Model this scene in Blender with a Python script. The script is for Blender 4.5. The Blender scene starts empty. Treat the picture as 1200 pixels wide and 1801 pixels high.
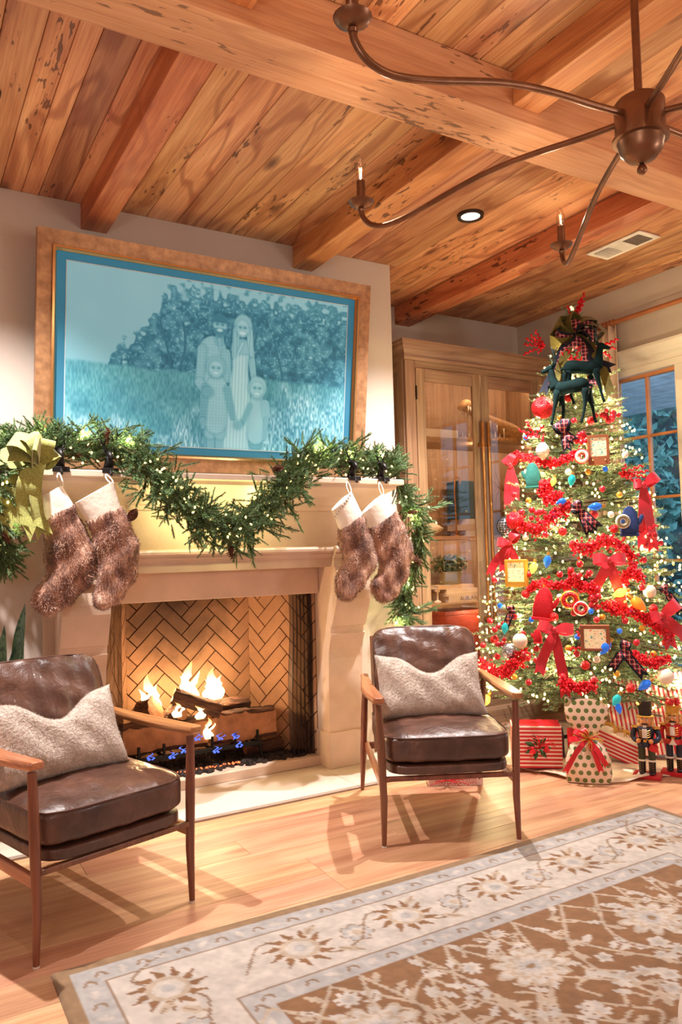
import bpy, bmesh, math, random
import numpy as np
from mathutils import Vector, Matrix

random.seed(7)
rng = np.random.default_rng(11)
SC = bpy.context.scene
COL = SC.collection

# ------------------------------------------------------------------ camera
YAW, PITCH, ROLL, FPX = 0.529209534, 0.0528245573, -0.0258223404, 1347.83231
CAM = np.array([0.0, 0.0, 1.3])
_fw = np.array([math.sin(YAW) * math.cos(PITCH), math.cos(YAW) * math.cos(PITCH), math.sin(PITCH)])
_r0 = np.array([math.cos(YAW), -math.sin(YAW), 0.0])
_u0 = np.cross(_r0, _fw)
_R = math.cos(ROLL) * _r0 + math.sin(ROLL) * _u0
_U = -math.sin(ROLL) * _r0 + math.cos(ROLL) * _u0
cam_data = bpy.data.cameras.new('camera')
cam = bpy.data.objects.new('camera', cam_data)
COL.objects.link(cam)
cam.matrix_world = Matrix(((_R[0], _U[0], -_fw[0], CAM[0]), (_R[1], _U[1], -_fw[1], CAM[1]),
                           (_R[2], _U[2], -_fw[2], CAM[2]), (0, 0, 0, 1)))
cam_data.sensor_fit = 'VERTICAL'
cam_data.sensor_height = 36.0
cam_data.lens = FPX / 1801.0 * 36.0
cam_data.clip_start = 0.05
SC.camera = cam

# ------------------------------------------------------------------ colour management
SC.view_settings.view_transform = 'Standard'
SC.view_settings.look = 'None'
SC.view_settings.gamma = 1.0
SC.view_settings.use_curve_mapping = False
SC.view_settings.exposure = 0.46
try:
    SC.cycles.use_denoising = True
    SC.cycles.max_bounces = 8
    SC.cycles.diffuse_bounces = 4
    SC.cycles.glossy_bounces = 4
    SC.cycles.transmission_bounces = 6
    SC.cycles.transparent_max_bounces = 12
    SC.cycles.sample_clamp_indirect = 4.0
    SC.cycles.caustics_reflective = False
    SC.cycles.caustics_refractive = False
except Exception:
    pass


def lin(c):
    """sRGB 0-255 -> linear rgba"""
    o = []
    for v in c[:3]:
        v = v / 255.0
        o.append(v / 12.92 if v <= 0.04045 else ((v + 0.055) / 1.055) ** 2.4)
    return (o[0], o[1], o[2], 1.0)


# ------------------------------------------------------------------ world: even dusk sky
WORLD_STRENGTH = 2.4
w = bpy.data.worlds.new('dusk_sky')
SC.world = w
w.use_nodes = True
bg = w.node_tree.nodes['Background']
bg.inputs[0].default_value = lin((186, 208, 232))
bg.inputs[1].default_value = WORLD_STRENGTH

# ------------------------------------------------------------------ ceiling downlights (spot lamps inside the recessed cans)
ZC = 3.236


def spot(name, loc, energy, color, size, blend=0.6, radius=0.04):
    d = bpy.data.lights.new(name, 'SPOT')
    d.energy = energy
    d.color = color
    d.spot_size = math.radians(size)
    d.spot_blend = blend
    d.shadow_soft_size = radius
    o = bpy.data.objects.new(name, d)
    o.location = loc
    COL.objects.link(o)
    return o


def point(name, loc, energy, color, radius=0.05):
    d = bpy.data.lights.new(name, 'POINT')
    d.energy = energy
    d.color = color
    d.shadow_soft_size = radius
    o = bpy.data.objects.new(name, d)
    o.location = loc
    COL.objects.link(o)
    return o


WARM = (1.0, 0.93, 0.90)
DOWNLIGHTS = [(2.88, 3.35), (0.30, 3.35), (0.30, 1.10), (2.88, 1.10), (1.60, -0.9), (-0.6, -0.9), (3.9, -0.9)]
for i, (x, y) in enumerate(DOWNLIGHTS):
    spot('downlight_lamp', (x, y, ZC - 0.03), 430 if y > 3 else 26, WARM, 108, 1.0, 0.022)


# two fill lamps added behind the viewpoint (stands built further down)
FILL_LAMPS = [(-0.95, -0.55), (3.55, -0.35)]
for x, y in FILL_LAMPS:
    point('fill_lamp_light', (x, y, 1.62), 36, (1.0, 0.93, 0.93), 0.16)


# ------------------------------------------------------------------ pixel -> world on an axis plane
def ray(x, y):
    return _fw + _R * (x - 600.0) / FPX - _U * (y - 900.5) / FPX


def on(x, y, ax, v):
    d = ray(x, y)
    t = (v - CAM[ax]) / d[ax]
    p = CAM + d * t
    return Vector((float(p[0]), float(p[1]), float(p[2])))


def oy(x, y, Y):
    return on(x, y, 1, Y)


def oz(x, y, Z):
    return on(x, y, 2, Z)


def ox(x, y, X):
    return on(x, y, 0, X)


# ------------------------------------------------------------------ mesh builder
class MB:
    def __init__(s):
        s.v = []
        s.f = []

    def add(s, vs, fs):
        o = len(s.v)
        s.v.extend([tuple(map(float, p)) for p in vs])
        s.f.extend([tuple(i + o for i in f) for f in fs])
        return s

    def box(s, x0, x1, y0, y1, z0, z1, M=None):
        vs = [(x0, y0, z0), (x1, y0, z0), (x1, y1, z0), (x0, y1, z0), (x0, y0, z1), (x1, y0, z1), (x1, y1, z1), (x0, y1, z1)]
        if M is not None:
            vs = [tuple(M @ Vector(p)) for p in vs]
        return s.add(vs, [(0, 3, 2, 1), (4, 5, 6, 7), (0, 1, 5, 4), (1, 2, 6, 5), (2, 3, 7, 6), (3, 0, 4, 7)])

    def prism(s, poly, fn, d0, d1):
        """poly: 2D points; fn(u,v,d)->xyz; extruded d0..d1"""
        n = len(poly)
        a = [fn(u, v, d0) for u, v in poly]
        b = [fn(u, v, d1) for u, v in poly]
        fs = [tuple(range(n - 1, -1, -1)), tuple(range(n, 2 * n))]
        for i in range(n):
            j = (i + 1) % n
            fs.append((i, j, n + j, n + i))
        return s.add(a + b, fs)

    def tube(s, pts, r, n=8, cap=True, closed=False):
        pts = [Vector(p) for p in pts]
        m = len(pts)
        rs = r if isinstance(r, (list, tuple)) else [r] * m
        vs = []
        up = None
        for i, p in enumerate(pts):
            if closed:
                t = pts[(i + 1) % m] - pts[i - 1]
            else:
                t = pts[min(i + 1, m - 1)] - pts[max(i - 1, 0)]
            if t.length < 1e-9:
                t = Vector((0, 0, 1))
            t.normalize()
            if up is None:
                up = Vector((0, 0, 1)) if abs(t.z) < 0.9 else Vector((1, 0, 0))
            a = up - t * up.dot(t)
            if a.length < 1e-6:
                a = t.orthogonal()
            a.normalize()
            up = a
            b = t.cross(a)
            for k in range(n):
                an = 2 * math.pi * k / n
                vs.append(p + (a * math.cos(an) + b * math.sin(an)) * rs[i])
        fs = []
        for i in range(m if closed else m - 1):
            i2 = (i + 1) % m
            for k in range(n):
                k2 = (k + 1) % n
                fs.append((i * n + k, i * n + k2, i2 * n + k2, i2 * n + k))
        if cap and not closed:
            fs.append(tuple(range(n - 1, -1, -1)))
            fs.append(tuple((m - 1) * n + k for k in range(n)))
        return s.add(vs, fs)

    def loft(s, rings, cap=True, closed_ring=True):
        n = len(rings[0])
        vs = [p for r in rings for p in r]
        fs = []
        for i in range(len(rings) - 1):
            for k in range(n if closed_ring else n - 1):
                k2 = (k + 1) % n
                fs.append((i * n + k, i * n + k2, (i + 1) * n + k2, (i + 1) * n + k))
        if cap:
            fs.append(tuple(range(n - 1, -1, -1)))
            fs.append(tuple((len(rings) - 1) * n + k for k in range(n)))
        return s.add(vs, fs)

    def lathe(s, prof, c=(0, 0, 0), n=16, M=None, cap=True):
        rings = []
        for r, z in prof:
            rr = max(r, 1e-4)
            ring = [Vector((rr * math.cos(2 * math.pi * k / n), rr * math.sin(2 * math.pi * k / n), z)) for k in range(n)]
            if M is not None:
                ring = [M @ p for p in ring]
            rings.append([p + Vector(c) for p in ring])
        return s.loft(rings, cap=cap)

    def sphere(s, c, r, n=10, m=6, sc=(1, 1, 1), M=None):
        c = Vector(c)
        prof = []
        rings = []
        for i in range(m + 1):
            th = math.pi * i / m
            rr = max(math.sin(th), 1e-3)
            ring = []
            for k in range(n):
                p = Vector((rr * math.cos(2 * math.pi * k / n) * r * sc[0], rr * math.sin(2 * math.pi * k / n) * r * sc[1], -math.cos(th) * r * sc[2]))
                if M is not None:
                    p = M @ p
                ring.append(p + c)
            rings.append(ring)
        return s.loft(rings)

    def ribbon(s, pts, sides, th=0.002):
        """strip through pts; sides: half-width vectors"""
        vs = []
        n = len(pts)
        for i, (p, q) in enumerate(zip(pts, sides)):
            p = Vector(p)
            q = Vector(q)
            t = Vector(pts[min(i + 1, n - 1)]) - Vector(pts[max(i - 1, 0)])
            nn = t.cross(q)
            nn = nn.normalized() * th if nn.length > 1e-9 else Vector((0, 0, th))
            vs += [p - q - nn, p + q - nn, p + q + nn, p - q + nn]
        rings = [vs[4 * i:4 * i + 4] for i in range(n)]
        return s.loft(rings)

    def build(s, name, mat, parent=None, smooth=False, bevel=0.0, seg=2, world=True, sub=0):
        me = bpy.data.meshes.new(name)
        me.from_pydata(s.v, [], s.f)
        if bevel > 0:
            bm = bmesh.new()
            bm.from_mesh(me)
            bmesh.ops.recalc_face_normals(bm, faces=bm.faces)
            ed = [e for e in bm.edges if len(e.link_faces) == 2 and e.calc_face_angle(0) > 0.6]
            bmesh.ops.bevel(bm, geom=ed, offset=bevel, segments=seg, affect='EDGES', profile=0.5, clamp_overlap=True)
            bm.to_mesh(me)
            bm.free()
        else:
            bm = bmesh.new()
            bm.from_mesh(me)
            bmesh.ops.recalc_face_normals(bm, faces=bm.faces)
            bm.to_mesh(me)
            bm.free()
        me.update()
        return link(name, me, mat, parent, smooth, world, sub)


def link(name, me, mat, parent=None, smooth=False, world=True, sub=0):
    if mat is not None and len(me.materials) == 0:
        me.materials.append(mat)
    if smooth:
        me.polygons.foreach_set('use_smooth', [True] * len(me.polygons))
        if smooth == 'auto':
            try:
                me.set_sharp_from_angle(angle=math.radians(40))
            except Exception:
                pass
    o = bpy.data.objects.new(name, me)
    COL.objects.link(o)
    if sub:
        m = o.modifiers.new('sub', 'SUBSURF')
        m.levels = sub
        m.render_levels = sub
    if parent is not None:
        o.parent = parent
        if world:
            o.matrix_parent_inverse = wmat(parent).inverted()
    return o


def wmat(o):
    m = o.matrix_basis.copy()
    if o.parent is not None:
        m = wmat(o.parent) @ o.matrix_parent_inverse @ m
    return m


def thing(name, label, cat, loc=(0, 0, 0), rotz=0.0, group=None, rot=None):
    o = bpy.data.objects.new(name, None)
    COL.objects.link(o)
    o.empty_display_size = 0.05
    o.location = loc
    o.rotation_euler = rot if rot is not None else (0, 0, rotz)
    return tag(o, label, cat, group)


def tag(o, label=None, cat=None, group=None, kind=None):
    if label:
        o['label'] = label
    if cat:
        o['category'] = cat
    if group:
        o['group'] = group
    if kind:
        o['kind'] = kind
    return o


def copy_tree(o, parent=None):
    c = o.copy()
    COL.objects.link(c)
    if parent is not None:
        c.parent = parent
    for ch in list(o.children):
        copy_tree(ch, c)
    return c


def recenter(o):
    """move a mesh object's origin to its base centre, geometry stays where it is"""
    me = o.data
    n = len(me.vertices)
    a = np.empty(n * 3, dtype=np.float32)
    me.vertices.foreach_get('co', a)
    a = a.reshape(-1, 3)
    c = np.array([(a[:, 0].min() + a[:, 0].max()) / 2, (a[:, 1].min() + a[:, 1].max()) / 2, a[:, 2].min()])
    a -= c
    me.vertices.foreach_set('co', a.ravel())
    me.update()
    o.location = Vector(o.location) + Vector(c.tolist())
    return o


# ------------------------------------------------------------------ materials
MATS = {}


def new_mat(name):
    m = bpy.data.materials.new(name)
    m.use_nodes = True
    nt = m.node_tree
    b = nt.nodes['Principled BSDF']
    return m, nt, b


def N(nt, typ, **kw):
    n = nt.nodes.new(typ)
    for k, v in kw.items():
        setattr(n, k, v)
    return n


def ramp(nt, fac, stops, interp='LINEAR'):
    r = N(nt, 'ShaderNodeValToRGB')
    r.color_ramp.interpolation = interp
    el = r.color_ramp.elements
    while len(el) > 1:
        el.remove(el[-1])
    el[0].position = stops[0][0]
    el[0].color = stops[0][1]
    for p, c in stops[1:]:
        e = el.new(p)
        e.color = c
    nt.links.new(fac, r.inputs[0])
    return r.outputs[0]


def mixc(nt, fac, a, b, typ='MIX'):
    m = N(nt, 'ShaderNodeMix', data_type='RGBA', blend_type=typ)
    for sock, val in ((m.inputs[0], fac), (m.inputs[6], a), (m.inputs[7], b)):
        if hasattr(val, 'is_linked') or hasattr(val, 'links'):
            nt.links.new(val, sock)
        else:
            sock.default_value = val
    return m.outputs[2]


def coords(nt, scale=(1, 1, 1), rnd=0.0, kind='Object'):
    tc = N(nt, 'ShaderNodeTexCoord')
    out = tc.outputs[kind]
    if rnd:
        oi = N(nt, 'ShaderNodeObjectInfo')
        mu = N(nt, 'ShaderNodeVectorMath', operation='SCALE')
        cx = N(nt, 'ShaderNodeCombineXYZ')
        mm = N(nt, 'ShaderNodeMath', operation='MULTIPLY')
        mm.inputs[1].default_value = 7.31
        nt.links.new(oi.outputs['Random'], mm.inputs[0])
        nt.links.new(oi.outputs['Random'], cx.inputs[0])
        nt.links.new(mm.outputs[0], cx.inputs[1])
        nt.links.new(oi.outputs['Random'], cx.inputs[2])
        nt.links.new(cx.outputs[0], mu.inputs[0])
        mu.inputs['Scale'].default_value = rnd
        ad = N(nt, 'ShaderNodeVectorMath', operation='ADD')
        nt.links.new(out, ad.inputs[0])
        nt.links.new(mu.outputs[0], ad.inputs[1])
        out = ad.outputs[0]
    mp = N(nt, 'ShaderNodeMapping')
    mp.inputs['Scale'].default_value = scale
    nt.links.new(out, mp.inputs[0])
    return mp.outputs[0]


def noise(nt, vec, scale=5, detail=4, rough=0.55, dist=0.0):
    n = N(nt, 'ShaderNodeTexNoise')
    n.inputs['Scale'].default_value = scale
    n.inputs['Detail'].default_value = detail
    n.inputs['Roughness'].default_value = rough
    n.inputs['Distortion'].default_value = dist
    nt.links.new(vec, n.inputs['Vector'])
    return n.outputs['Fac']


def bump(nt, b, h, strength=0.2, dist=0.01):
    bn = N(nt, 'ShaderNodeBump')
    bn.inputs['Strength'].default_value = strength
    bn.inputs['Distance'].default_value = dist
    nt.links.new(h, bn.inputs['Height'])
    nt.links.new(bn.outputs[0], b.inputs['Normal'])


def plain(name, col, rough=0.6, metal=0.0, var=0.12, scale=8.0, bmp=0.0, bscale=60.0, sheen=0.0, coat=0.0, spec=0.5, col2=None, rnd=3.0):
    m, nt, b = new_mat(name)
    v = coords(nt, rnd=rnd)
    f = noise(nt, v, scale, 4)
    c1 = lin(col)
    if col2 is None:
        c0 = tuple(max(0, x * (1 - var * 1.6)) for x in c1[:3]) + (1,)
        c2 = tuple(min(1, x * (1 + var)) for x in c1[:3]) + (1,)
    else:
        c0, c2 = c1, lin(col2)
    col_out = ramp(nt, f, [(0.3, c0), (0.7, c2)])
    nt.links.new(col_out, b.inputs['Base Color'])
    b.inputs['Roughness'].default_value = rough
    b.inputs['Metallic'].default_value = metal
    b.inputs['Specular IOR Level'].default_value = spec
    if sheen:
        b.inputs['Sheen Weight'].default_value = sheen
        b.inputs['Sheen Roughness'].default_value = 0.4
    if coat:
        b.inputs['Coat Weight'].default_value = coat
        b.inputs['Coat Roughness'].default_value = 0.1
    if bmp:
        h = noise(nt, v, bscale, 5)
        bump(nt, b, h, bmp, 0.01)
    MATS[name] = m
    return m


def emit(name, col, strength, sampling='NONE'):
    m, nt, b = new_mat(name)
    b.inputs['Base Color'].default_value = lin(col)
    b.inputs['Emission Color'].default_value = lin(col)
    b.inputs['Emission Strength'].default_value = strength
    b.inputs['Roughness'].default_value = 0.3
    try:
        m.cycles.emission_sampling = sampling
    except Exception:
        pass
    MATS[name] = m
    return m


def wood(name, dark, mid, light, axis='x', rough=0.45, peck=0.0, knots=0.35, spread=0.3, rings=0.5, fine=1.0, coat=0.0):
    """plank timber: long grain along one axis, cathedral rings, knots, pecky pits; tone differs from piece to piece"""
    m, nt, b = new_mat(name)
    ai = 'xyz'.index(axis)

    def sc(al, ac):
        s = [ac, ac, ac]
        s[ai] = al
        return tuple(s)
    base = coords(nt, (1, 1, 1), rnd=23.0)

    def mapped(s):
        mp = N(nt, 'ShaderNodeMapping')
        mp.inputs['Scale'].default_value = s
        nt.links.new(base, mp.inputs[0])
        return mp.outputs[0]
    f1 = noise(nt, mapped(sc(0.55, 6.0 * fine)), 1.6, 5, 0.6, 0.8)
    f2 = noise(nt, mapped(sc(1.2, 60.0 * fine)), 2.0, 4, 0.6, 0.2)
    col = ramp(nt, f1, [(0.28, lin(dark)), (0.48, lin(mid)), (0.72, lin(light))])
    col = mixc(nt, 0.35, col, ramp(nt, f2, [(0.3, lin(dark)), (0.65, lin(light))]))
    # cathedral rings
    f3 = noise(nt, mapped(sc(0.7, 3.4 * fine)), 1.3, 2, 0.4, 0.3)
    mm = N(nt, 'ShaderNodeMath', operation='MULTIPLY')
    mm.inputs[1].default_value = 30.0
    nt.links.new(f3, mm.inputs[0])
    sn = N(nt, 'ShaderNodeMath', operation='SINE')
    nt.links.new(mm.outputs[0], sn.inputs[0])
    rg = ramp(nt, sn.outputs[0], [(0.55, (0, 0, 0, 1)), (1.0, (rings, rings, rings, 1))])
    col = mixc(nt, rg, col, lin(dark))
    # knots
    if knots:
        vo = N(nt, 'ShaderNodeTexVoronoi')
        vo.inputs['Scale'].default_value = 1.0
        nt.links.new(mapped(sc(1.3, 3.6)), vo.inputs['Vector'])
        kd = tuple(x * 0.35 for x in lin(dark)[:3]) + (1,)
        kf = ramp(nt, vo.outputs['Distance'], [(0.03, (knots, knots, knots, 1)), (0.085, (knots * 0.55,) * 3 + (1,)), (0.13, (0, 0, 0, 1))])
        col = mixc(nt, kf, col, kd)
    if peck:
        p1 = noise(nt, mapped(sc(5.0, 22.0)), 2.2, 3, 0.5, 0.3)
        p2 = noise(nt, mapped(sc(0.9, 3.0)), 1.1, 2, 0.5)
        mu = N(nt, 'ShaderNodeMath', operation='MULTIPLY')
        nt.links.new(p1, mu.inputs[0])
        nt.links.new(p2, mu.inputs[1])
        pf = ramp(nt, mu.outputs[0], [(0.362, (0, 0, 0, 1)), (0.385, (peck, peck, peck, 1))])
        col = mixc(nt, pf, col, tuple(x * 0.3 for x in lin(dark)[:3]) + (1,))
    hsv = N(nt, 'ShaderNodeHueSaturation')
    oi = N(nt, 'ShaderNodeObjectInfo')
    mr = N(nt, 'ShaderNodeMapRange')
    mr.inputs[3].default_value = 1.0 - spread
    mr.inputs[4].default_value = 1.0 + spread * 0.8
    nt.links.new(oi.outputs['Random'], mr.inputs[0])
    nt.links.new(mr.outputs[0], hsv.inputs['Value'])
    mr2 = N(nt, 'ShaderNodeMapRange')
    mr2.inputs[3].default_value = 0.49
    mr2.inputs[4].default_value = 0.51
    fr = N(nt, 'ShaderNodeMath', operation='FRACT')
    m17 = N(nt, 'ShaderNodeMath', operation='MULTIPLY')
    m17.inputs[1].default_value = 17.0
    nt.links.new(oi.outputs['Random'], m17.inputs[0])
    nt.links.new(m17.outputs[0], fr.inputs[0])
    nt.links.new(fr.outputs[0], mr2.inputs[0])
    nt.links.new(mr2.outputs[0], hsv.inputs['Hue'])
    nt.links.new(col, hsv.inputs['Color'])
    nt.links.new(hsv.outputs[0], b.inputs['Base Color'])
    b.inputs['Roughness'].default_value = rough
    if coat:
        b.inputs['Coat Weight'].default_value = coat
        b.inputs['Coat Roughness'].default_value = 0.15
    bump(nt, b, f2, 0.12, 0.004)
    MATS[name] = m
    return m


def attr_mat(name, rough=0.8, attr='Col', bmp=0.0, bscale=200.0, sheen=0.0, spec=0.5, coat=0.0):
    m, nt, b = new_mat(name)
    a = N(nt, 'ShaderNodeAttribute')
    a.attribute_name = attr
    nt.links.new(a.outputs['Color'], b.inputs['Base Color'])
    b.inputs['Roughness'].default_value = rough
    b.inputs['Specular IOR Level'].default_value = spec
    b.inputs['Coat Weight'].default_value = coat
    b.inputs['Coat Roughness'].default_value = 0.08
    if sheen:
        b.inputs['Sheen Weight'].default_value = sheen
    if bmp:
        v = coords(nt)
        h = noise(nt, v, bscale, 4)
        bump(nt, b, h, bmp, 0.01)
    MATS[name] = m
    return m


def glass_mat(name, tint=(255, 255, 255), refl=0.12, rough=0.02):
    m, nt, b = new_mat(name)
    nt.nodes.remove(b)
    out = nt.nodes['Material Output']
    tr = N(nt, 'ShaderNodeBsdfTransparent')
    tr.inputs[0].default_value = lin(tint)
    gl = N(nt, 'ShaderNodeBsdfGlossy')
    gl.inputs['Roughness'].default_value = rough
    lw = N(nt, 'ShaderNodeLayerWeight')          # Schlick reflectance of a thin pane, same from both sides
    pw = N(nt, 'ShaderNodeMath', operation='POWER')
    pw.inputs[1].default_value = 5.0
    nt.links.new(lw.outputs['Facing'], pw.inputs[0])
    ad = N(nt, 'ShaderNodeMath', operation='MULTIPLY_ADD')
    ad.inputs[1].default_value = 0.9
    ad.inputs[2].default_value = 0.025 + refl
    nt.links.new(pw.outputs[0], ad.inputs[0])
    mx = N(nt, 'ShaderNodeMixShader')
    nt.links.new(ad.outputs[0], mx.inputs[0])
    nt.links.new(tr.outputs[0], mx.inputs[1])
    nt.links.new(gl.outputs[0], mx.inputs[2])
    nt.links.new(mx.outputs[0], out.inputs[0])
    MATS[name] = m
    return m


def stripes_mat(name, c1, c2, axis, freq, duty=0.5, rough=0.35):
    m, nt, b = new_mat(name)
    v = coords(nt)
    sp = N(nt, 'ShaderNodeSeparateXYZ')
    nt.links.new(v, sp.inputs[0])
    mu = N(nt, 'ShaderNodeMath', operation='MULTIPLY')
    mu.inputs[1].default_value = freq
    nt.links.new(sp.outputs['XYZ'.index(axis.upper())], mu.inputs[0])
    fr = N(nt, 'ShaderNodeMath', operation='FRACT')
    nt.links.new(mu.outputs[0], fr.inputs[0])
    col = ramp(nt, fr.outputs[0], [(0.0, lin(c1)), (duty, lin(c2))], 'CONSTANT')
    nt.links.new(col, b.inputs['Base Color'])
    b.inputs['Roughness'].default_value = rough
    MATS[name] = m
    return m


def color_attr(me, cols):
    """cols: n x 3 linear values per vertex"""
    a = me.color_attributes.new('Col', 'FLOAT_COLOR', 'POINT')
    d = np.ones((len(me.vertices), 4), dtype=np.float32)
    d[:, :3] = cols
    a.data.foreach_set('color', d.ravel())


def srgb2lin(a):
    a = np.clip(np.asarray(a, dtype=float) / 255.0, 0, 1)
    return np.where(a <= 0.04045, a / 12.92, ((a + 0.055) / 1.055) ** 2.4)


# timbers
wood('ceiling_wood', (150, 82, 48), (210, 142, 94), (238, 188, 138), 'y', 0.45, peck=0.8, knots=0.85, spread=0.30, rings=0.6)
wood('beam_wood_y', (150, 74, 40), (206, 124, 74), (232, 166, 112), 'y', 0.5, peck=0.85, knots=0.6, spread=0.10, rings=0.35)
wood('beam_wood_x', (176, 110, 74), (220, 156, 112), (236, 184, 142), 'x', 0.5, peck=0.75, knots=0.5, spread=0.05, rings=0.3)
wood('floor_wood', (146, 94, 64), (188, 138, 102), (210, 168, 132), 'x', 0.42, peck=0.0, knots=0.55, spread=0.12, rings=0.22)
for ax in 'xyz':
    wood('oak_' + ax, (112, 80, 58), (158, 122, 92), (184, 150, 118), ax, 0.55, knots=0.0, spread=0.06, rings=0.3, fine=1.8)
wood('walnut', (112, 60, 34), (172, 106, 64), (204, 144, 96), 'y', 0.35, knots=0.0, spread=0.08, rings=0.25, fine=2.2, coat=0.3)
wood('walnut_z', (70, 34, 22), (118, 66, 44), (146, 88, 60), 'z', 0.4, knots=0.0, spread=0.08, rings=0.2, fine=2.2, coat=0.2)
wood('crate_wood', (150, 90, 56), (200, 136, 92), (226, 172, 128), 'x', 0.6, knots=0.4, spread=0.12, rings=0.25)
plain('wall_paint', (206, 194, 182), 0.9, var=0.03, scale=2.0, bmp=0.12, bscale=180)
plain('white_trim', (226, 216, 202), 0.45, var=0.02)
plain('limestone', (212, 186, 166), 0.8, var=0.07, scale=5.0, bmp=0.1, bscale=70)
plain('hearth_stone', (206, 190, 174), 0.6, var=0.05, scale=3.0)
plain('hearth_edge', (150, 132, 118), 0.9, var=0.1)
plain('fire_brick', (176, 132, 98), 0.85, var=0.10, scale=9.0, bmp=0.2, bscale=90, rnd=9)
plain('mortar', (96, 60, 40), 0.95, var=0.1)
plain('black_iron', (26, 23, 22), 0.5, 0.6, var=0.2)
plain('dark_bronze', (132, 94, 70), 0.36, 0.8, var=0.18, scale=14)
plain('brass', (186, 132, 78), 0.3, 0.9, var=0.12)
plain('hinge_metal', (48, 40, 36), 0.5, 0.7)
# ================================================================== THE ROOM
XR = 4.73          # right wall
YB = 4.94          # back wall
YC = 4.22          # chimney breast face
XC = 2.90          # chimney breast corner
XL = -1.6          # left wall
FX0, FX1, FZ1 = 0.95, 2.262, 1.055   # fire opening

# floor -------------------------------------------------------------
floor = MB().box(XL, XR, -2.6, YB, -0.06, -0.012).build('floor', MATS['floor_wood'])
tag(floor, kind='structure')
fr = random.Random(3)
row = 0
y = 4.94
while y > 0.3:
    wd = 0.178
    x = XL - fr.random() * 1.2
    while x < XR:
        L = fr.uniform(1.3, 2.6)
        x0, x1 = max(x, XL), min(x + L, XR)
        if x1 - x0 > 0.05 and not (y > 4.25 and x1 < XC):
            b_ = MB().box(x0 + 0.0006, x1 - 0.0006, max(y - wd, 0.2) + 0.0006, y - 0.0006, -0.013, 0.0).build('plank', MATS['floor_wood'], floor, bevel=0.0012, seg=1)
        x += L
    y -= wd
    row += 1

# ceiling -----------------------------------------------------------
ceiling = MB().box(XL, XR + 0.1, -2.6, YB + 0.1, ZC + 0.014, ZC + 0.06).build('ceiling', MATS['ceiling_wood'])
tag(ceiling, kind='structure')
MBY0, MBY1 = 2.232, 2.465
xs_back = [XL, -1.42, -1.22, -1.06, -0.88, -0.70, -0.5, -0.34, -0.17, 0.02, 0.18, 0.33, 0.469, 0.562 + 0.01, 0.657, 0.796, 0.94, 1.092, 1.233, 1.409, 1.582, 1.726, 1.897, 2.047, 2.23, 2.45, 2.60, 2.77, 2.96, 3.10, 3.28, 3.42, 3.58, 3.72, 3.86, 4.03, 4.17, 4.34, 4.50, 4.62, XR]


def ceil_planks(xs, y0, y1, breast):
    for a, b in zip(xs[:-1], xs[1:]):
        ye = y1
        if breast and a < XC:
            ye = YC
            if b > XC + 0.02:
                MB().box(XC + 0.001, b - 0.0012, YC, y1, ZC, ZC + 0.014).build('plank', MATS['ceiling_wood'], ceiling)
        MB().box(a + 0.0012, b - 0.0012, y0, ye, ZC, ZC + 0.014).build('plank', MATS['ceiling_wood'], ceiling, bevel=0.0026, seg=1)


ceil_planks(xs_back, MBY1 - 0.01, YB, True)
xs_front = [XL, -1.3, -1.1, -0.95, -0.76, -0.6, -0.4, -0.25, -0.05, 0.12, 0.3, 0.44, 0.62, 0.79, 0.94, 1.12, 1.3, 1.45, 1.60, 1.72, 1.86, 2.0, 2.12, 2.30, 2.46, 2.60, 2.78, 2.93, 3.1, 3.27, 3.45, 3.6, 3.8, 3.95, 4.13, 4.3, 4.5, XR]
ceil_planks(xs_front, -0.4, MBY0 + 0.01, False)

mb_ = MB().box(XL, XR - 0.001, MBY0, MBY1, 3.036, ZC - 0.001).build('ceiling_beam', MATS['beam_wood_x'], bevel=0.004)
tag(mb_, 'thick pale main beam crossing the ceiling below the joists', 'beam', kind='structure')
joists = [(0.872, 1.011), (2.162, 2.299), (3.43, 3.568)]
for i, (a, b) in enumerate(joists):
    ye = YC if a < XC else YB
    o = MB().box(a, b, MBY1 + 0.001, ye, 3.093, ZC - 0.001).build('ceiling_beam', MATS['beam_wood_y'], bevel=0.003)
    tag(o, ['short joist above the upper corner of the framed picture', 'short joist meeting the wall above the far end of the framed picture', 'short joist ending above the oak display cabinet'][i], 'beam', kind='structure')
for i, (a, b) in enumerate([(0.872, 1.011), (2.162, 2.299), (3.43, 3.568)]):
    o = MB().box(a, b, -0.4, MBY0 - 0.001, 3.093, ZC - 0.001).build('ceiling_beam', MATS['beam_wood_y'], bevel=0.003)
    tag(o, ['joist on the near side of the main beam, at the top edge', 'joist on the near side of the main beam, beside the chandelier rod', 'joist on the near side of the main beam, past the chandelier'][i], 'beam', kind='structure')

# walls --------------------------------------------------------------
wb = MB().box(XC - 0.2, XR + 0.1, YB, YB + 0.1, -0.02, ZC + 0.05).build('wall_back', MATS['wall_paint'])
tag(wb, kind='structure')
wrr = MB().box(XL - 0.1, XR + 0.1, -2.7, -2.6, -0.02, ZC + 0.05).build('wall_rear', MATS['wall_paint'])
tag(wrr, kind='structure')
wl = MB().box(XL - 0.1, XL, -2.6, YB, -0.02, ZC + 0.05).build('wall_left', MATS['wall_paint'])
tag(wl, kind='structure')
br = MB()
br.box(XL, FX0 - 0.06, YC, YC + 0.7, 0, ZC)
br.box(FX1 + 0.06, XC, YC, YC + 0.7, 0, ZC)
br.box(FX0 - 0.06, FX1 + 0.06, YC, YC + 0.7, FZ1 + 0.1, ZC)
br.box(FX0 - 0.06, FX1 + 0.06, YC + 0.6, YC + 0.7, 0, FZ1 + 0.1)
tag(br.build('wall_chimney', MATS['wall_paint'], bevel=0.0), kind='structure')

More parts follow.
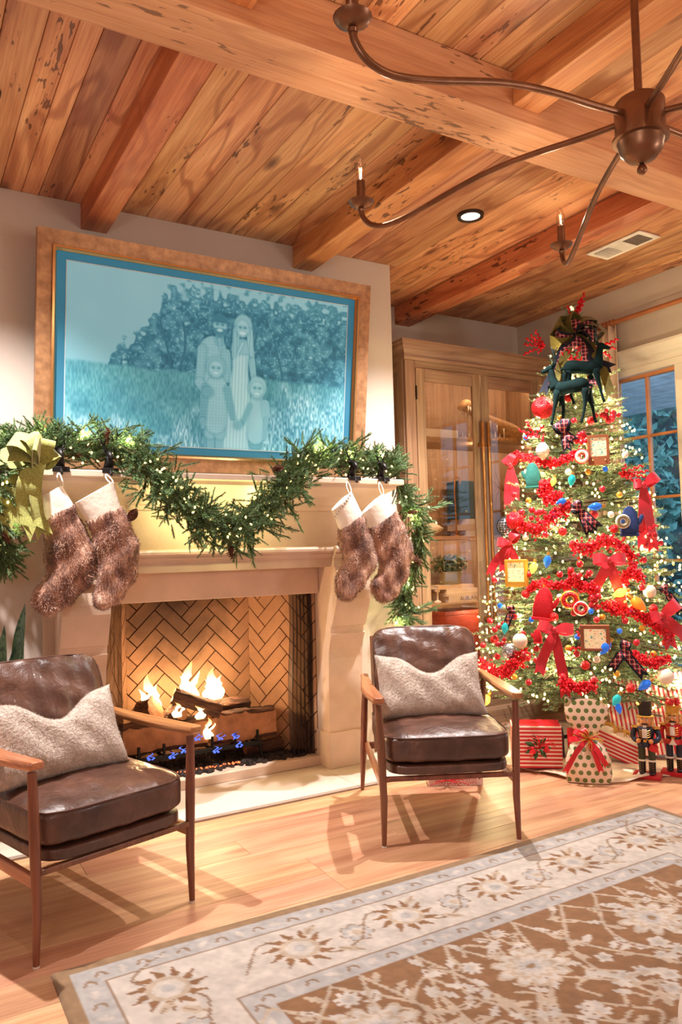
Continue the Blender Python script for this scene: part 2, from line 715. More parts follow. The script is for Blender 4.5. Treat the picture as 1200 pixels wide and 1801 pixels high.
# right wall with the window opening
WY0, WY1 = 2.2, float(ox(1092, 667, XR).y) + 0.20     # opening from far jamb towards the camera
WZ1 = float(ox(1140, 654, XR).z)
WZ0 = 0.25
wr = MB()
wr.box(XR, XR + 0.14, WY1, YB + 0.1, -0.02, ZC + 0.05)
wr.box(XR, XR + 0.14, -2.6, WY0, -0.02, ZC + 0.05)
wr.box(XR, XR + 0.14, WY0, WY1, WZ1, ZC + 0.05)
wr.box(XR, XR + 0.14, WY0, WY1, -0.02, WZ0)
tag(wr.build('wall_right', MATS['wall_paint']), kind='structure')
# ================================================================== WINDOW
plain('sash_wood', (214, 140, 88), 0.45, var=0.06)
glass_mat('window_glass', (236, 244, 250), 0.02)
ROWS = [0.27, 0.727, 1.183, 1.64, 2.095, 2.555]
win_units = [(3.385, 3.945), (2.72, 3.28)]
for wi, (y0, y1) in enumerate(win_units):
    wt = thing('window_%d' % (wi + 1), None, None, (XR + 0.06, (y0 + y1) / 2, 0.27))
    wt['kind'] = 'structure'
    x0, x1 = XR + 0.03, XR + 0.075
    m = MB()
    m.box(x0, x1, y0 - 0.0, y0 + 0.03, 0.25, 2.56)
    m.box(x0, x1, y1 - 0.03, y1, 0.25, 2.56)
    m.box(x0, x1, y0 + 0.03, y1 - 0.03, 2.53, 2.56)
    m.box(x0, x1, y0 + 0.03, y1 - 0.03, 0.25, 0.29)
    m.build('sash_frame', MATS['sash_wood'], wt, bevel=0.003, seg=1)
    ym = (y0 + y1) / 2
    MB().box(x0 + 0.005, x1 - 0.005, ym - 0.011, ym + 0.011, 0.29, 2.53).build('muntin', MATS['sash_wood'], wt, bevel=0.003, seg=1)
    for z in ROWS[1:-1]:
        for ya, yb in ((y0 + 0.03, ym - 0.011), (ym + 0.011, y1 - 0.03)):
            MB().box(x0 + 0.005, x1 - 0.005, ya, yb, z - 0.010, z + 0.010).build('muntin', MATS['sash_wood'], wt, bevel=0.003, seg=1)
    for za, zb in zip(ROWS[:-1], ROWS[1:]):
        for ya, yb in ((y0 + 0.03, ym - 0.01), (ym + 0.01, y1 - 0.03)):
            MB().box(x0 + 0.02, x0 + 0.024, ya, yb, za + 0.01, zb - 0.01).build('pane', MATS['window_glass'], wt)
# casing: posts and moulded header
tr = thing('trim_1', None, None, (XR, 3.3, 0.25))
tr['kind'] = 'structure'
for a, b in ((3.28, 3.385), (3.945, 4.07), (2.6, 2.72)):
    MB().box(XR - 0.025, XR + 0.10, a, b, 0.0, 2.555).build('casing_post', MATS['white_trim'], tr, bevel=0.006)
m = MB()
prof = [(0.0, 2.553), (-0.03, 2.553), (-0.03, 2.60), (-0.022, 2.605), (-0.022, 2.635), (-0.045, 2.645), (-0.045, 2.66), (-0.06, 2.685), (-0.085, 2.715), (-0.085, 2.735), (0.0, 2.735)]
m.prism([(XR + a, z) for a, z in prof], lambda u, v, d: (u, d, v), 2.4, 4.10)
m.build('casing_header', MATS['white_trim'], tr)
MB().box(XR - 0.05, XR + 0.10, 2.6, 4.08, 0.21, 0.25).build('sill', MATS['white_trim'], tr, bevel=0.006)

# curtain on its rod -------------------------------------------------
plain('curtain_rod_wood', (170, 104, 66), 0.45, var=0.08)
rod = MB().tube([(4.62, 1.6, 2.955), (4.62, 4.02, 2.955)], 0.017, 12).build('curtain_rod', MATS['curtain_rod_wood'], smooth='auto')
tag(rod, 'brown wooden curtain rod running above the window', 'curtain rod')
plain('curtain_cloth', (228, 206, 184), 0.9, var=0.05, bmp=0.15, bscale=300)
pts = []
for i in range(60):
    t = i / 59
    pts.append((4.62 + 0.030 * math.sin(t * 26), 3.80 + 0.24 * t))
m = MB()
rings = []
for z in np.linspace(0.03, 2.935, 24):
    k = 0.85 + 0.15 * (z / 2.94)
    rings.append([Vector((4.62 + (p[0] - 4.62) * (1.3 - 0.5 * z / 2.94), 3.92 + (p[1] - 3.92) * k, z)) for p in pts])
m.loft(rings, cap=False, closed_ring=False)
cu = m.build('curtain', MATS['curtain_cloth'], smooth=True)
so = cu.modifiers.new('t', 'SOLIDIFY')
so.thickness = 0.004
tag(cu, 'cream curtain panel hanging beside the window behind the tree top', 'curtain')
m = MB()
for i in range(7):
    t = i / 6
    m.tube([(4.62 + 0.024 * math.cos(a), 3.81 + 0.2 * t, 2.955 + 0.024 * math.sin(a)) for a in np.linspace(0, 2 * math.pi, 13)[:-1]], 0.004, 6, closed=True)
m.build('curtain_ring', MATS['curtain_rod_wood'], cu, smooth=True)

# ================================================================== OUTSIDE THE WINDOW: porch
plain('painted_brick', (176, 206, 222), 0.85, var=0.10, scale=20, bmp=0.2)
plain('porch_mortar', (112, 136, 150), 0.9)
plain('porch_board', (222, 232, 238), 0.7, var=0.18, scale=6)
plain('porch_dark', (96, 120, 136), 0.6, var=0.1)
wood('porch_post_wood', (136, 158, 168), (180, 202, 212), (210, 228, 236), 'z', 0.7, knots=0.0, rings=0.4, spread=0.05)
plain('porch_floor', (120, 128, 132), 0.8)
pf = MB().box(XR + 0.2, 7.3, 2.0, 7.4, -0.2, -0.05).build('ground_porch', MATS['porch_floor'])
tag(pf, kind='structure')
bw = MB().box(XR + 0.3, 5.62, 5.06, 5.2, -0.1, 3.0).build('wall_porch', MATS['porch_mortar'])
tag(bw, kind='structure')
bm_ = MB().box(0, 0.195, -0.012, 0.012, 0, 0.058)
b0 = bm_.build('brick', MATS['painted_brick'], None, bevel=0.004, seg=1)
first = True
for r in range(8, 41):
    z = r * 0.068
    off = 0.1 if r % 2 else 0.0
    x = XR + 0.32 - off
    while x < 5.62:
        if x + 0.195 < 5.64 and x > XR + 0.2:
            o = b0 if first else b0.copy()
            if not first:
                COL.objects.link(o)
            first = False
            o.parent = bw
            o.location = (x, 5.06, z)
        x += 0.205
porch_ceiling = MB().box(XR + 0.15, 7.25, 2.0, 7.25, 2.80, 2.86).build('ceiling_porch', MATS['porch_board'])
tag(porch_ceiling, kind='structure')
for i in range(17):
    xx = XR + 0.2 + i * 0.14
    MB().box(xx, xx + 0.132, 2.2, 7.2, 2.785, 2.80).build('plank', MATS['porch_board'], porch_ceiling)
pb = MB().box(XR + 0.3, 7.2, 7.0, 7.2, 2.45, 2.785).build('porch_beam', MATS['porch_dark'])
tag(pb, 'dark grey beam under the porch ceiling outside', 'beam', kind='structure')
pp = MB().box(6.78, 6.98, 6.9, 7.08, -0.05, 2.45).build('porch_post', MATS['porch_post_wood'], bevel=0.01)
tag(pp, 'weathered grey timber porch post seen through the window', 'post')
pd = thing('door_1', None, None, (6.2, 7.35, -0.05))
pd['kind'] = 'structure'
MB().box(5.3, 6.6, 7.3, 7.36, -0.05, 2.45).build('door_leaf', MATS['porch_dark'], pd)
MB().box(5.62, 5.66, 5.06, 7.3, -0.05, 2.785).build('door_reveal', MATS['porch_dark'], pd)
plain('garden_leaf', (96, 150, 140), 0.8, var=0.4, scale=3.0)
plain('hedge_core', (64, 100, 104), 0.9, var=0.3, scale=2.0)


def leaf_cloud(n, boxfn, size):
    V = []
    F = []
    for i in range(n):
        c = boxfn()
        a = rng.normal(size=3)
        a /= np.linalg.norm(a)
        b = np.cross(a, rng.normal(size=3))
        b /= np.linalg.norm(b)
        s_ = size * (0.6 + 0.8 * rng.random())
        o = len(V)
        V += [c - a * s_, c + b * s_ * 0.45, c + a * s_, c - b * s_ * 0.45]
        F.append((o, o + 1, o + 2, o + 3))
    return V, F


for k, (cx, cy, cz, rx, rz_) in enumerate([(9.3, 8.3, 1.9, 1.3, 1.5), (8.0, 10.2, 1.4, 1.2, 1.4)]):
    t = thing('garden_tree', ['blue-green garden tree beyond the porch post', 'second garden tree farther back behind the porch'][k], 'tree', (cx, cy, -0.1), group='garden trees outside')

    def bf(cx=cx, cy=cy, cz=cz, rx=rx, rz_=rz_):
        while True:
            q = rng.uniform(-1, 1, 3)
            if 0.35 < np.linalg.norm(q) < 1:
                return np.array([cx + q[0] * rx, cy + q[1] * rx, cz + q[2] * rz_])
    V, F = leaf_cloud(3600, bf, 0.10)
    fo = MB().add(V, F).build('foliage', MATS['garden_leaf'], t)
    fo['kind'] = 'stuff'
    MB().tube([(cx, cy, -0.1), (cx + 0.05, cy, 0.8), (cx, cy + 0.1, cz)], [0.12, 0.09, 0.05], 8).build('trunk', MATS['porch_dark'], t)

hd = thing('garden_hedge', 'dark hedge closing the garden behind the porch', 'hedge', (9.5, 11.5, -0.1))
hp = [(7.0, 13.0), (13.5, 8.0)]
hv = Vector((13.5 - 7.0, 8.0 - 13.0, 0)).normalized()
hn = Vector((hv.y, -hv.x, 0))
m = MB()
rings = []
for i in range(20):
    c_ = Vector((5.6, 14.0, 0)) + hv * (i * 0.72)
    rings.append([c_ + hn * (0.5 + 0.12 * math.sin(i * 1.7)) + Vector((0, 0, -0.1)), c_ + hn * 0.55 + Vector((0, 0, 2.4)), c_ + Vector((0, 0, 4.4 + 0.3 * math.sin(i * 2.1))), c_ - hn * 0.5 + Vector((0, 0, 2.2)), c_ - hn * 0.5 + Vector((0, 0, -0.1))])
m.loft(rings)
m.build('core', MATS['hedge_core'], hd)


def hf_():
    i = rng.random() * 13.6
    c_ = Vector((5.6, 14.0, 0)) + hv * i + hn * (0.50 + rng.random() * 0.25) + Vector((0, 0, rng.uniform(-0.1, 4.3)))
    return np.array(c_)


V, F = leaf_cloud(7000, hf_, 0.12)
fo = MB().add(V, F).build('foliage', MATS['garden_leaf'], hd)
fo['kind'] = 'stuff'
gg = MB().box(5.0, 18.0, 2.0, 18.0, -0.4, -0.21).build('ground_garden', MATS['hedge_core'])
tag(gg, kind='structure')

# ================================================================== FIREPLACE SURROUND
CX = 1.606
fp = thing('fireplace_mantel', 'carved limestone mantel surround with scrolled legs framing the fire', 'mantel', (CX, YC, 0.0))
YS = 3.99      # frieze face
X0c, X1c = CX - 0.925, CX + 0.925


def ringrect(o, z, yf=YS):
    return [Vector((X0c - o, yf - o, z)), Vector((X1c + o, yf - o, z)), Vector((X1c + o, YC - 0.001, z)), Vector((X0c - o, YC - 0.001, z))]


m = MB()
m.loft([ringrect(o, z) for o, z in [(0.0, 1.545), (0.012, 1.55), (0.012, 1.572), (0.022, 1.58), (0.03, 1.60), (0.05, 1.63), (0.08, 1.655), (0.115, 1.675), (0.125, 1.68), (0.125, 1.70)]])
m.build('cornice', MATS['limestone'], fp)
m = MB()
m.loft([ringrect(o, z) for o, z in [(0.15, 1.7005), (0.160, 1.705), (0.160, 1.730), (0.155, 1.735)]])
m.build('mantel_shelf', MATS['limestone'], fp)
MB().box(X0c, X1c, YS, YC - 0.001, 1.34, 1.5445).build('frieze', MATS['limestone'], fp)
# lower moulding (breaks forward above the legs)
prof = [(0.0, 1.34), (-0.035, 1.338), (-0.042, 1.325), (-0.040, 1.312), (-0.024, 1.303), (-0.024, 1.29), (-0.012, 1.283), (-0.010, 1.272), (0.0, 1.27), (0.0, 1.217), (0.20, 1.217), (0.20, 1.34)]
m = MB()
m.prism([(YS - 0.006 + a, z) for a, z in prof], lambda u, v, d: (d, u, v), CX - 0.645, CX + 0.645)
m.build('lower_moulding', MATS['limestone'], fp)
for a, b in ((X0c - 0.0, CX - 0.6455), (CX + 0.6455, X1c + 0.0)):
    m = MB()
    m.prism([(YS - 0.04 + q, z) for q, z in prof[:-2]] + [(YC - 0.001, 1.217), (YC - 0.001, 1.34)], lambda u, v, d: (d, u, v), a, b)
    m.build('lower_moulding', MATS['limestone'], fp)
MB().box(FX0 + 0.0, FX1, 4.165, YC - 0.001, FZ1, 1.2165).build('lintel', MATS['limestone'], fp, bevel=0.003, seg=1)
# legs: scrolled consoles
cons = [(1.216, 3.955), (1.195, 3.955), (1.19, 3.93), (1.175, 3.93), (1.17, 3.945), (1.12, 3.942), (1.07, 3.938), (1.02, 3.945), (0.97, 3.965), (0.91, 3.99), (0.86, 4.012), (0.855, 4.03), (0.815, 4.032), (0.81, 4.022), (0.77, 4.04), (0.72, 4.054), (0.66, 4.062), (0.55, 4.066), (0.40, 4.068), (0.222, 4.068)]
for s in (0, 1):
    a, b = (FX1 + 0.002, FX1 + 0.237) if s else (FX0 - 0.237, FX0 - 0.002)
    m = MB()
    poly = [(yv, z) for z, yv in cons] + [(YC - 0.001, 0.222), (YC - 0.001, 1.216)]
    m.prism(poly, lambda u, v, d: (d, u, v), a, b)
    m.build('leg_scroll', MATS['limestone'], fp)
    MB().box(a - 0.012, b + 0.012, 4.05, YC - 0.001, 0.012, 0.2215).build('leg_plinth', MATS['limestone'], fp, bevel=0.003, seg=1)
    a2, b2 = (b + 0.0005, b + 0.05) if s else (a - 0.05, a - 0.0005)
    MB().box(a2, b2, 4.15, YC - 0.001, 0.012, 1.2165).build('pilaster', MATS['limestone'], fp)
MB().box(FX0, FX1, 4.175, YC + 0.06, 0.0125, 0.066).build('sill_step', MATS['limestone'], fp, bevel=0.003, seg=1)

# hearth slabs
hearth = thing('hearth', 'pale stone hearth slabs set flush in front of the fireplace', 'hearth', (CX, 3.9, 0))
for a, b in ((0.35, 1.0), (1.003, 2.222), (2.225, 2.86)):
    MB().box(a, b, 3.70, YC - 0.002, 0.0005, 0.012).build('slab', MATS['hearth_stone'], hearth, bevel=0.0015, seg=1)
    MB().box(a, b, 3.672, 3.699, 0.0005, 0.010).build('edge_strip', MATS['hearth_edge'], hearth, bevel=0.001, seg=1)

# ------------------------------------------------------------------ FIREBOX with herringbone brick
firebox = thing('firebox', 'herringbone firebrick firebox behind the burning logs', 'firebox', (CX, 4.5, 0.06))
FBY = 4.66
BX0, BX1 = CX - 0.40, CX + 0.40
m = MB()
e = 0.012
m.add([(BX0, FBY + e, 0), (BX1, FBY + e, 0), (BX1, FBY + e, 1.2), (BX0, FBY + e, 1.2), (FX1 + e, YC + 0.01, 0), (FX1 + e, YC + 0.01, 1.2), (FX0 - e, YC + 0.01, 0), (FX0 - e, YC + 0.01, 1.2)],
      [(0, 1, 2, 3), (1, 4, 5, 2), (0, 3, 7, 6), (2, 5, 7, 3), (0, 6, 4, 1)])
m.build('mortar_bed', MATS['mortar'], firebox)


def clip(poly, x0, x1, y0, y1):
    def cut(p, f, inter):
        out = []
        for i in range(len(p)):
            a, b = p[i], p[(i + 1) % len(p)]
            fa, fb = f(a), f(b)
            if fa:
                out.append(a)
            if fa != fb:
                out.append(inter(a, b))
        return out
    for ax, val, sgn in ((0, x0, 1), (0, x1, -1), (1, y0, 1), (1, y1, -1)):
        if not poly:
            return []
        poly = cut(poly, lambda q: (q[ax] - val) * sgn >= 0,
                   lambda a, b: tuple(a[k] + (b[k] - a[k]) * (val - a[ax]) / (b[ax] - a[ax]) for k in (0, 1)))
    return poly


def area(p):
    return abs(sum(p[i][0] * p[(i + 1) % len(p)][1] - p[(i + 1) % len(p)][0] * p[i][1] for i in range(len(p)))) / 2


def herring(width, height, L, W, fn, off):
    g = 0.0035
    c, s_ = math.cos(math.pi / 4), math.sin(math.pi / 4)
    for i in range(-40, 40):
        for j in range(-12, 12):
            ox_, oy_ = i * W + j * L, i * W - j * L
            for x0, x1, y0, y1 in ((0, L, 0, W), (-W, 0, 0, L)):
                r = [(ox_ + x0 + g, oy_ + y0 + g), (ox_ + x1 - g, oy_ + y0 + g), (ox_ + x1 - g, oy_ + y1 - g), (ox_ + x0 + g, oy_ + y1 - g)]
                r = [(x * c - y * s_ + off[0], x * s_ + y * c + off[1]) for x, y in r]
                r = clip(r, 0.002, width - 0.002, 0.0, height)
                if len(r) >= 3 and area(r) > 2e-4:
                    MB().prism(r, fn, 0.0, 0.012 + 0.002 * random.random()).build('brick', MATS['fire_brick'], firebox)


BL_, BW_ = 0.235, 0.0785
herring(BX1 - BX0, 1.12, BL_, BW_, lambda u, v, d: (BX0 + u, FBY + 0.010 - d, 0.04 + v), (0.40, 0.05))
vec = Vector((FX1 - BX1, YC - FBY, 0))
sw = vec.length
vu = vec.normalized()
nu = Vector((vu.y, -vu.x, 0))
herring(sw, 1.12, BL_, BW_, lambda u, v, d: (BX1 + vu.x * u + nu.x * (d - 0.010), FBY + vu.y * u + nu.y * (d - 0.010), 0.04 + v), (0.13, 0.02))
vec2 = Vector((FX0 - BX0, YC - FBY, 0))
vu2 = vec2.normalized()
nu2 = Vector((-vu2.y, vu2.x, 0))
herring(sw, 1.12, BL_, BW_, lambda u, v, d: (BX0 + vu2.x * u + nu2.x * (d - 0.010), FBY + vu2.y * u + nu2.y * (d - 0.010), 0.04 + v), (0.13, 0.02))

# soot stain at the top middle of the firebox, with lintel shade painted into the brick
nt = MATS['fire_brick'].node_tree
b = nt.nodes['Principled BSDF']
src = b.inputs['Base Color'].links[0].from_socket
tc = N(nt, 'ShaderNodeTexCoord')
mp = N(nt, 'ShaderNodeMapping')
mp.inputs['Location'].default_value = (-1.50 / 0.60, -4.66 / 1.2, -1.12 / 0.85)
mp.inputs['Scale'].default_value = (1 / 0.60, 1 / 1.2, 1 / 0.85)
nt.links.new(tc.outputs['Object'], mp.inputs[0])
ln = N(nt, 'ShaderNodeVectorMath', operation='LENGTH')
nt.links.new(mp.outputs[0], ln.inputs[0])
nz = noise(nt, tc.outputs['Object'], 7, 3)
ad = N(nt, 'ShaderNodeMath', operation='MULTIPLY_ADD')
ad.inputs[1].default_value = 0.5
nt.links.new(nz, ad.inputs[0])
nt.links.new(ln.outputs['Value'], ad.inputs[2])
sf = ramp(nt, ad.outputs[0], [(0.32, (0.95, 0.95, 0.95, 1)), (0.72, (0.6, 0.6, 0.6, 1)), (1.0, (0, 0, 0, 1))])
nt.links.new(mixc(nt, sf, src, lin((46, 28, 22))), b.inputs['Base Color'])

# lava rock bed
plain('lava_rock', (52, 40, 36), 0.95, var=0.4, scale=40, rnd=9)
rb = []
for k in range(5):
    mm_ = MB()
    mm_.sphere((0, 0, 0), 1.0, 7, 4)
    mm_.v = [tuple(np.array(p) * (0.75 + 0.5 * rng.random())) for p in mm_.v]
    rb.append(mm_)
m = MB()
for i in range(950):
    yy = rng.uniform(4.235, 4.6)
    hw = 0.64 - (yy - 4.22) * 0.58
    xx = CX + rng.uniform(-hw, hw)
    s_ = rng.uniform(0.010, 0.021)
    t = rb[rng.integers(5)]
    M = Matrix.Translation((xx, yy, 0.06 + 0.012 * rng.random() + 0.02 * (yy - 4.2))) @ Matrix.Rotation(rng.uniform(0, 6), 4, 'Z') @ Matrix.Scale(s_, 4)
    m.add([M @ Vector(p) for p in t.v], t.f)
lr = m.build('lava_rock_bed', MATS['lava_rock'])
tag(lr, 'bed of dark lava rock under the fire grate', 'lava rock', kind='stuff')
m = MB().box(FX0 + 0.005, FX1 - 0.005, YC + 0.061, 4.655, 0.03, 0.055)
m.build('base_slab', MATS['mortar'], firebox)

# grate
gr = thing('fire_grate', 'black iron grate with upright tines holding the logs', 'grate', (1.55, 4.36, 0.07))
g0, g1 = oy(235, 1345, 4.30), oy(462, 1318, 4.30)
zg = 0.175
MB().box(g0.x, g1.x, 4.29, 4.315, zg - 0.012, zg + 0.012).build('front_bar', MATS['black_iron'], gr, bevel=0.003)
MB().box(g0.x, g1.x, 4.50, 4.52, zg - 0.012, zg + 0.012).build('rear_bar', MATS['black_iron'], gr, bevel=0.003)
for i in range(6):
    xx = g0.x + 0.03 + (g1.x - g0.x - 0.06) * i / 5
    MB().tube([(xx, 4.302, zg + 0.075), (xx, 4.302, zg + 0.01), (xx, 4.32, zg), (xx, 4.51, zg)], 0.009, 6).build('tine', MATS['black_iron'], gr)
for xx in (g0.x + 0.02, g1.x - 0.02):
    for yy in (4.302, 4.51):
        MB().tube([(xx, yy, zg), (xx + 0.015, yy - 0.01, 0.06)], 0.009, 6).build('leg', MATS['black_iron'], gr)

# logs
m_, nt, b = new_mat('bark')
v = coords(nt, (1, 1, 1), rnd=9)
mp = N(nt, 'ShaderNodeMapping')
mp.inputs['Scale'].default_value = (6, 40, 40)
nt.links.new(v, mp.inputs[0])
f = noise(nt, mp.outputs[0], 1.0, 5, 0.6, 0.5)
nt.links.new(ramp(nt, f, [(0.3, lin((38, 26, 22))), (0.5, lin((92, 60, 44))), (0.75, lin((140, 96, 66)))]), b.inputs['Base Color'])
b.inputs['Roughness'].default_value = 0.9
bump(nt, b, f, 0.9, 0.03)
MATS['bark'] = m_
plain('split_wood', (176, 120, 82), 0.85, var=0.2, scale=14, bmp=0.4, bscale=40)


def log_mesh(L, r, seed, split):
    g = random.Random(seed)
    rings = []
    n, R_ = 26, 22
    ph = [g.uniform(0, 6) for _ in range(8)]
    for i in range(R_):
        t = i / (R_ - 1)
        ring = []
        rr = r * (0.95 + 0.07 * math.sin(t * 6 + ph[0]))
        for k in range(n):
            a = 2 * math.pi * k / n
            q = rr * (1 + 0.07 * math.sin(3 * a + ph[1]) + 0.05 * math.sin(7 * a + ph[2] + 2 * t) + 0.05 * math.sin(11 * a - ph[3] + t * 9) + g.uniform(-0.05, 0.05))
            y, z = q * math.cos(a), q * math.sin(a)
            if split and y < -0.45 * r:
                y = -0.45 * r + 0.04 * r * math.sin(z * 60 + t * 5)
            ring.append(Vector(((t - 0.5) * L * (1 + 0.02 * math.sin(5 * a)), y, z)))
        rings.append(ring)
    return MB().loft(rings, cap=False), rings


def fire_log(p0, p1, r, seed, label, split=False):
    p0, p1 = Vector(p0), Vector(p1)
    c = (p0 + p1) / 2
    d = (p1 - p0)
    t = thing('fire_log', label, 'log', c, group='logs burning on the grate')
    q = d.to_track_quat('X', 'Z')
    t.rotation_euler = q.to_euler()
    mb, rings = log_mesh(d.length, r, seed, split)
    mb.build('bark', MATS['bark'], t, smooth='auto', world=False)
    mm_ = MB()
    for rg_ in (rings[0], rings[-1]):
        cc = sum(rg_, Vector()) / len(rg_)
        mm_.add([cc] + rg_, [(0, 1 + k, 1 + (k + 1) % len(rg_)) for k in range(len(rg_))])
    mm_.build('cut_end', MATS['split_wood'], t, world=False)
    if split:
        strip = []
        for rg_ in rings:
            f_ = [p for p in rg_ if p.y < -0.35 * r]
            zs_ = [p.z for p in f_]
            strip.append([Vector((rg_[0].x, -0.50 * r, min(zs_) * 0.93)), Vector((rg_[0].x, -0.52 * r, max(zs_) * 0.2)), Vector((rg_[0].x, -0.49 * r, max(zs_) * 0.93))])
        MB().loft(strip, cap=False, closed_ring=False).build('split_face', MATS['split_wood'], t, world=False)
    return t


fire_log((1.08, 4.43, 0.265), (1.60, 4.38, 0.275), 0.090, 1, 'long charred log with pale split face at the bottom near the screen', True)
fire_log((1.63, 4.40, 0.275), (2.03, 4.36, 0.285), 0.098, 2, 'thick log with pale split face at the far end of grate', True)
fire_log((1.24, 4.47, 0.40), (1.30, 4.39, 0.44), 0.062, 3, 'short stubby log end standing behind the armrest')
fire_log((1.42, 4.43, 0.49), (1.68, 4.34, 0.385), 0.046, 4, 'slim log leaning diagonally across the flames')
fire_log((1.62, 4.46, 0.40), (1.90, 4.44, 0.385), 0.040, 5, 'slim pale log lying flat behind the leaning log')
fire_log((1.42, 4.47, 0.37), (1.45, 4.39, 0.40), 0.058, 6, 'stubby upright log between the two tallest flames')
fire_log((1.86, 4.42, 0.115), (2.10, 4.40, 0.125), 0.04, 7, 'small blackened log end low beside the rocks')

# flames ---------------------------------------------------------------
m_, nt, b = new_mat('flame')
nt.nodes.remove(b)
tc = N(nt, 'ShaderNodeTexCoord')
sp = N(nt, 'ShaderNodeSeparateXYZ')
nt.links.new(tc.outputs['Generated'], sp.inputs[0])
colr = ramp(nt, sp.outputs[2], [(0.0, lin((255, 190, 110))), (0.15, lin((255, 236, 190))), (0.6, lin((255, 226, 160))), (1.0, lin((255, 168, 80)))])
em = N(nt, 'ShaderNodeEmission')
em.inputs[1].default_value = 3.2
nt.links.new(colr, em.inputs[0])
trn = N(nt, 'ShaderNodeBsdfTransparent')
mx = N(nt, 'ShaderNodeMixShader')
al = ramp(nt, sp.outputs[2], [(0.0, (0.75,) * 3 + (1,)), (0.55, (0.6,) * 3 + (1,)), (1.0, (0.15,) * 3 + (1,))])
nt.links.new(al, mx.inputs[0])
nt.links.new(trn.outputs[0], mx.inputs[1])
nt.links.new(em.outputs[0], mx.inputs[2])
nt.links.new(mx.outputs[0], nt.nodes['Material Output'].inputs[0])
m_.cycles.emission_sampling = 'NONE'
MATS['flame'] = m_
emit('blue_flame', (70, 100, 220), 0.9)
emit('ember', (255, 110, 60), 1.6)


def tongue(mb, base, h, r, lean, seed):
    g = random.Random(seed)
    rings = []
    n = 8
    ph = g.uniform(0, 6)
    for i in range(12):
        t = i / 11
        w_ = r * (math.sin(math.pi * min(1, t * 1.25 + 0.22)) if t < 0.62 else (1 - t) / 0.38 * 0.92) + 0.001
        cx = base[0] + lean[0] * t + 0.022 * math.sin(ph + t * 7) * t
        cy = base[1] + lean[1] * t
        rings.append([Vector((cx + w_ * math.cos(2 * math.pi * k / n), cy + 0.5 * w_ * math.sin(2 * math.pi * k / n), base[2] + h * t)) for k in range(n)])
    mb.loft(rings)


for k, (pxx, pyb, pyt, wdt, lab) in enumerate([(264, 1262, 1184, 11, 'bright flame above the stubby log end'), (332, 1238, 1162, 11, 'tallest bright flame in the middle of the fire'), (376, 1230, 1174, 11, 'bright flame above the flat pale log')]):
    mb = MB()
    Yf = 4.47
    base = oy(pxx, pyb, Yf)
    top = oy(pxx, pyt, Yf)
    hh = top.z - base.z
    rr = wdt / 300.0
    tongue(mb, (base.x, Yf, base.z), hh, rr, (0.0, 0), k)
    tongue(mb, (base.x - rr * 0.9, Yf + 0.01, base.z), hh * 0.66, rr * 0.75, (-0.01, 0), k + 10)
    tongue(mb, (base.x + rr * 0.9, Yf - 0.01, base.z), hh * 0.75, rr * 0.7, (0.012, 0), k + 20)
    tongue(mb, (base.x + rr * 0.2, Yf - 0.02, base.z), hh * 0.5, rr * 0.9, (-0.015, 0), k + 30)
    o = mb.build('flame', MATS['flame'], smooth=True)
    tag(o, lab, 'flame', 'flames over the logs')
for k, (pxx, pyb, pyt) in enumerate([(310, 1262, 1235), (365, 1300, 1262), (350, 1265, 1240)]):
    mb = MB()
    base, top = oy(pxx, pyb, 4.33), oy(pxx, pyt, 4.33)
    tongue(mb, base, top.z - base.z, 0.02, (0, 0), 40 + k)
    tongue(mb, (base.x + 0.02, base.y, base.z), (top.z - base.z) * 0.7, 0.015, (0.01, 0), 50 + k)
    o = mb.build('flame', MATS['flame'], smooth=True)
    tag(o, ['small flame licking between the front logs', 'small flame in the gap of the front logs', 'small flame under the leaning log'][k], 'flame', 'flames over the logs')
for k, (pxx, pyb) in enumerate([(262, 1338), (300, 1335), (320, 1325), (378, 1325), (418, 1315), (345, 1303), (385, 1302), (412, 1300)]):
    mb = MB()
    base = oy(pxx, pyb, 4.285)
    tongue(mb, (base.x, base.y, max(base.z, 0.075)), 0.040, 0.008, (0.005, 0), 60 + k)
    tongue(mb, (base.x + 0.02, base.y, max(base.z, 0.075)), 0.028, 0.007, (0.004, 0), 70 + k)
    o = mb.build('blue_flame', MATS['blue_flame'], smooth=True)
    tag(o, 'small blue gas flame low at the grate', 'flame', 'blue gas flames at the grate')
m = MB()
for i in range(60):
    c = oy(rng.uniform(255, 428), 1338 - rng.uniform(0, 6), 4.28)
    m.sphere((c.x, c.y, 0.078 + 0.01 * rng.random()), rng.uniform(0.003, 0.006), 5, 3)
eb = m.build('glowing_embers', MATS['ember'])
tag(eb, 'scatter of glowing red embers on the lava rock', 'embers', kind='stuff')
for xx, zz, en in ((1.36, 0.50, 4.2), (1.58, 0.55, 4.6), (1.72, 0.5, 4.0)):
    point('fire_glow', (xx, 4.44, zz), en, (1.0, 0.66, 0.34), 0.02)

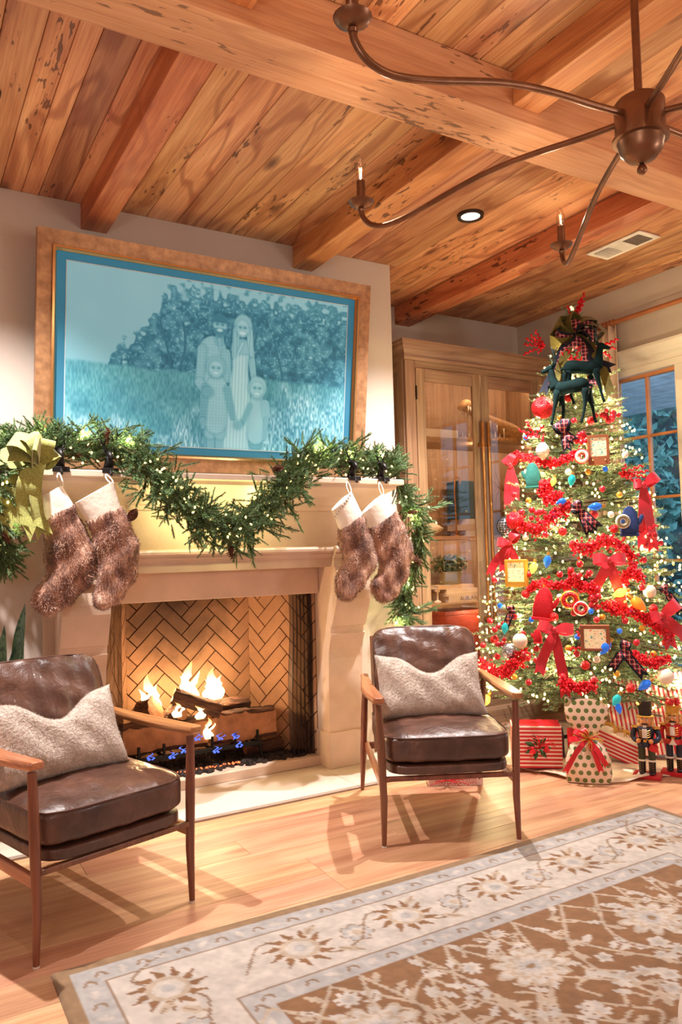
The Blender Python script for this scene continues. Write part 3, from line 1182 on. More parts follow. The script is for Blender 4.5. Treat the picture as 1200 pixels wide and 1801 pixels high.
# mesh screens --------------------------------------------------------
m_, nt, b = new_mat('screen_mesh')
v = coords(nt, (330, 330, 330))
ck = N(nt, 'ShaderNodeTexChecker')
ck.inputs['Scale'].default_value = 1.0
nt.links.new(v, ck.inputs['Vector'])
b.inputs['Base Color'].default_value = lin((40, 30, 30))
b.inputs['Roughness'].default_value = 0.5
b.inputs['Metallic'].default_value = 0.4
mr = N(nt, 'ShaderNodeMapRange')
mr.inputs[3].default_value = 0.35
mr.inputs[4].default_value = 1.0
nt.links.new(ck.outputs['Fac'], mr.inputs[0])
nt.links.new(mr.outputs[0], b.inputs['Alpha'])
MATS['screen_mesh'] = m_
for s, (a, b_) in enumerate(((FX0 + 0.005, FX0 + 0.13), (FX1 - 0.165, FX1 - 0.005))):
    rings = []
    for z in np.linspace(0.07, FZ1 + 0.06, 12):
        k = 1.0 + 0.06 * math.sin(z * 5)
        rings.append([Vector((a + (b_ - a) * i / 47 if s == 0 else b_ - (b_ - a) * i / 47 * k, YC + 0.030 + 0.020 * math.sin(i * 0.82 + s) + 0.004 * math.sin(z * 9 + i), z)) for i in range(48)])
    m = MB()
    m.loft(rings, cap=False, closed_ring=False)
    o = m.build('fire_screen_curtain', MATS['screen_mesh'], smooth=True)
    tag(o, ['gathered black mesh spark curtain beside the near leg of the mantel', 'gathered black mesh spark curtain at the far side of the fire opening'][s], 'fire screen', 'mesh spark curtains')
# ================================================================== FRAMED PICTURE (tilted forward at the top)
def smooth(a, k):
    for _ in range(k):
        a = (a + np.roll(a, 1, 0) + np.roll(a, -1, 0) + np.roll(a, 1, 1) + np.roll(a, -1, 1)) / 5
    return a


def vnoise(h, w_, cell, seed, sy=1.0):
    g = np.random.default_rng(seed)
    ch, cw = int(h / (cell * sy)) + 3, int(w_ / cell) + 3
    t = g.random((ch, cw))
    yy = np.arange(h) / (cell * sy)
    xx = np.arange(w_) / cell
    y0 = yy.astype(int)
    x0 = xx.astype(int)
    fy = yy - y0
    fx = xx - x0
    fy = (fy * fy * (3 - 2 * fy))[:, None]
    fx = (fx * fx * (3 - 2 * fx))[None, :]
    a = t[y0][:, x0]
    b = t[y0][:, x0 + 1]
    c = t[y0 + 1][:, x0]
    d = t[y0 + 1][:, x0 + 1]
    return (a * (1 - fx) + b * fx) * (1 - fy) + (c * (1 - fx) + d * fx) * fy


def portrait(w_, h):
    """two-tone blue print: a family of four standing in tall grass before trees; returns h x w x 3 sRGB"""
    Yg, Xg = np.mgrid[0:h, 0:w_].astype(float)
    u = Xg / w_
    v = Yg / h
    rg = np.random.default_rng(5)
    val = 0.74 - 0.05 * v + 0.02 * vnoise(h, w_, 40, 1)                  # sky
    # far trees
    tree = np.zeros((h, w_))
    n1 = vnoise(h, w_, 26, 2)
    n2 = vnoise(h, w_, 9, 3)
    n3 = vnoise(h, w_, 3.2, 4)
    edge = 0.16 + 0.62 * np.clip((0.30 - u) / 0.30, 0, 1) + 0.05 * (n1 - 0.5)
    edge = np.where(u < 0.13, 0.56, edge)
    m = np.clip((v - edge + 0.22 * (n1 - 0.5) + 0.16 * (n2 - 0.5)) / 0.03, 0, 1)
    m = np.maximum(m, np.clip((u - 0.30 + 0.2 * (n1 - 0.5)) / 0.03, 0, 1) * np.clip((v - 0.02 + 0.22 * (n2 - 0.55)) / 0.05, 0, 1))
    tv = 0.30 + 0.34 * (n2 - 0.4) + 0.42 * np.clip(n3 - 0.62, 0, 1) * 2.0 + 0.22 * np.clip(n1 - 0.5, 0, 1)
    tv -= 0.10 * np.clip((v - 0.42) / 0.15, 0, 1)
    val = val * (1 - m) + tv * m
    # trunks
    for x0 in (0.31, 0.36, 0.62, 0.72):
        tr_ = (np.abs(u - x0 - 0.02 * np.sin(v * 9 + x0 * 30)) < 0.004) & (v > 0.25) & (v < 0.55)
        val = np.where(tr_, 0.26, val)
    # grass
    hor = 0.535 + 0.02 * (n1 - 0.5)
    gmask = np.clip((v - hor) / 0.02, 0, 1)
    g1 = vnoise(h, w_, 2.2, 7, 3.0)
    g2 = vnoise(h, w_, 30, 8)
    pale = np.clip((v - 0.70 - 0.16 * np.sin(u * 5 + 0.6) + 0.25 * (g2 - 0.5)) / 0.14, 0, 1)
    gv = 0.50 + 0.22 * (g1 - 0.5) + 0.12 * (g2 - 0.5) + pale * (0.12 + 0.30 * (g1 - 0.45))
    gv += 0.06 * np.clip((0.3 - u) / 0.3, 0, 1)
    val = val * (1 - gmask) + gv * gmask
    hue = 0.35 * gmask * (1 - pale) * (0.5 + 0.5 * g2)                    # greener where the grass is tall

    def soft(d, e=0.004):
        return np.clip(-d / e * 0.5 + 0.5, 0, 1)
    A = w_ / h

    def ell(cx, cy, rx, ry):
        return (np.sqrt(((u - cx) / rx) ** 2 + ((v - cy) / ry) ** 2) - 1) * min(rx, ry)

    def cap(x0, y0, x1, y1, r0, r1):
        px_, py_ = (u - x0) * A, v - y0
        dx, dy = (x1 - x0) * A, y1 - y0
        t = np.clip((px_ * dx + py_ * dy) / (dx * dx + dy * dy), 0, 1)
        return np.hypot(px_ - dx * t, py_ - dy * t) - (r0 + (r1 - r0) * t)

    def paint(d, c, e=0.004):
        nonlocal val, hue
        a = soft(d, e)
        val = val - 0.10 * np.exp(-(np.clip(d, 0, None) / 0.007) ** 2) * (1 - a)
        c = c - (0.06 if np.min(d) < -0.03 else 0.0) * np.exp(-(np.clip(-d, 0, None) / 0.010) ** 2)
        val = val * (1 - a) + c * a
        hue = hue * (1 - a)
    check = 0.05 * ((np.sin(u * 620) > 0.6) | (np.sin(v * 340) > 0.6))
    skin = 0.72
    # man
    paint(cap(0.475, 0.72, 0.478, 0.98, 0.055, 0.05), 0.60)
    paint(cap(0.478, 0.40, 0.480, 0.74, 0.088, 0.078), 0.70 + check)
    paint(cap(0.440, 0.40, 0.432, 0.60, 0.032, 0.028), 0.67 + check)
    paint(cap(0.432, 0.60, 0.455, 0.66, 0.028, 0.022), 0.68 + check)
    paint(cap(0.525, 0.41, 0.532, 0.56, 0.030, 0.028), 0.66 + check)
    paint(cap(0.500, 0.285, 0.500, 0.34, 0.026, 0.03), skin - 0.08)
    paint(ell(0.500, 0.245, 0.024, 0.054), skin + 0.06)
    paint(np.maximum(ell(0.500, 0.262, 0.026, 0.050), 0.262 - v), 0.42)
    paint(ell(0.500, 0.272, 0.011, 0.010), 0.86)
    paint(np.maximum(ell(0.499, 0.225, 0.031, 0.055), v - 0.225), 0.34)
    for sx in (-0.010, 0.010):
        paint(ell(0.500 + sx, 0.236, 0.0045, 0.007), 0.34)
    paint(np.maximum(cap(0.50, 0.33, 0.505, 0.42, 0.012, 0.002), -1), skin - 0.05)
    # woman
    dress = np.maximum(np.abs(u - 0.578) - (0.030 + 0.034 * np.clip((v - 0.50) / 0.5, 0, 1)), np.maximum(0.405 - v, v - 1.0))
    fold = 0.05 * np.sin(u * 520 + 3 * v)
    paint(cap(0.618, 0.42, 0.632, 0.56, 0.024, 0.02), skin - 0.02)
    paint(ell(0.583, 0.37, 0.040, 0.065), skin)
    paint(dress, 0.82 + fold)
    paint(cap(0.585, 0.335, 0.565, 0.41, 0.006, 0.006), 0.80)
    paint(ell(0.585, 0.225, 0.034, 0.070), 0.76)
    paint(cap(0.562, 0.26, 0.553, 0.42, 0.026, 0.014), 0.70 + fold)
    paint(cap(0.608, 0.26, 0.622, 0.40, 0.024, 0.014), 0.72 + fold)
    paint(ell(0.583, 0.245, 0.021, 0.050), skin + 0.08)
    paint(ell(0.583, 0.272, 0.012, 0.010), 0.90)
    for sx in (-0.009, 0.009):
        paint(ell(0.583 + sx, 0.237, 0.004, 0.006), 0.36)
    # boy
    for sx in (-0.014, 0.016):
        paint(cap(0.492 + sx, 0.90, 0.492 + sx, 1.0, 0.026, 0.022), skin - 0.06)
    paint(cap(0.478, 0.86, 0.476, 0.905, 0.040, 0.040), 0.70)
    paint(cap(0.508, 0.86, 0.510, 0.905, 0.040, 0.040), 0.70)
    paint(cap(0.494, 0.62, 0.494, 0.84, 0.070, 0.070), 0.72 + check)
    paint(cap(0.455, 0.63, 0.447, 0.82, 0.026, 0.022), 0.57 + check)
    paint(cap(0.447, 0.83, 0.449, 0.87, 0.018, 0.014), skin - 0.08)
    paint(cap(0.532, 0.63, 0.556, 0.80, 0.026, 0.020), 0.58 + check)
    paint(ell(0.490, 0.50, 0.033, 0.062), 0.74)
    paint(ell(0.490, 0.512, 0.023, 0.046), skin + 0.08)
    paint(ell(0.490, 0.535, 0.010, 0.008), 0.86)
    for sx in (-0.010, 0.010):
        paint(ell(0.490 + sx, 0.503, 0.004, 0.006), 0.40)
    paint(ell(0.463, 0.655, 0.020, 0.030), skin - 0.12)
    # girl
    for sx in (-0.012, 0.018):
        paint(cap(0.640 + sx, 0.93, 0.640 + sx, 1.0, 0.020, 0.018), skin - 0.04)
    paint(cap(0.642, 0.90, 0.644, 0.95, 0.052, 0.050), 0.58)
    paint(cap(0.644, 0.68, 0.644, 0.90, 0.046, 0.060), 0.76)
    paint(cap(0.676, 0.70, 0.682, 0.77, 0.028, 0.03), 0.70)
    paint(cap(0.683, 0.80, 0.679, 0.92, 0.016, 0.014), skin - 0.05)
    paint(cap(0.618, 0.72, 0.592, 0.83, 0.018, 0.016), 0.62)
    paint(ell(0.575, 0.845, 0.018, 0.028), skin - 0.08)
    paint(ell(0.646, 0.60, 0.034, 0.070), 0.78)
    paint(ell(0.644, 0.615, 0.023, 0.046), skin + 0.08)
    paint(ell(0.644, 0.640, 0.010, 0.008), 0.88)
    for sx in (-0.009, 0.010):
        paint(ell(0.644 + sx, 0.604, 0.004, 0.006), 0.40)
    val = np.clip(val, 0, 1)[..., None]
    hue = hue[..., None]
    stops = np.array([0.0, 0.3, 0.55, 0.8, 1.0])
    cols = np.array([(24, 72, 94), (48, 112, 138), (84, 150, 172), (136, 188, 204), (188, 220, 230)], float)
    out = np.stack([np.interp(val[..., 0], stops, cols[:, k]) for k in range(3)], -1)
    out = out * (1 - hue) + hue * (out * np.array([0.86, 1.04, 0.94]))
    return out


PT0, PB0 = 4.035, 4.185        # y of the top and of the bottom edge
pz1 = 2.985
pz0 = float(oy(293, 829, PB0).z)
PXL, PXR = 0.618, 2.604
plen = math.hypot(pz1 - pz0, PB0 - PT0)
ptilt = math.atan2(PB0 - PT0, pz1 - pz0)
pic = thing('framed_picture', 'large bronze-framed backlit blue family portrait above the mantel', 'picture', ((PXL + PXR) / 2, PB0, pz0), rot=(ptilt, 0, 0))
PW = PXR - PXL
m_, nt, b = new_mat('frame_bronze')
v = coords(nt, (1, 1, 1))
f = noise(nt, v, 25, 4)
nt.links.new(ramp(nt, f, [(0.3, lin((150, 108, 76))), (0.7, lin((196, 150, 108)))]), b.inputs['Base Color'])
b.inputs['Roughness'].default_value = 0.42
b.inputs['Metallic'].default_value = 0.35
MATS['frame_bronze'] = m_
plain('frame_gold_edge', (226, 178, 120), 0.22, 0.9, var=0.05)
plain('blue_mat', (44, 116, 146), 0.7, var=0.03)
fw_ = 0.098


def mitre(name, mat, o0, o1, d0, d1):
    """four mitred rails between inset o0 and o1 with depths"""
    hw, hh = PW / 2, plen
    O = [(-hw + o0, o0), (hw - o0, o0), (hw - o0, hh - o0), (-hw + o0, hh - o0)]
    I = [(-hw + o1, o1), (hw - o1, o1), (hw - o1, hh - o1), (-hw + o1, hh - o1)]
    for k in range(4):
        k2 = (k + 1) % 4
        vs = []
        for (x, z), d in ((O[k], d0), (O[k2], d0), (I[k2], d1), (I[k], d1)):
            vs.append((x, -d, z))
        for (x, z) in (O[k], O[k2], I[k2], I[k]):
            vs.append((x, 0.02, z))
        MB().add(vs, [(0, 1, 2, 3), (7, 6, 5, 4), (0, 4, 5, 1), (1, 5, 6, 2), (2, 6, 7, 3), (3, 7, 4, 0)]).build(name, mat, pic, world=False)


mitre('frame_rail', MATS['frame_bronze'], 0.0, fw_ - 0.022, 0.030, 0.018)
mitre('gold_edge', MATS['frame_gold_edge'], fw_ - 0.022, fw_ - 0.010, 0.030, 0.030)
mitre('gold_edge', MATS['frame_gold_edge'], fw_ - 0.010, fw_, 0.020, 0.006)
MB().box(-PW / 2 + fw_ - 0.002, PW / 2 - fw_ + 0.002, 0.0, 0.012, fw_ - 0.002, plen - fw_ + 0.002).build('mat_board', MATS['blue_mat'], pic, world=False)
attr_mat('portrait_print', 0.6, spec=0.3)
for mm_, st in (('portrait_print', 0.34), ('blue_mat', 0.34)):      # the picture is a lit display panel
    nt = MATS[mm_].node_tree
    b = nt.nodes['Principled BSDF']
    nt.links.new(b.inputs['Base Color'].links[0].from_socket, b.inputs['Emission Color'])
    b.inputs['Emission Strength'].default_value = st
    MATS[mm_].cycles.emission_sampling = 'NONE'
iw, ih = PW - 2 * (fw_ + 0.052), plen - 2 * (fw_ + 0.045)
gw, gh = 560, int(560 * ih / iw)
img = portrait(gw, gh)
xs = np.linspace(-iw / 2, iw / 2, gw)
zs = plen - fw_ - 0.045 - np.linspace(0, ih, gh)
XX, ZZ = np.meshgrid(xs, zs)
co = np.stack([XX, np.full_like(XX, -0.003), ZZ], -1).reshape(-1, 3)
idx = np.arange(gw * gh).reshape(gh, gw)
fs = np.stack([idx[:-1, :-1], idx[1:, :-1], idx[1:, 1:], idx[:-1, 1:]], -1).reshape(-1, 4)
me = bpy.data.meshes.new('print')
me.from_pydata(co.tolist(), [], fs.tolist())
color_attr(me, srgb2lin(img.reshape(-1, 3)))
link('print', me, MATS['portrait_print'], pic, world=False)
plain('print_bevel', (190, 220, 232), 0.6)
m = MB()
hw = iw / 2
z0_, z1_ = plen - fw_ - 0.045 - ih, plen - fw_ - 0.045
for a, b_, c_, d_ in ((-hw - 0.005, hw + 0.005, z0_ - 0.005, z0_), (-hw - 0.005, hw + 0.005, z1_, z1_ + 0.005), (-hw - 0.005, -hw, z0_, z1_), (hw, hw + 0.005, z0_, z1_)):
    m.box(a, b_, -0.004, -0.0005, c_, d_)
m.build('mat_bevel', MATS['print_bevel'], pic, world=False)
m = MB()
for sx in (-0.5, 0.5):
    m.box(sx - 0.02, sx + 0.02, 0.021, 0.10, plen - 0.45, plen - 0.15)
m.build('wall_bracket', MATS['black_iron'], pic, world=False)

# ================================================================== EVERGREEN HELPERS
def sprig_template(n, nl, nw, flat=0.0, seed=0, droop=0.0, curl=38):
    """stem of length 1 along +x with needles; returns verts, quads"""
    g = np.random.default_rng(seed)
    t = np.sort(g.uniform(0.02, 1.0, n))
    ph = g.uniform(0, 2 * np.pi, n)
    if flat:
        ph = np.where(g.random(n) < 0.5, 0, np.pi) + g.normal(0, 0.35, n)
    an = np.radians(g.normal(curl, 9, n))
    L = nl * (0.7 + 0.5 * g.random(n)) * (1 - 0.45 * t ** 3)
    d = np.stack([np.cos(an), np.sin(an) * np.cos(ph), np.sin(an) * np.sin(ph)], -1)
    base = np.stack([t, np.zeros(n), -droop * t * t], -1)
    tip = base + d * L[:, None]
    side = np.cross(d, g.normal(size=(n, 3)))
    side /= np.linalg.norm(side, axis=1)[:, None]
    wv = side * nw
    v = np.stack([base - wv, base + wv, tip + wv * 0.35, tip - wv * 0.35], 1).reshape(-1, 3)
    f = np.arange(4 * n).reshape(n, 4)
    # stem: two crossed strips
    ns = 4
    sv = []
    sf = []
    for a, bvec in ((0, np.array([0, 1, 0])), (1, np.array([0, 0, 1]))):
        for k in range(ns):
            tt = k / (ns - 1)
            c = np.array([tt, 0, -droop * tt * tt])
            sv += [c - bvec * nw * 2.4 * (1 - 0.5 * tt), c + bvec * nw * 2.4 * (1 - 0.5 * tt)]
        o = 4 * n + a * ns * 2
        for k in range(ns - 1):
            sf.append((o + 2 * k, o + 2 * k + 1, o + 2 * k + 3, o + 2 * k + 2))
    return np.vstack([v, np.array(sv)]), np.vstack([f, np.array(sf)]), n


def frame_from(d, roll=0.0):
    d = np.asarray(d, float)
    d = d / (np.linalg.norm(d) + 1e-9)
    up = np.array([0, 0, 1.0]) if abs(d[2]) < 0.95 else np.array([1.0, 0, 0])
    y = np.cross(up, d)
    y /= np.linalg.norm(y)
    z = np.cross(d, y)
    c, s_ = math.cos(roll), math.sin(roll)
    y2 = y * c + z * s_
    z2 = -y * s_ + z * c
    return np.stack([d, y2, z2], 1)


class Foliage:
    def __init__(s, temps):
        s.temps = temps
        s.V = []
        s.F = []
        s.C = []
        s.o = 0

    def add(s, base, d, L, roll=0.0, shade=None, kind=None):
        tv, tf, nn = s.temps[rng.integers(len(s.temps)) if kind is None else kind]
        M = frame_from(d, roll)
        v = (tv * L) @ M.T + np.asarray(base, float)
        s.V.append(v)
        s.F.append(tf + s.o)
        sh = rng.random() if shade is None else shade
        c = np.full((len(v), 2), sh)
        c[:, 1] = 0
        c[2:4 * nn:4, 1] = 1
        c[3:4 * nn:4, 1] = 1
        c[4 * nn:, 1] = -1
        s.C.append(c)
        s.o += len(v)

    def build(s, name, mat, parent, pal):
        V = np.vstack(s.V)
        F = np.vstack(s.F)
        C = np.vstack(s.C)
        me = bpy.data.meshes.new(name)
        me.vertices.add(len(V))
        me.vertices.foreach_set('co', V.astype(np.float32).ravel())
        me.loops.add(F.size)
        me.loops.foreach_set('vertex_index', F.astype(np.int32).ravel())
        me.polygons.add(len(F))
        me.polygons.foreach_set('loop_start', np.arange(0, F.size, 4, dtype=np.int32))
        try:
            me.polygons.foreach_set('loop_total', np.full(len(F), 4, dtype=np.int32))
        except Exception:
            pass
        me.update(calc_edges=True)
        me.validate()
        dark, light, tip, stem = [srgb2lin(np.array(c)) for c in pal]
        t = C[:, 0:1]
        col = dark * (1 - t) + light * t
        tp = np.clip(C[:, 1:2], 0, 1) * 0.55
        col = col * (1 - tp) + tip * tp
        col = np.where(C[:, 1:2] < 0, stem, col)
        color_attr(me, col)
        o = link(name, me, mat, parent)
        o['kind'] = 'stuff'
        return o


attr_mat('needle_leaf', 0.6, spec=0.3)
PINE = [sprig_template(120, 0.21, 0.011, seed=1), sprig_template(120, 0.18, 0.011, seed=2, droop=0.1)]
CEDAR = [sprig_template(80, 0.22, 0.014, flat=1, seed=3, curl=30), sprig_template(80, 0.18, 0.014, flat=1, seed=4, droop=0.15, curl=28)]
FIR = [sprig_template(64, 0.17, 0.013, seed=5, curl=48), sprig_template(64, 0.19, 0.013, seed=6, curl=44), sprig_template(64, 0.16, 0.013, seed=8, droop=0.12, curl=50)]

# string-light bulbs
emit('bulb_warm', (255, 222, 140), 3.4)
emit('bulb_amber', (255, 176, 70), 3.4)
emit('bulb_blue', (40, 120, 255), 5.0)
emit('bulb_red', (255, 50, 60), 5.0)
emit('bulb_green', (30, 220, 190), 4.0)
_bm = {}


def bulb_mesh(mat, r=0.006, k='s'):
    key = (mat, r)
    if key not in _bm:
        mb = MB().sphere((0, 0, 0), r, 6, 4, (1, 1, 1.5))
        me = bpy.data.meshes.new('bulb')
        me.from_pydata(mb.v, [], mb.f)
        me.materials.append(MATS[mat])
        me.polygons.foreach_set('use_smooth', [True] * len(me.polygons))
        _bm[key] = me
    return _bm[key]


def bulb(p, parent, mat='bulb_warm', r=0.006):
    o = bpy.data.objects.new('bulb', bulb_mesh(mat, r))
    COL.objects.link(o)
    o.parent = parent
    o.location = Vector(p) - parent.location
    o.rotation_euler = (random.uniform(-1, 1), random.uniform(-1, 1), 0)
    return o


def polyline(pts, n):
    """catmull-rom resample"""
    P = [np.array(p, float) for p in pts]
    P = [2 * P[0] - P[1]] + P + [2 * P[-1] - P[-2]]
    out = []
    segs = len(P) - 3
    for i in range(n):
        t = i / (n - 1) * segs
        k = min(int(t), segs - 1)
        t -= k
        a, b_, c, d = P[k:k + 4]
        out.append(0.5 * ((2 * b_) + (-a + c) * t + (2 * a - 5 * b_ + 4 * c - d) * t * t + (-a + 3 * b_ - 3 * c + d) * t ** 3))
    return out


# ================================================================== GARLAND on the mantel
GAR = [(-40, 800, 3.97), (20, 790, 3.97), (90, 786, 3.97), (160, 790, 3.96), (225, 800, 3.90), (265, 828, 3.80), (305, 872, 3.76), (350, 910, 3.75), (400, 928, 3.75), (450, 908, 3.75), (490, 868, 3.77), (520, 826, 3.82), (560, 810, 3.92), (610, 815, 3.97), (660, 820, 3.98), (690, 828, 3.97)]
gpts = [oy(x, y, Y) for x, y, Y in GAR]
gpath = polyline(gpts, 120)
gl = thing('garland', 'evergreen garland draped along the mantel shelf with a swag dipping over the frieze', 'garland', gpts[8])
fol = Foliage(PINE + CEDAR)
for i, p in enumerate(gpath):
    t = gpath[min(i + 1, 119)] - gpath[max(i - 1, 0)]
    t = t / np.linalg.norm(t)
    ontop = p[1] > 3.83
    for k in range(22):
        d = rng.normal(size=3)
        d -= t * (d @ t) * 0.6
        d /= np.linalg.norm(d)
        if ontop:
            d[1] *= 0.55
        if ontop and d[2] < -0.1:
            d[2] = abs(d[2]) * 0.5
        if d[1] > 0.3:
            d[1] = -d[1] * 0.5
        d = d + t * rng.choice([-1, 1]) * 0.7 + np.array([0, -0.15, 0])
        L = rng.uniform(0.07, 0.115)
        b0_ = p + rng.normal(0, 0.040, 3)
        if ontop:
            b0_[2] = max(b0_[2], 1.75)
        fol.add(b0_, d, L, rng.uniform(0, 6), kind=int(rng.integers(4)))
# taller wild cedar sprigs on top
for (x0, y0, x1, y1) in [(110, 775, 60, 752), (120, 775, 170, 735), (180, 775, 165, 728), (200, 775, 240, 742), (215, 790, 265, 755), (90, 770, 110, 742), (600, 800, 645, 760), (540, 805, 500, 770), (685, 815, 700, 790), (575, 800, 565, 775), (630, 800, 640, 772), (470, 845, 440, 830), (270, 800, 320, 785), (40, 770, 10, 745)]:
    a, c_ = np.array(oy(x0, y0, 3.93)), np.array(oy(x1, y1, 3.90))
    fol.add(a, c_ - a, np.linalg.norm(c_ - a), rng.uniform(0, 6), kind=int(rng.integers(2, 4)))
    for q in range(5):
        tt = rng.uniform(0.2, 0.8)
        dd = (c_ - a) / np.linalg.norm(c_ - a) + rng.normal(0, 0.5, 3)
        fol.add(a + (c_ - a) * tt, dd, 0.06, rng.uniform(0, 6), kind=int(rng.integers(2, 4)))
# sprigs that hang under the swag
for (x0, y0, x1, y1) in [(330, 920, 345, 962), (345, 930, 370, 955), (395, 950, 430, 978), (430, 930, 450, 990), (420, 940, 415, 985), (300, 880, 290, 915), (470, 920, 520, 930), (500, 880, 535, 925), (250, 860, 235, 880), (515, 850, 545, 885), (380, 940, 375, 975), (280, 860, 260, 890), (455, 925, 500, 950)]:
    a, c_ = np.array(oy(x0, y0, 3.74)), np.array(oy(x1, y1, 3.72))
    fol.add(a, c_ - a, np.linalg.norm(c_ - a) * 1.1, rng.uniform(0, 6))
    for q in range(4):
        tt = rng.uniform(0.1, 0.8)
        fol.add(a + (c_ - a) * tt, (c_ - a) / np.linalg.norm(c_ - a) + rng.normal(0, 0.45, 3), 0.07, rng.uniform(0, 6))
GPAL = [(34, 74, 52), (92, 134, 84), (150, 176, 122), (96, 72, 48)]
fol.build('foliage', MATS['needle_leaf'], gl, GPAL)
plain('cord_green', (34, 60, 36), 0.7)
MB().tube([Vector(p) + Vector((0, 0, 0.02)) for p in gpath[::3]], 0.006, 6).build('wire_stem', MATS['cord_green'], gl)
for i in range(120):
    p = gpath[rng.integers(8, 116)].copy()
    a = rng.uniform(0, 2 * np.pi)
    rad = rng.uniform(0.03, 0.085)
    q = p + np.array([rng.normal(0, 0.02), -abs(rad * math.cos(a)) - 0.02, rad * math.sin(a)])
    if p[1] > 3.83:
        q[2] = max(q[2], 1.755)
    bulb(q, gl, 'bulb_warm', 0.0055)
for i in range(4, 118, 9):
    p = gpath[i]
    point('garland_glow', (p[0], p[1] + 0.09 if p[1] < 3.83 else p[1] - 0.06, p[2] + (0.0 if p[1] < 3.83 else 0.06)), 1.3, (1.0, 0.90, 0.40), 0.005)

# cone helper
plain('pinecone', (112, 70, 50), 0.85, var=0.3, scale=40)


def pinecone(p, axis, L, label, group='pine cones on the garlands'):
    m = MB()
    n = 9
    for i in range(n):
        t = i / (n - 1)
        r = L * 0.32 * math.sin(math.pi * (0.12 + 0.80 * t)) ** 0.8
        kk = 8
        for k in range(kk):
            a = 2 * math.pi * (k + 0.5 * (i % 2)) / kk
            c, s_ = math.cos(a), math.sin(a)
            x = (t - 0.5) * L
            wv = r * 0.42
            m.add([(x, r * 0.3 * c, r * 0.3 * s_), (x + L * 0.06, r * c - wv * s_, r * s_ + wv * c), (x + L * 0.11, r * 1.08 * c, r * 1.08 * s_), (x + L * 0.06, r * c + wv * s_, r * s_ - wv * c)], [(0, 1, 2, 3)])
    m.tube([(-L * 0.5, 0, 0), (0, 0, 0), (L * 0.5, 0, 0)], [L * 0.12, L * 0.2, L * 0.06], 7)
    o = m.build('pine_cone', MATS['pinecone'])
    o.location = p
    o.rotation_euler = Vector(axis).to_track_quat('X', 'Z').to_euler()
    tag(o, label, 'pine cone', group)
    return o


for (x, y, Y, ax, L, lab) in [(190, 768, 3.86, (0, -0.2, 1), 0.075, 'brown pine cone standing upright in the garland beside the velvet bow'),
                              (488, 824, 3.72, (0.6, -0.7, 0.1), 0.06, 'pine cone where the garland swag climbs back to the shelf'),
                              (406, 966, 3.70, (0.1, -0.1, -1), 0.085, 'pine cone hanging at the lowest point of the garland swag'),
                              (234, 905, 3.72, (-0.5, -0.3, -0.6), 0.07, 'pine cone beside the second stocking cuff under the garland'),
                              (10, 940, 3.72, (0.3, -0.2, -1), 0.07, 'pine cone in the trailing greenery below the velvet bow'),
                              (732, 985, 3.93, (0.5, -0.3, -0.8), 0.075, 'pine cone hanging beside the outermost stocking by the cabinet'),
                              (726, 901, 3.90, (0.8, -0.5, 0.1), 0.06, 'pine cone high in the trailing greenery beside the cabinet')]:
    pinecone(oy(x, y, Y), ax, L, lab)

# trailing ends
for gi, (path, lab) in enumerate([([(700, 850, 3.96), (722, 885, 3.97), (735, 930, 3.99), (730, 985, 4.02), (715, 1030, 4.04), (706, 1070, 4.05), (705, 1105, 4.06)], 'evergreen garland end trailing down the mantel beside the cabinet'),
                                  ([(-20, 810, 3.80), (-8, 860, 3.78), (0, 910, 3.78), (6, 960, 3.80), (8, 985, 3.82)], 'evergreen garland end trailing below the green velvet bow')]):
    pp_ = polyline([oy(*q) for q in path], 50)
    t_ = thing('garland_tail', lab, 'garland', Vector(pp_[-1]))
    fol = Foliage(PINE + CEDAR)
    for i, p in enumerate(pp_):
        t = pp_[min(i + 1, 49)] - pp_[max(i - 1, 0)]
        t = t / (np.linalg.norm(t) + 1e-9)
        for k in range(9 if gi == 0 else 5):
            d = rng.normal(size=3)
            d /= np.linalg.norm(d)
            if d[1] > 0.2:
                d[1] *= -0.6
            d = d + t * 0.9
            fol.add(p + rng.normal(0, 0.018, 3), d, rng.uniform(0.08, 0.13), rng.uniform(0, 6))
    if gi == 0:
        for (x0, y0, x1, y1) in [(735, 900, 785, 885), (738, 890, 760, 868), (730, 1080, 765, 1070), (725, 1075, 758, 1062), (735, 930, 760, 940), (700, 1080, 745, 1095)]:
            a, c_ = np.array(oy(x0, y0, 3.98)), np.array(oy(x1, y1, 3.98))
            fol.add(a, c_ - a, np.linalg.norm(c_ - a) * 1.1, rng.uniform(0, 6))
            for q in range(5):
                fol.add(a + (c_ - a) * rng.uniform(0.1, 0.8), (c_ - a) / np.linalg.norm(c_ - a) + rng.normal(0, 0.45, 3), 0.07, rng.uniform(0, 6))
    fol.build('foliage', MATS['needle_leaf'], t_, GPAL)
    MB().tube([Vector(p) for p in pp_[::3]], 0.005, 6).build('wire_stem', MATS['cord_green'], t_)
    for i in range(34 if gi == 0 else 8):
        p = pp_[rng.integers(2, 49)]
        bulb(p + np.array([rng.normal(0, 0.05), -abs(rng.normal(0, 0.06)), rng.normal(0, 0.03)]), t_, 'bulb_warm', 0.0055)
    if gi == 0:
        for i in (12, 30, 46):
            point('garland_glow', Vector(pp_[i]) + Vector((-0.06, -0.05, 0)), 1.2, (1.0, 0.90, 0.42), 0.005)
    else:
        point('garland_glow', Vector(pp_[25]) + Vector((0.02, -0.06, 0)), 0.8, (1.0, 0.90, 0.42), 0.005)

# ================================================================== BOW
m_, nt, b = new_mat('green_velvet')
v = coords(nt)
f = noise(nt, v, 130, 3)
nt.links.new(ramp(nt, f, [(0.3, lin((120, 124, 44))), (0.7, lin((168, 170, 84)))]), b.inputs['Base Color'])
b.inputs['Roughness'].default_value = 0.75
b.inputs['Sheen Weight'].default_value = 0.7
MATS['green_velvet'] = m_


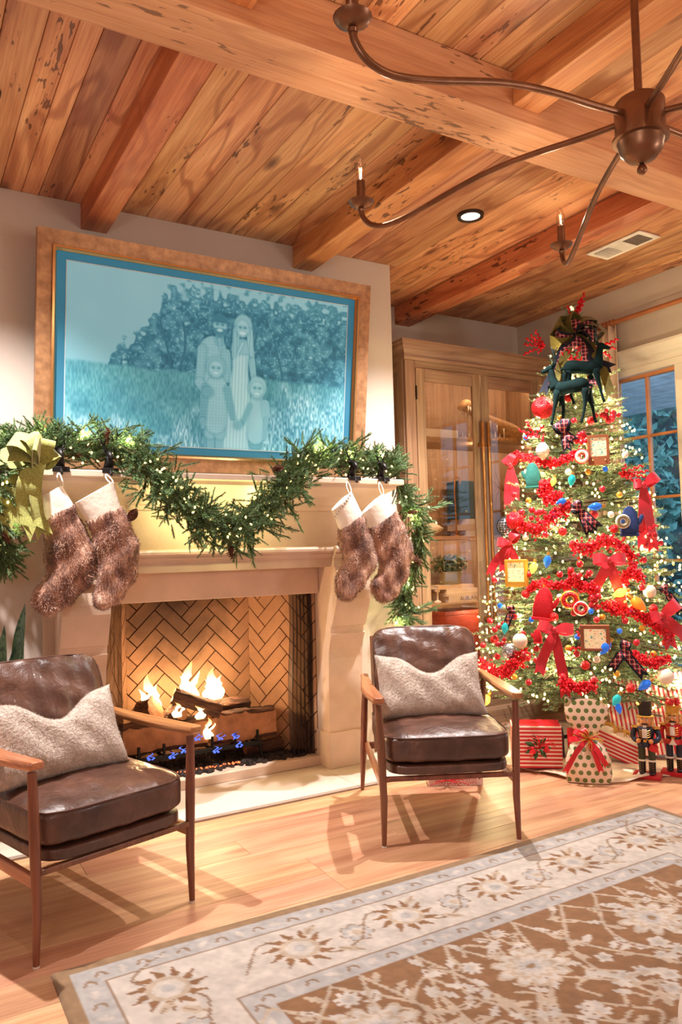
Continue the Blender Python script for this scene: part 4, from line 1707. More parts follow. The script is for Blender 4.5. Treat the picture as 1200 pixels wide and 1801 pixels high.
def loop_ribbon(c, tip, w_, up, mat, name, parent, wid, puff=0.5):
    """bow loop: out from knot c to tip and back, as a closed strip"""
    c, tip, up = Vector(c), Vector(tip), Vector(up).normalized()
    d = tip - c
    L = d.length
    dn = d.normalized()
    side = dn.cross(up).normalized()
    pts = []
    sides = []
    for i in range(17):
        a = math.pi * 2 * i / 16
        x = (1 - math.cos(a)) / 2
        zz = math.sin(a) * puff * L * 0.5 * math.sin(math.pi * min(1, x * 0.9 + 0.1)) ** 0.5
        pts.append(c + dn * (x * L) + up * zz)
        sides.append(side * wid * (0.35 + 0.65 * min(1, x * 2.2)))
    return MB().ribbon(pts, sides, 0.0012).build(name, mat, parent, smooth='auto')


def tail_ribbon(pts, wid, mat, name, parent, normal=(0, -1, 0), notch=True, th=0.0012, twist=0.0):
    P = polyline(pts, 18)
    vs = []
    sides = []
    nn = Vector(normal)
    for i, p in enumerate(P):
        t = Vector(P[min(i + 1, 17)] - P[max(i - 1, 0)])
        s_ = t.cross(nn)
        s_.normalize()
        k = i / 17
        s_ = Matrix.Rotation(twist * math.sin(k * 6), 3, t.normalized()) @ s_
        sides.append(s_ * wid * (0.55 + 0.45 * min(1, k * 4)))
    mb = MB().ribbon(P, sides, th)
    if notch:
        t = Vector(P[-1] - P[-2]).normalized()
        p, s_ = Vector(P[-1]), sides[-1]
        for sg in (-1, 1):
            mb.add([p, p + s_ * sg, p + s_ * sg + t * wid * 1.1, p + nn * th, p + s_ * sg + nn * th, p + s_ * sg + t * wid * 1.1 + nn * th], [(0, 1, 2), (5, 4, 3), (0, 2, 5, 3), (1, 4, 5, 2), (0, 3, 4, 1)])
    return mb.build(name, mat, parent, smooth='auto')


bk = oy(68, 818, 3.76)
bow = thing('velvet_bow', 'large olive green velvet bow tied on the mantel corner', 'bow', bk)
for (x, y, dy, wd) in [(0, 805, 0.02, 0.05), (20, 772, -0.02, 0.05), (48, 766, -0.04, 0.045), (80, 772, -0.03, 0.045), (96, 792, 0.0, 0.045), (60, 780, -0.09, 0.04)]:
    loop_ribbon(bk, oy(x, y, 3.74 + dy), 1, (0.1, -0.8, 0.5), MATS['green_velvet'], 'loop', bow, wd, 0.75)
MB().sphere(bk, 0.028, 10, 6, (1.2, 0.8, 1)).build('knot', MATS['green_velvet'], bow, smooth=True)
tail_ribbon([bk, oy(52, 850, 3.70), oy(50, 890, 3.715), oy(64, 925, 3.70)], 0.055, MATS['green_velvet'], 'tail', bow, (0.2, -1, 0.1))
tail_ribbon([bk, oy(30, 850, 3.72), oy(12, 890, 3.72), oy(25, 918, 3.70)], 0.052, MATS['green_velvet'], 'tail', bow, (-0.2, -1, 0.1))
tail_ribbon([bk, oy(62, 850, 3.72), oy(66, 900, 3.71), oy(74, 935, 3.72)], 0.03, MATS['green_velvet'], 'tail', bow, (0.3, -1, 0))

# ================================================================== STAG STOCKING HOOKS + STOCKINGS
plain('black_cast', (30, 27, 27), 0.45, 0.5, var=0.2)
SHY = YS - 0.16


def stag_hook(px_, py_, label, h=0.16):
    c = oy(px_, py_, SHY + 0.045)
    c.z = 1.736
    t = thing('stag_stocking_hook', label, 'stocking hook', c, group='stag head stocking hooks')
    m = MB()
    m.box(c.x - 0.04, c.x + 0.04, SHY - 0.004, SHY + 0.10, 1.736, 1.746)
    m.box(c.x - 0.04, c.x + 0.04, SHY - 0.010, SHY - 0.004, 1.720, 1.746)
    m.build('base', MATS['black_cast'], t, bevel=0.002, seg=1)
    MB().tube([(c.x, SHY - 0.008, 1.735), (c.x, SHY - 0.014, 1.715), (c.x, SHY - 0.028, 1.708), (c.x, SHY - 0.034, 1.722)], 0.005, 6).build('hook', MATS['black_cast'], t, smooth=True)
    hm = MB()
    y0 = SHY + 0.018
    hm.tube([(c.x, y0 + 0.02, 1.745), (c.x, y0 + 0.005, 1.78), (c.x, y0 - 0.005, 1.81)], [0.026, 0.021, 0.017], 8)
    hm.tube([(c.x, y0 + 0.01, 1.825), (c.x, y0 - 0.025, 1.812), (c.x, y0 - 0.05, 1.79)], [0.019, 0.017, 0.009], 8)
    for sx in (-1, 1):
        hm.tube([(c.x + sx * 0.012, y0, 1.83), (c.x + sx * 0.032, y0 + 0.002, 1.838)], [0.008, 0.002], 5)
    hm.build('head', MATS['black_cast'], t, smooth=True)
    for sx in (-1, 1):
        am = MB()
        k = h / 0.16
        main = [(c.x + sx * 0.008, y0 + 0.005, 1.832), (c.x + sx * 0.022 * k, y0 + 0.01, 1.86), (c.x + sx * 0.036 * k, y0 + 0.005, 1.832 + 0.065 * k), (c.x + sx * 0.030 * k, y0 - 0.005, 1.832 + 0.10 * k)]
        am.tube(polyline(main, 8), [0.0055, 0.005, 0.0048, 0.0045, 0.004, 0.0035, 0.003, 0.002], 6)
        am.tube([main[1], (c.x + sx * 0.012 * k, y0 - 0.02, 1.832 + 0.055 * k)], [0.0045, 0.002], 5)
        am.tube([main[2], (c.x + sx * 0.056 * k, y0 - 0.01, 1.832 + 0.085 * k)], [0.004, 0.002], 5)
        am.build('antler', MATS['black_cast'], t, smooth=True)
    return t


stag_hook(104, 830, 'black stag head hook nearest the velvet bow', 0.17)
stag_hook(190, 832, 'black stag head hook in the greenery above the second stocking', 0.19)
stag_hook(617, 848, 'black stag head hook above the stocking with a lettered cuff', 0.15)
stag_hook(668, 848, 'black stag head hook at the cabinet end of the mantel', 0.15)

m_, nt, b = new_mat('fur_skin')
v = coords(nt, rnd=4)
mp = N(nt, 'ShaderNodeMapping')
mp.inputs['Scale'].default_value = (1, 1, 0.6)
nt.links.new(v, mp.inputs[0])
f = noise(nt, mp.outputs[0], 10, 5, 0.65)
furcol = ramp(nt, f, [(0.32, lin((62, 38, 30))), (0.46, lin((124, 84, 68))), (0.57, lin((186, 142, 118))), (0.70, lin((236, 208, 186)))])
nt.links.new(furcol, b.inputs['Base Color'])
b.inputs['Roughness'].default_value = 0.9
b.inputs['Sheen Weight'].default_value = 0.4
MATS['fur_skin'] = m_
plain('cuff_cloth', (236, 226, 212), 0.9, var=0.04, bmp=0.3, bscale=25)
plain('cuff_print', (150, 132, 120), 0.9)


def fur_strands(o, n, L, wid, name, parent, mat):
    me = o.data
    me.calc_loop_triangles()
    nv = len(me.vertices)
    co = np.empty(nv * 3)
    me.vertices.foreach_get('co', co)
    co = co.reshape(-1, 3)
    no = np.empty(nv * 3)
    me.vertices.foreach_get('normal', no)
    no = no.reshape(-1, 3)
    nt_ = len(me.loop_triangles)
    tv = np.empty(nt_ * 3, dtype=np.int32)
    me.loop_triangles.foreach_get('vertices', tv)
    tv = tv.reshape(-1, 3)
    A, B_, C_ = co[tv[:, 0]], co[tv[:, 1]], co[tv[:, 2]]
    ar = np.linalg.norm(np.cross(B_ - A, C_ - A), axis=1)
    ii = rng.choice(nt_, n, p=ar / ar.sum())
    r1, r2 = rng.random(n), rng.random(n)
    fl_ = r1 + r2 > 1
    r1[fl_], r2[fl_] = 1 - r1[fl_], 1 - r2[fl_]
    p = A[ii] + (B_[ii] - A[ii]) * r1[:, None] + (C_[ii] - A[ii]) * r2[:, None]
    nn = no[tv[ii, 0]]
    d = nn * 0.75 + np.array([0, 0, -0.55]) + rng.normal(0, 0.35, (n, 3))
    d /= np.linalg.norm(d, axis=1)[:, None]
    s_ = np.cross(d, rng.normal(size=(n, 3)))
    s_ /= np.linalg.norm(s_, axis=1)[:, None]
    LL = L * (0.6 + 0.7 * rng.random(n))[:, None]
    V = np.stack([p - s_ * wid, p + s_ * wid, p + d * LL], 1).reshape(-1, 3)
    F = np.arange(3 * n).reshape(n, 3)
    me2 = bpy.data.meshes.new(name)
    me2.from_pydata(V.tolist(), [], F.tolist())
    fo_ = link(name, me2, mat, parent)
    fo_['kind'] = 'stuff'
    return fo_


def section_loft(stations, Y, depth, n=16, sub=3, yoff=None, round_end=True):
    """stations: (left px, right px) pairs -> elliptical sections in the plane y=Y"""
    L_ = polyline([oy(a[0], a[1], Y) for a, _ in stations], len(stations) * sub)
    R_ = polyline([oy(b_[0], b_[1], Y) for _, b_ in stations], len(stations) * sub)
    rings = []
    N_ = len(L_)
    for i, (l, r) in enumerate(zip(L_, R_)):
        c = Vector((l + r) / 2)
        h = Vector((r - l) / 2)
        k = 1.0
        dd = min(depth, h.length * 0.95)
        if yoff:
            c.y += yoff * i / N_
        ring = []
        for q in range(n):
            a = 2 * math.pi * q / n
            ring.append(c + h * math.cos(a) + Vector((0, dd * math.sin(a), 0)))
        rings.append(ring)
    return rings


def stocking(cuff, body, hookpx, label, Y=SHY - 0.06, lettered=False):
    top = oy(*cuff[1], Y)
    t = thing('stocking', label, 'stocking', top, group='fur stockings hung on the mantel')
    rings = section_loft(body, Y, 0.05, 18, 4)
    m = MB()
    m.loft(rings)
    o = m.build('fur_body', MATS['fur_skin'], t, smooth=True)
    # lumpy
    me = o.data
    for vv in me.vertices:
        q = vv.co
        k = 0.006 * (math.sin(q.x * 55 + q.z * 23) + math.sin(q.z * 41 - q.x * 37 + 1.7))
        vv.co = q + vv.normal * k
    fur_strands(o, 9000, 0.014, 0.0011, 'fur_pile', t, MATS['fur_skin'])
    # cuff: tilted band
    (a, b_, c, d) = cuff
    st = [(a, b_), ((a[0] * 0.5 + d[0] * 0.5, a[1] * 0.5 + d[1] * 0.5), (b_[0] * 0.5 + c[0] * 0.5, b_[1] * 0.5 + c[1] * 0.5)), (d, c)]
    rings = section_loft(st, Y - 0.004, 0.036, 18, 3)
    m = MB()
    m.loft(rings)
    cf = m.build('cuff', MATS['cuff_cloth'], t, smooth='auto')
    lp = oy(hookpx[0], hookpx[1], Y + 0.02)
    tp = oy(b_[0] - 3, b_[1] + 4, Y)
    hk = Vector((lp.x, SHY - 0.028, 1.712))
    MB().tube(polyline([tp, (tp + hk) / 2 + Vector((-0.010, 0, 0)), hk, (tp + hk) / 2 + Vector((0.012, -0.006, 0)), tp + Vector((0.012, 0, -0.004))], 14), 0.0035, 6).build('hanging_loop', MATS['cuff_cloth'], t, smooth=True)
    if lettered:
        m = MB()
        for k in range(9):
            q = k / 8
            p = oy(a[0] + 6 + (b_[0] - a[0] - 8) * q, a[1] + 10 + (b_[1] - a[1] - 3) * q, Y - 0.046)
            m.sphere(p, 0.006, 6, 4, (0.8, 0.3, 1.2))
        m.build('cuff_lettering', MATS['cuff_print'], cf)
    return t


stocking([(76, 872), (108, 853), (131, 890), (77, 923)],
         [((77, 918), (130, 889)), ((78, 947), (143, 920)), ((82, 977), (163, 957)), ((78, 1010), (173, 992)), ((68, 1030), (168, 1014)), ((60, 1045), (148, 1036)), ((57, 1059), (124, 1058)), ((63, 1073), (102, 1074)), ((75, 1080), (88, 1081))],
         (104, 838), 'brown fur stocking with white cuff, closest to the green velvet bow')
stocking([(132, 885), (199, 847), (213, 892), (155, 921)],
         [((155, 918), (214, 889)), ((167, 953), (233, 930)), ((175, 983), (246, 968)), ((173, 1010), (241, 998)), ((167, 1035), (231, 1025)), ((163, 1050), (219, 1046)), ((168, 1062), (206, 1062)), ((180, 1069), (194, 1070))],
         (190, 840), 'brown fur stocking with white cuff, between the bow stocking and the swag', Y=SHY - 0.09)
stocking([(584, 898), (618, 865), (637, 904), (598, 933)],
         [((597, 930), (637, 903)), ((599, 961), (653, 945)), ((603, 983), (663, 978)), ((598, 1007), (657, 998)), ((590, 1024), (645, 1020)), ((589, 1040), (634, 1037)), ((597, 1050), (622, 1050)), ((606, 1056), (613, 1056))],
         (617, 845), 'brown fur stocking with lettering inside its tipped white cuff', Y=SHY - 0.09, lettered=True)
stocking([(637, 903), (675, 868), (696, 898), (652, 933)],
         [((651, 930), (695, 898)), ((660, 964), (712, 933)), ((666, 990), (725, 970)), ((664, 1009), (721, 996)), ((656, 1028), (712, 1021)), ((656, 1043), (701, 1041)), ((665, 1053), (689, 1054)), ((674, 1057), (681, 1057))],
         (668, 845), 'brown fur stocking with white cuff at the cabinet end of the mantel', Y=SHY - 0.055)

# ================================================================== CEILING FITTINGS
plain('can_trim', (60, 44, 36), 0.5, 0.4)
plain('vent_white', (236, 226, 214), 0.5)
plain('vent_dark', (120, 104, 94), 0.6)
emit('downlight_glass', (255, 244, 226), 5.0)
for i, (x, y) in enumerate(DOWNLIGHTS):
    t = thing('recessed_downlight', ['lit recessed downlight in the planks beyond the chandelier arm', 'recessed downlight over the near armchair', 'recessed downlight over the rug by the near wall', 'recessed downlight beside the chandelier', 'recessed downlight behind the viewer, middle', 'recessed downlight behind the viewer, wall side', 'recessed downlight behind the viewer, window side'][i], 'downlight', (x, y, ZC - 0.012), group='recessed downlights')
    m = MB()
    m.lathe([(0.055, -0.002), (0.075, -0.006), (0.078, 0.011), (0.052, 0.011), (0.055, -0.002)], (x, y, ZC - 0.012), 28, cap=False)
    tr_ = m.build('trim_ring', MATS['can_trim'], t, smooth='auto')
    MB().lathe([(0.0, 0.002), (0.054, 0.002), (0.054, 0.008), (0.0, 0.008)], (x, y, ZC - 0.012), 24).build('lens', MATS['downlight_glass'], t)
vt = thing('air_vent', 'white rectangular air vent in the wooden ceiling', 'vent', (4.05, 3.24, ZC - 0.012))
MB().box(3.95, 4.155, 3.035, 3.455, ZC - 0.012, ZC - 0.001).build('frame', MATS['vent_white'], vt, bevel=0.003)
for y0, mt in ((3.07, 'vent_dark'), (3.30, 'vent_white')):
    MB().box(3.985, 4.12, y0, y0 + 0.12, ZC - 0.0145, ZC - 0.012).build('grille', MATS['vent_dark'], vt)
    for k in range(9):
        MB().box(3.985, 4.12, y0 + k * 0.0135, y0 + k * 0.0135 + 0.006, ZC - 0.0165, ZC - 0.0146).build('louvre', MATS[mt], vt)

# ================================================================== CHANDELIER
hub = CAM + ray(1127, 240) * 2.2
ch = thing('chandelier', 'bronze chandelier with long curved arms and candle bulbs', 'chandelier', hub)
H = Vector(hub)
glass_mat('bulb_glass', (255, 244, 230), 0.16)
emit('filament', (255, 214, 140), 1.0)
plain('candle_sleeve_white', (236, 226, 210), 0.5)
MB().lathe([(0.0, 0.135), (0.03, 0.125), (0.062, 0.105), (0.070, 0.095), (0.070, 0.0), (0.078, -0.004), (0.078, -0.012), (0.066, -0.014), (0.064, -0.02), (0.058, -0.045), (0.040, -0.066), (0.014, -0.076), (0.010, -0.080)], H, 32).build('hub', MATS['dark_bronze'], ch, smooth='auto')
MB().lathe([(0.004, -0.078), (0.008, -0.084), (0.014, -0.094), (0.014, -0.102), (0.008, -0.110), (0.001, -0.112)], H, 16).build('finial', MATS['dark_bronze'], ch, smooth=True)
MB().tube([H + Vector((0, 0, 0.12)), (H.x, H.y, ZC - 0.02)], 0.0115, 12).build('rod', MATS['dark_bronze'], ch, smooth='auto')
MB().lathe([(0.0, -0.05), (0.02, -0.048), (0.06, -0.02), (0.07, -0.012), (0.07, -0.001), (0.0, -0.001)], (H.x, H.y, ZC), 28).build('canopy', MATS['dark_bronze'], ch, smooth='auto')
armp = [(0.05, 0.055), (0.12, 0.05), (0.2, 0.047), (0.3, 0.046), (0.4, 0.04), (0.5, 0.026), (0.6, 0.003), (0.7, -0.022), (0.79, -0.040), (0.855, -0.042), (0.905, -0.022), (0.932, 0.012), (0.936, 0.035)]
for k, a in enumerate([57, 117, 177, 237, 297, 357]):
    ca_, sa_ = math.cos(math.radians(a)), math.sin(math.radians(a))
    pts = [(H.x + r * ca_, H.y + r * sa_, H.z + z) for r, z in armp]
    arm = MB().tube(polyline(pts, 40), 0.0095, 10).build('arm', MATS['dark_bronze'], ch, smooth=True)
    e_ = Vector((H.x + 0.936 * ca_, H.y + 0.936 * sa_, H.z))
    MB().lathe([(0.011, 0.028), (0.013, 0.036), (0.010, 0.042), (0.024, 0.046), (0.040, 0.056), (0.046, 0.066), (0.043, 0.067), (0.036, 0.060), (0.015, 0.056)], e_, 20).build('drip_cup', MATS['dark_bronze'], arm, smooth='auto')
    MB().lathe([(0.0155, 0.056), (0.0155, 0.140), (0.012, 0.142), (0.001, 0.142)], e_, 16).build('candle_sleeve', MATS['dark_bronze'], arm, smooth='auto')
    MB().lathe([(0.010, 0.142), (0.0125, 0.150), (0.0175, 0.165), (0.0175, 0.178), (0.013, 0.198), (0.007, 0.214), (0.001, 0.222)], e_, 14).build('bulb', MATS['bulb_glass'], arm, smooth=True)
    fm = MB()
    for sx in (-0.004, 0.004):
        fm.tube([e_ + Vector((sx, 0, 0.15)), e_ + Vector((sx * 1.2, 0.002, 0.19))], 0.0014, 5)
    fm.build('filament', MATS['filament'], arm)
    point('candle_lamp', e_ + Vector((0, 0, 0.18)), 4.0, (1.0, 0.86, 0.70), 0.002)
# ================================================================== RUG
RX0, RX1, RY1, RY0 = 0.43, 3.244, 2.597, 0.30


def rug_pattern(w_, h, px_m):
    """sRGB colours for a w x h raster, x from the left edge, y from the far edge"""
    tan = np.array((170, 136, 100.))
    grey = np.array((202, 198, 194.))
    cream = np.array((226, 216, 204.))
    brown = np.array((158, 114, 76.))
    line = np.array((164, 134, 106.))
    pale = np.array((212, 192, 168.))
    Yg, Xg = np.mgrid[0:h, 0:w_].astype(float)
    x = Xg / px_m
    y = Yg / px_m
    W = w_ / px_m
    dist = np.minimum(np.minimum(x, W - x), y)          # distance from the nearest edge
    img = np.zeros((h, w_, 3))
    img[:] = brown
    img[dist < 0.52] = grey
    img[dist < 0.435] = cream
    img[dist < 0.135] = grey
    img[dist < 0.05] = tan
    for d0, wd in ((0.437, 0.0045), (0.135, 0.0045)):
        img[np.abs(dist - d0) < wd] = line

    def stamp(cx, cy, r, fn):
        i0, i1 = max(0, int((cy - r) * px_m)), min(h, int((cy + r) * px_m) + 2)
        j0, j1 = max(0, int((cx - r) * px_m)), min(w_, int((cx + r) * px_m) + 2)
        if i1 <= i0 or j1 <= j0:
            return
        X_ = x[i0:i1, j0:j1] - cx
        Y_ = y[i0:i1, j0:j1] - cy
        sub = img[i0:i1, j0:j1]
        fn(X_, Y_, sub)

    def curve(pts, wd, col, n=160):
        for p in polyline([(a, b_, 0) for a, b_ in pts], n):
            stamp(p[0], p[1], wd * 1.2, lambda X_, Y_, s_: s_.__setitem__(X_ ** 2 + Y_ ** 2 < wd * wd, col))

    def flower(cx, cy, R, n, rot, cols, depth=0.35, squash=1.0):
        def fn(X_, Y_, s_):
            r = np.hypot(X_, Y_ * squash)
            a = np.arctan2(Y_, X_) + rot
            k = 1 - depth + depth * np.abs(np.cos(n * a / 2)) ** 0.7
            for f_, c_ in cols:
                s_[r < R * f_ * k] = c_
        stamp(cx, cy, R * 1.2, fn)

    def leaf(cx, cy, L, wd, ang, col, vein=None):
        def fn(X_, Y_, s_):
            c, q = math.cos(ang), math.sin(ang)
            u = (X_ * c + Y_ * q) / L
            v = (-X_ * q + Y_ * c) / wd
            m = (np.abs(u) < 1) & (np.abs(v) < (1 - u * u) * (1 + 0.25 * np.sin(u * 9)))
            s_[m] = col
            if vein is not None:
                s_[m & (np.abs(v) < 0.12)] = vein
        stamp(cx, cy, L * 1.05, fn)

    g = random.Random(4)
    # field: branching vines with leaves and palmettes
    fx0, fx1, fy0, fy1 = 0.55, W - 0.55, 0.55, h / px_m
    fl = brown * 1.06
    for k in range(11):
        xs0 = fx0 - 0.1 + (fx1 - fx0) * (k + 0.5) / 11 + g.uniform(-0.06, 0.06)
        for sgn in (1, -1):
            pts = [(xs0, fy0 - 0.02)]
            for q in range(1, 9):
                pts.append((xs0 + sgn * (0.16 * math.sin(q * 1.25 + k * 0.9) + 0.05 * q), fy0 + q * 0.24))
            curve(pts, 0.0062, pale, 480)
            for p in polyline([(a, b_, 0) for a, b_ in pts], 34)[1:]:
                a = g.uniform(0, 6.28)
                leaf(p[0] + 0.036 * math.cos(a), p[1] + 0.036 * math.sin(a), 0.032, 0.013, a, cream if g.random() < 0.6 else pale, brown if g.random() < 0.3 else None)
    for k in range(80):
        cx, cy = g.uniform(fx0, fx1), g.uniform(fy0, fy1)
        flower(cx, cy, g.uniform(0.022, 0.042), g.choice([5, 6, 8]), g.uniform(0, 6), [(1.0, cream), (0.5, grey), (0.25, pale)], 0.45)
    for k in range(120):
        cx, cy = g.uniform(fx0, fx1), g.uniform(fy0, fy1)
        a = g.uniform(0, 6.28)
        curve([(cx, cy), (cx + 0.07 * math.cos(a), cy + 0.07 * math.sin(a)), (cx + 0.11 * math.cos(a + 0.9), cy + 0.11 * math.sin(a + 0.9))], 0.006, pale, 30)
        leaf(cx + 0.12 * math.cos(a + 0.9), cy + 0.12 * math.sin(a + 0.9), 0.030, 0.014, a + 1.2, cream)
    for i in range(4):
        for j in range(4):
            cx, cy = fx0 + 0.16 + i * 0.56 + (0.28 if j % 2 else 0), fy0 + 0.22 + j * 0.46
            flower(cx, cy, 0.135, 11, 0.3 * i + j, [(1.0, pale), (0.88, cream), (0.66, pale), (0.5, cream), (0.3, grey), (0.14, tan)], 0.42, 1.2)
    # main border: jagged palmettes joined by vines
    def border_pts():
        L = []
        s_ = 0.26
        while s_ < h / px_m:
            L.append((0.285, s_ + 0.02, 0))
            L.append((W - 0.285, s_ + 0.02, 0))
            s_ += 0.44
        s_ = 0.72
        while s_ < W - 0.4:
            L.append((s_, 0.285, 1))
            s_ += 0.415
        return L
    for (cx, cy, hz) in border_pts():
        if hz:
            curve([(cx - 0.21, 0.34), (cx - 0.10, 0.20), (cx, 0.29), (cx + 0.10, 0.37), (cx + 0.21, 0.34)], 0.0045, line, 120)
        else:
            curve([(cx + 0.05, cy - 0.21), (cx - 0.08, cy - 0.1), (cx, cy), (cx + 0.08, cy + 0.10), (cx + 0.05, cy + 0.21)], 0.0045, line, 120)

        def jag(X_, Y_, s_):
            r = np.hypot(X_, Y_)
            a = np.arctan2(Y_, X_)
            k = 1 - 0.30 * np.abs(np.sin(a * 5.5)) ** 0.8
            s_[(r < 0.125 * k) & (r > 0.070 * k) & (np.sin(a * 11) > -0.35)] = brown
            s_[(r < 0.066)] = pale
            s_[(r < 0.048)] = cream
            s_[(r < 0.022)] = grey
        stamp(cx, cy, 0.135, jag)
        dx, dy = (0.21, 0.0) if hz else (0.0, 0.22)
        flower(cx + dx, cy + dy + 0.01, 0.062, 7, 0.5, [(1.0, line), (0.9, grey), (0.55, cream), (0.3, pale)], 0.35)
        for sg in (-1, 1):
            leaf(cx + dx * 0.52 + sg * 0.03, cy + dy * 0.52 + sg * 0.09 * (1 if hz else 0.3), 0.045, 0.016, 0.7 * sg, pale, line)
    # guard borders: little scrolls
    for d0, st in ((0.092, 0.105), (0.478, 0.115)):
        s_ = d0 + 0.04
        k = 0
        while s_ < max(W - d0, h / px_m):
            for (cx, cy, on_) in ((s_, d0, s_ < W - d0), (d0, s_, True), (W - d0, s_, True)):
                if on_ and cy < h / px_m:
                    if k % 2:
                        leaf(cx, cy, 0.026, 0.011, 0.6 + k, cream)
                    else:
                        curve([(cx - 0.018, cy + 0.008), (cx - 0.006, cy - 0.012), (cx + 0.010, cy - 0.006), (cx + 0.016, cy + 0.012)], 0.005, line, 16)
            s_ += st / 1.6
            k += 1
    n_ = vnoise(h, w_, 2.0, 21) * 0.5 + vnoise(h, w_, 5, 22) * 0.5
    img *= (0.70 + 0.16 * n_)[..., None]
    n2 = vnoise(h, w_, 60, 23)
    img *= (0.97 + 0.06 * n2)[..., None]
    return img


PXM = 1 / 0.0072
rw, rh = int((RX1 - RX0) * PXM), int((RY1 - RY0) * PXM)
rimg = rug_pattern(rw, rh, PXM)
xs = np.linspace(RX0, RX1, rw)
ys = np.linspace(RY1, RY0, rh)
XX, YY = np.meshgrid(xs, ys)
ZZ = 0.0115 + 0.0012 * (vnoise(rh, rw, 3, 31) - 0.5) + 0.002 * (vnoise(rh, rw, 50, 32) - 0.5)
YY = YY + 0.012 * np.sin(XX * 2.3 + 0.4) * np.clip(1 - (RY1 - YY) / 0.5, 0, 1)
ed = np.minimum(np.minimum(np.arange(rw), rw - 1 - np.arange(rw))[None, :], np.arange(rh)[:, None])
ZZ = np.where(ed == 0, 0.0008, ZZ)
co = np.stack([XX, YY, ZZ], -1).reshape(-1, 3)
idx = np.arange(rw * rh).reshape(rh, rw)
fs = np.stack([idx[:-1, :-1], idx[1:, :-1], idx[1:, 1:], idx[:-1, 1:]], -1).reshape(-1, 4)
me = bpy.data.meshes.new('area_rug')
me.from_pydata(co.tolist(), [], fs.tolist())
color_attr(me, srgb2lin(rimg.reshape(-1, 3)))
attr_mat('rug_wool', 0.95, bmp=0.5, bscale=420, sheen=0.15, spec=0.1)
rug = link('area_rug', me, MATS['rug_wool'], smooth=True)
tag(rug, 'brown wool area rug with cream vines and a pale floral border', 'rug')

# ================================================================== ARMCHAIRS
m_, nt, b = new_mat('leather')
v = coords(nt, rnd=5)
f = noise(nt, v, 6, 5, 0.6)
nt.links.new(ramp(nt, f, [(0.3, lin((58, 36, 28))), (0.55, lin((86, 56, 44))), (0.8, lin((120, 84, 68)))]), b.inputs['Base Color'])
b.inputs['Roughness'].default_value = 0.34
b.inputs['Coat Weight'].default_value = 0.15
h1 = noise(nt, v, 220, 3)
h2 = noise(nt, v, 9, 3, 0.5, 1.2)
ad = N(nt, 'ShaderNodeMath', operation='MULTIPLY_ADD')
ad.inputs[1].default_value = 0.12
nt.links.new(h1, ad.inputs[0])
nt.links.new(h2, ad.inputs[2])
bump(nt, b, ad.outputs[0], 0.35, 0.03)
MATS['leather'] = m_
plain('leather_piping', (96, 66, 54), 0.4, var=0.1)
m_, nt, b = new_mat('pillow_plush')
v = coords(nt, rnd=5)
f = noise(nt, v, 26, 5, 0.65)
nt.links.new(ramp(nt, f, [(0.3, lin((176, 156, 140))), (0.7, lin((222, 208, 194)))]), b.inputs['Base Color'])
b.inputs['Roughness'].default_value = 0.95
b.inputs['Sheen Weight'].default_value = 0.5
bump(nt, b, noise(nt, v, 90, 5), 0.8, 0.02)
MATS['pillow_plush'] = m_
plain('foot_glide', (220, 214, 206), 0.4)


def cushion(name, hx, hy, hz, c, parent, mat, rot=None, puff=0.35, crown=0.02, wrinkle=0.004, seed=0, n=22):
    """rounded box cushion, subdivided, crowned and a little wrinkled"""
    bm = bmesh.new()
    bmesh.ops.create_cube(bm, size=2.0)
    bmesh.ops.subdivide_edges(bm, edges=bm.edges, cuts=n, use_grid_fill=True)
    g = random.Random(seed)
    ph = [g.uniform(0, 6) for _ in range(6)]
    M = Matrix.Translation(c)
    if rot is not None:
        M = M @ rot
    e = 7.0
    for vv in bm.verts:
        x, y, z = vv.co
        k = (abs(x) ** e + abs(y) ** e + abs(z) ** e) ** (1 / e)
        x, y, z = x / k, y / k, z / k
        u2 = (1 - x * x) * (1 - y * y)
        px_, py_, pz_ = x * hx, y * hy, z * hz
        pz_ += crown * u2 * (1 if z > 0 else -0.2) * abs(z)
        wv = wrinkle * (math.sin(x * 9 + y * 5 + ph[0]) * math.sin(y * 7 - x * 3 + ph[1]) + 0.6 * math.sin(x * 21 + ph[2] + 4 * y))
        pz_ += wv * abs(z)
        vv.co = M @ Vector((px_, py_, pz_))
    me = bpy.data.meshes.new(name)
    bm.to_mesh(me)
    bm.free()
    return link(name, me, mat, parent, smooth=True, world=False)


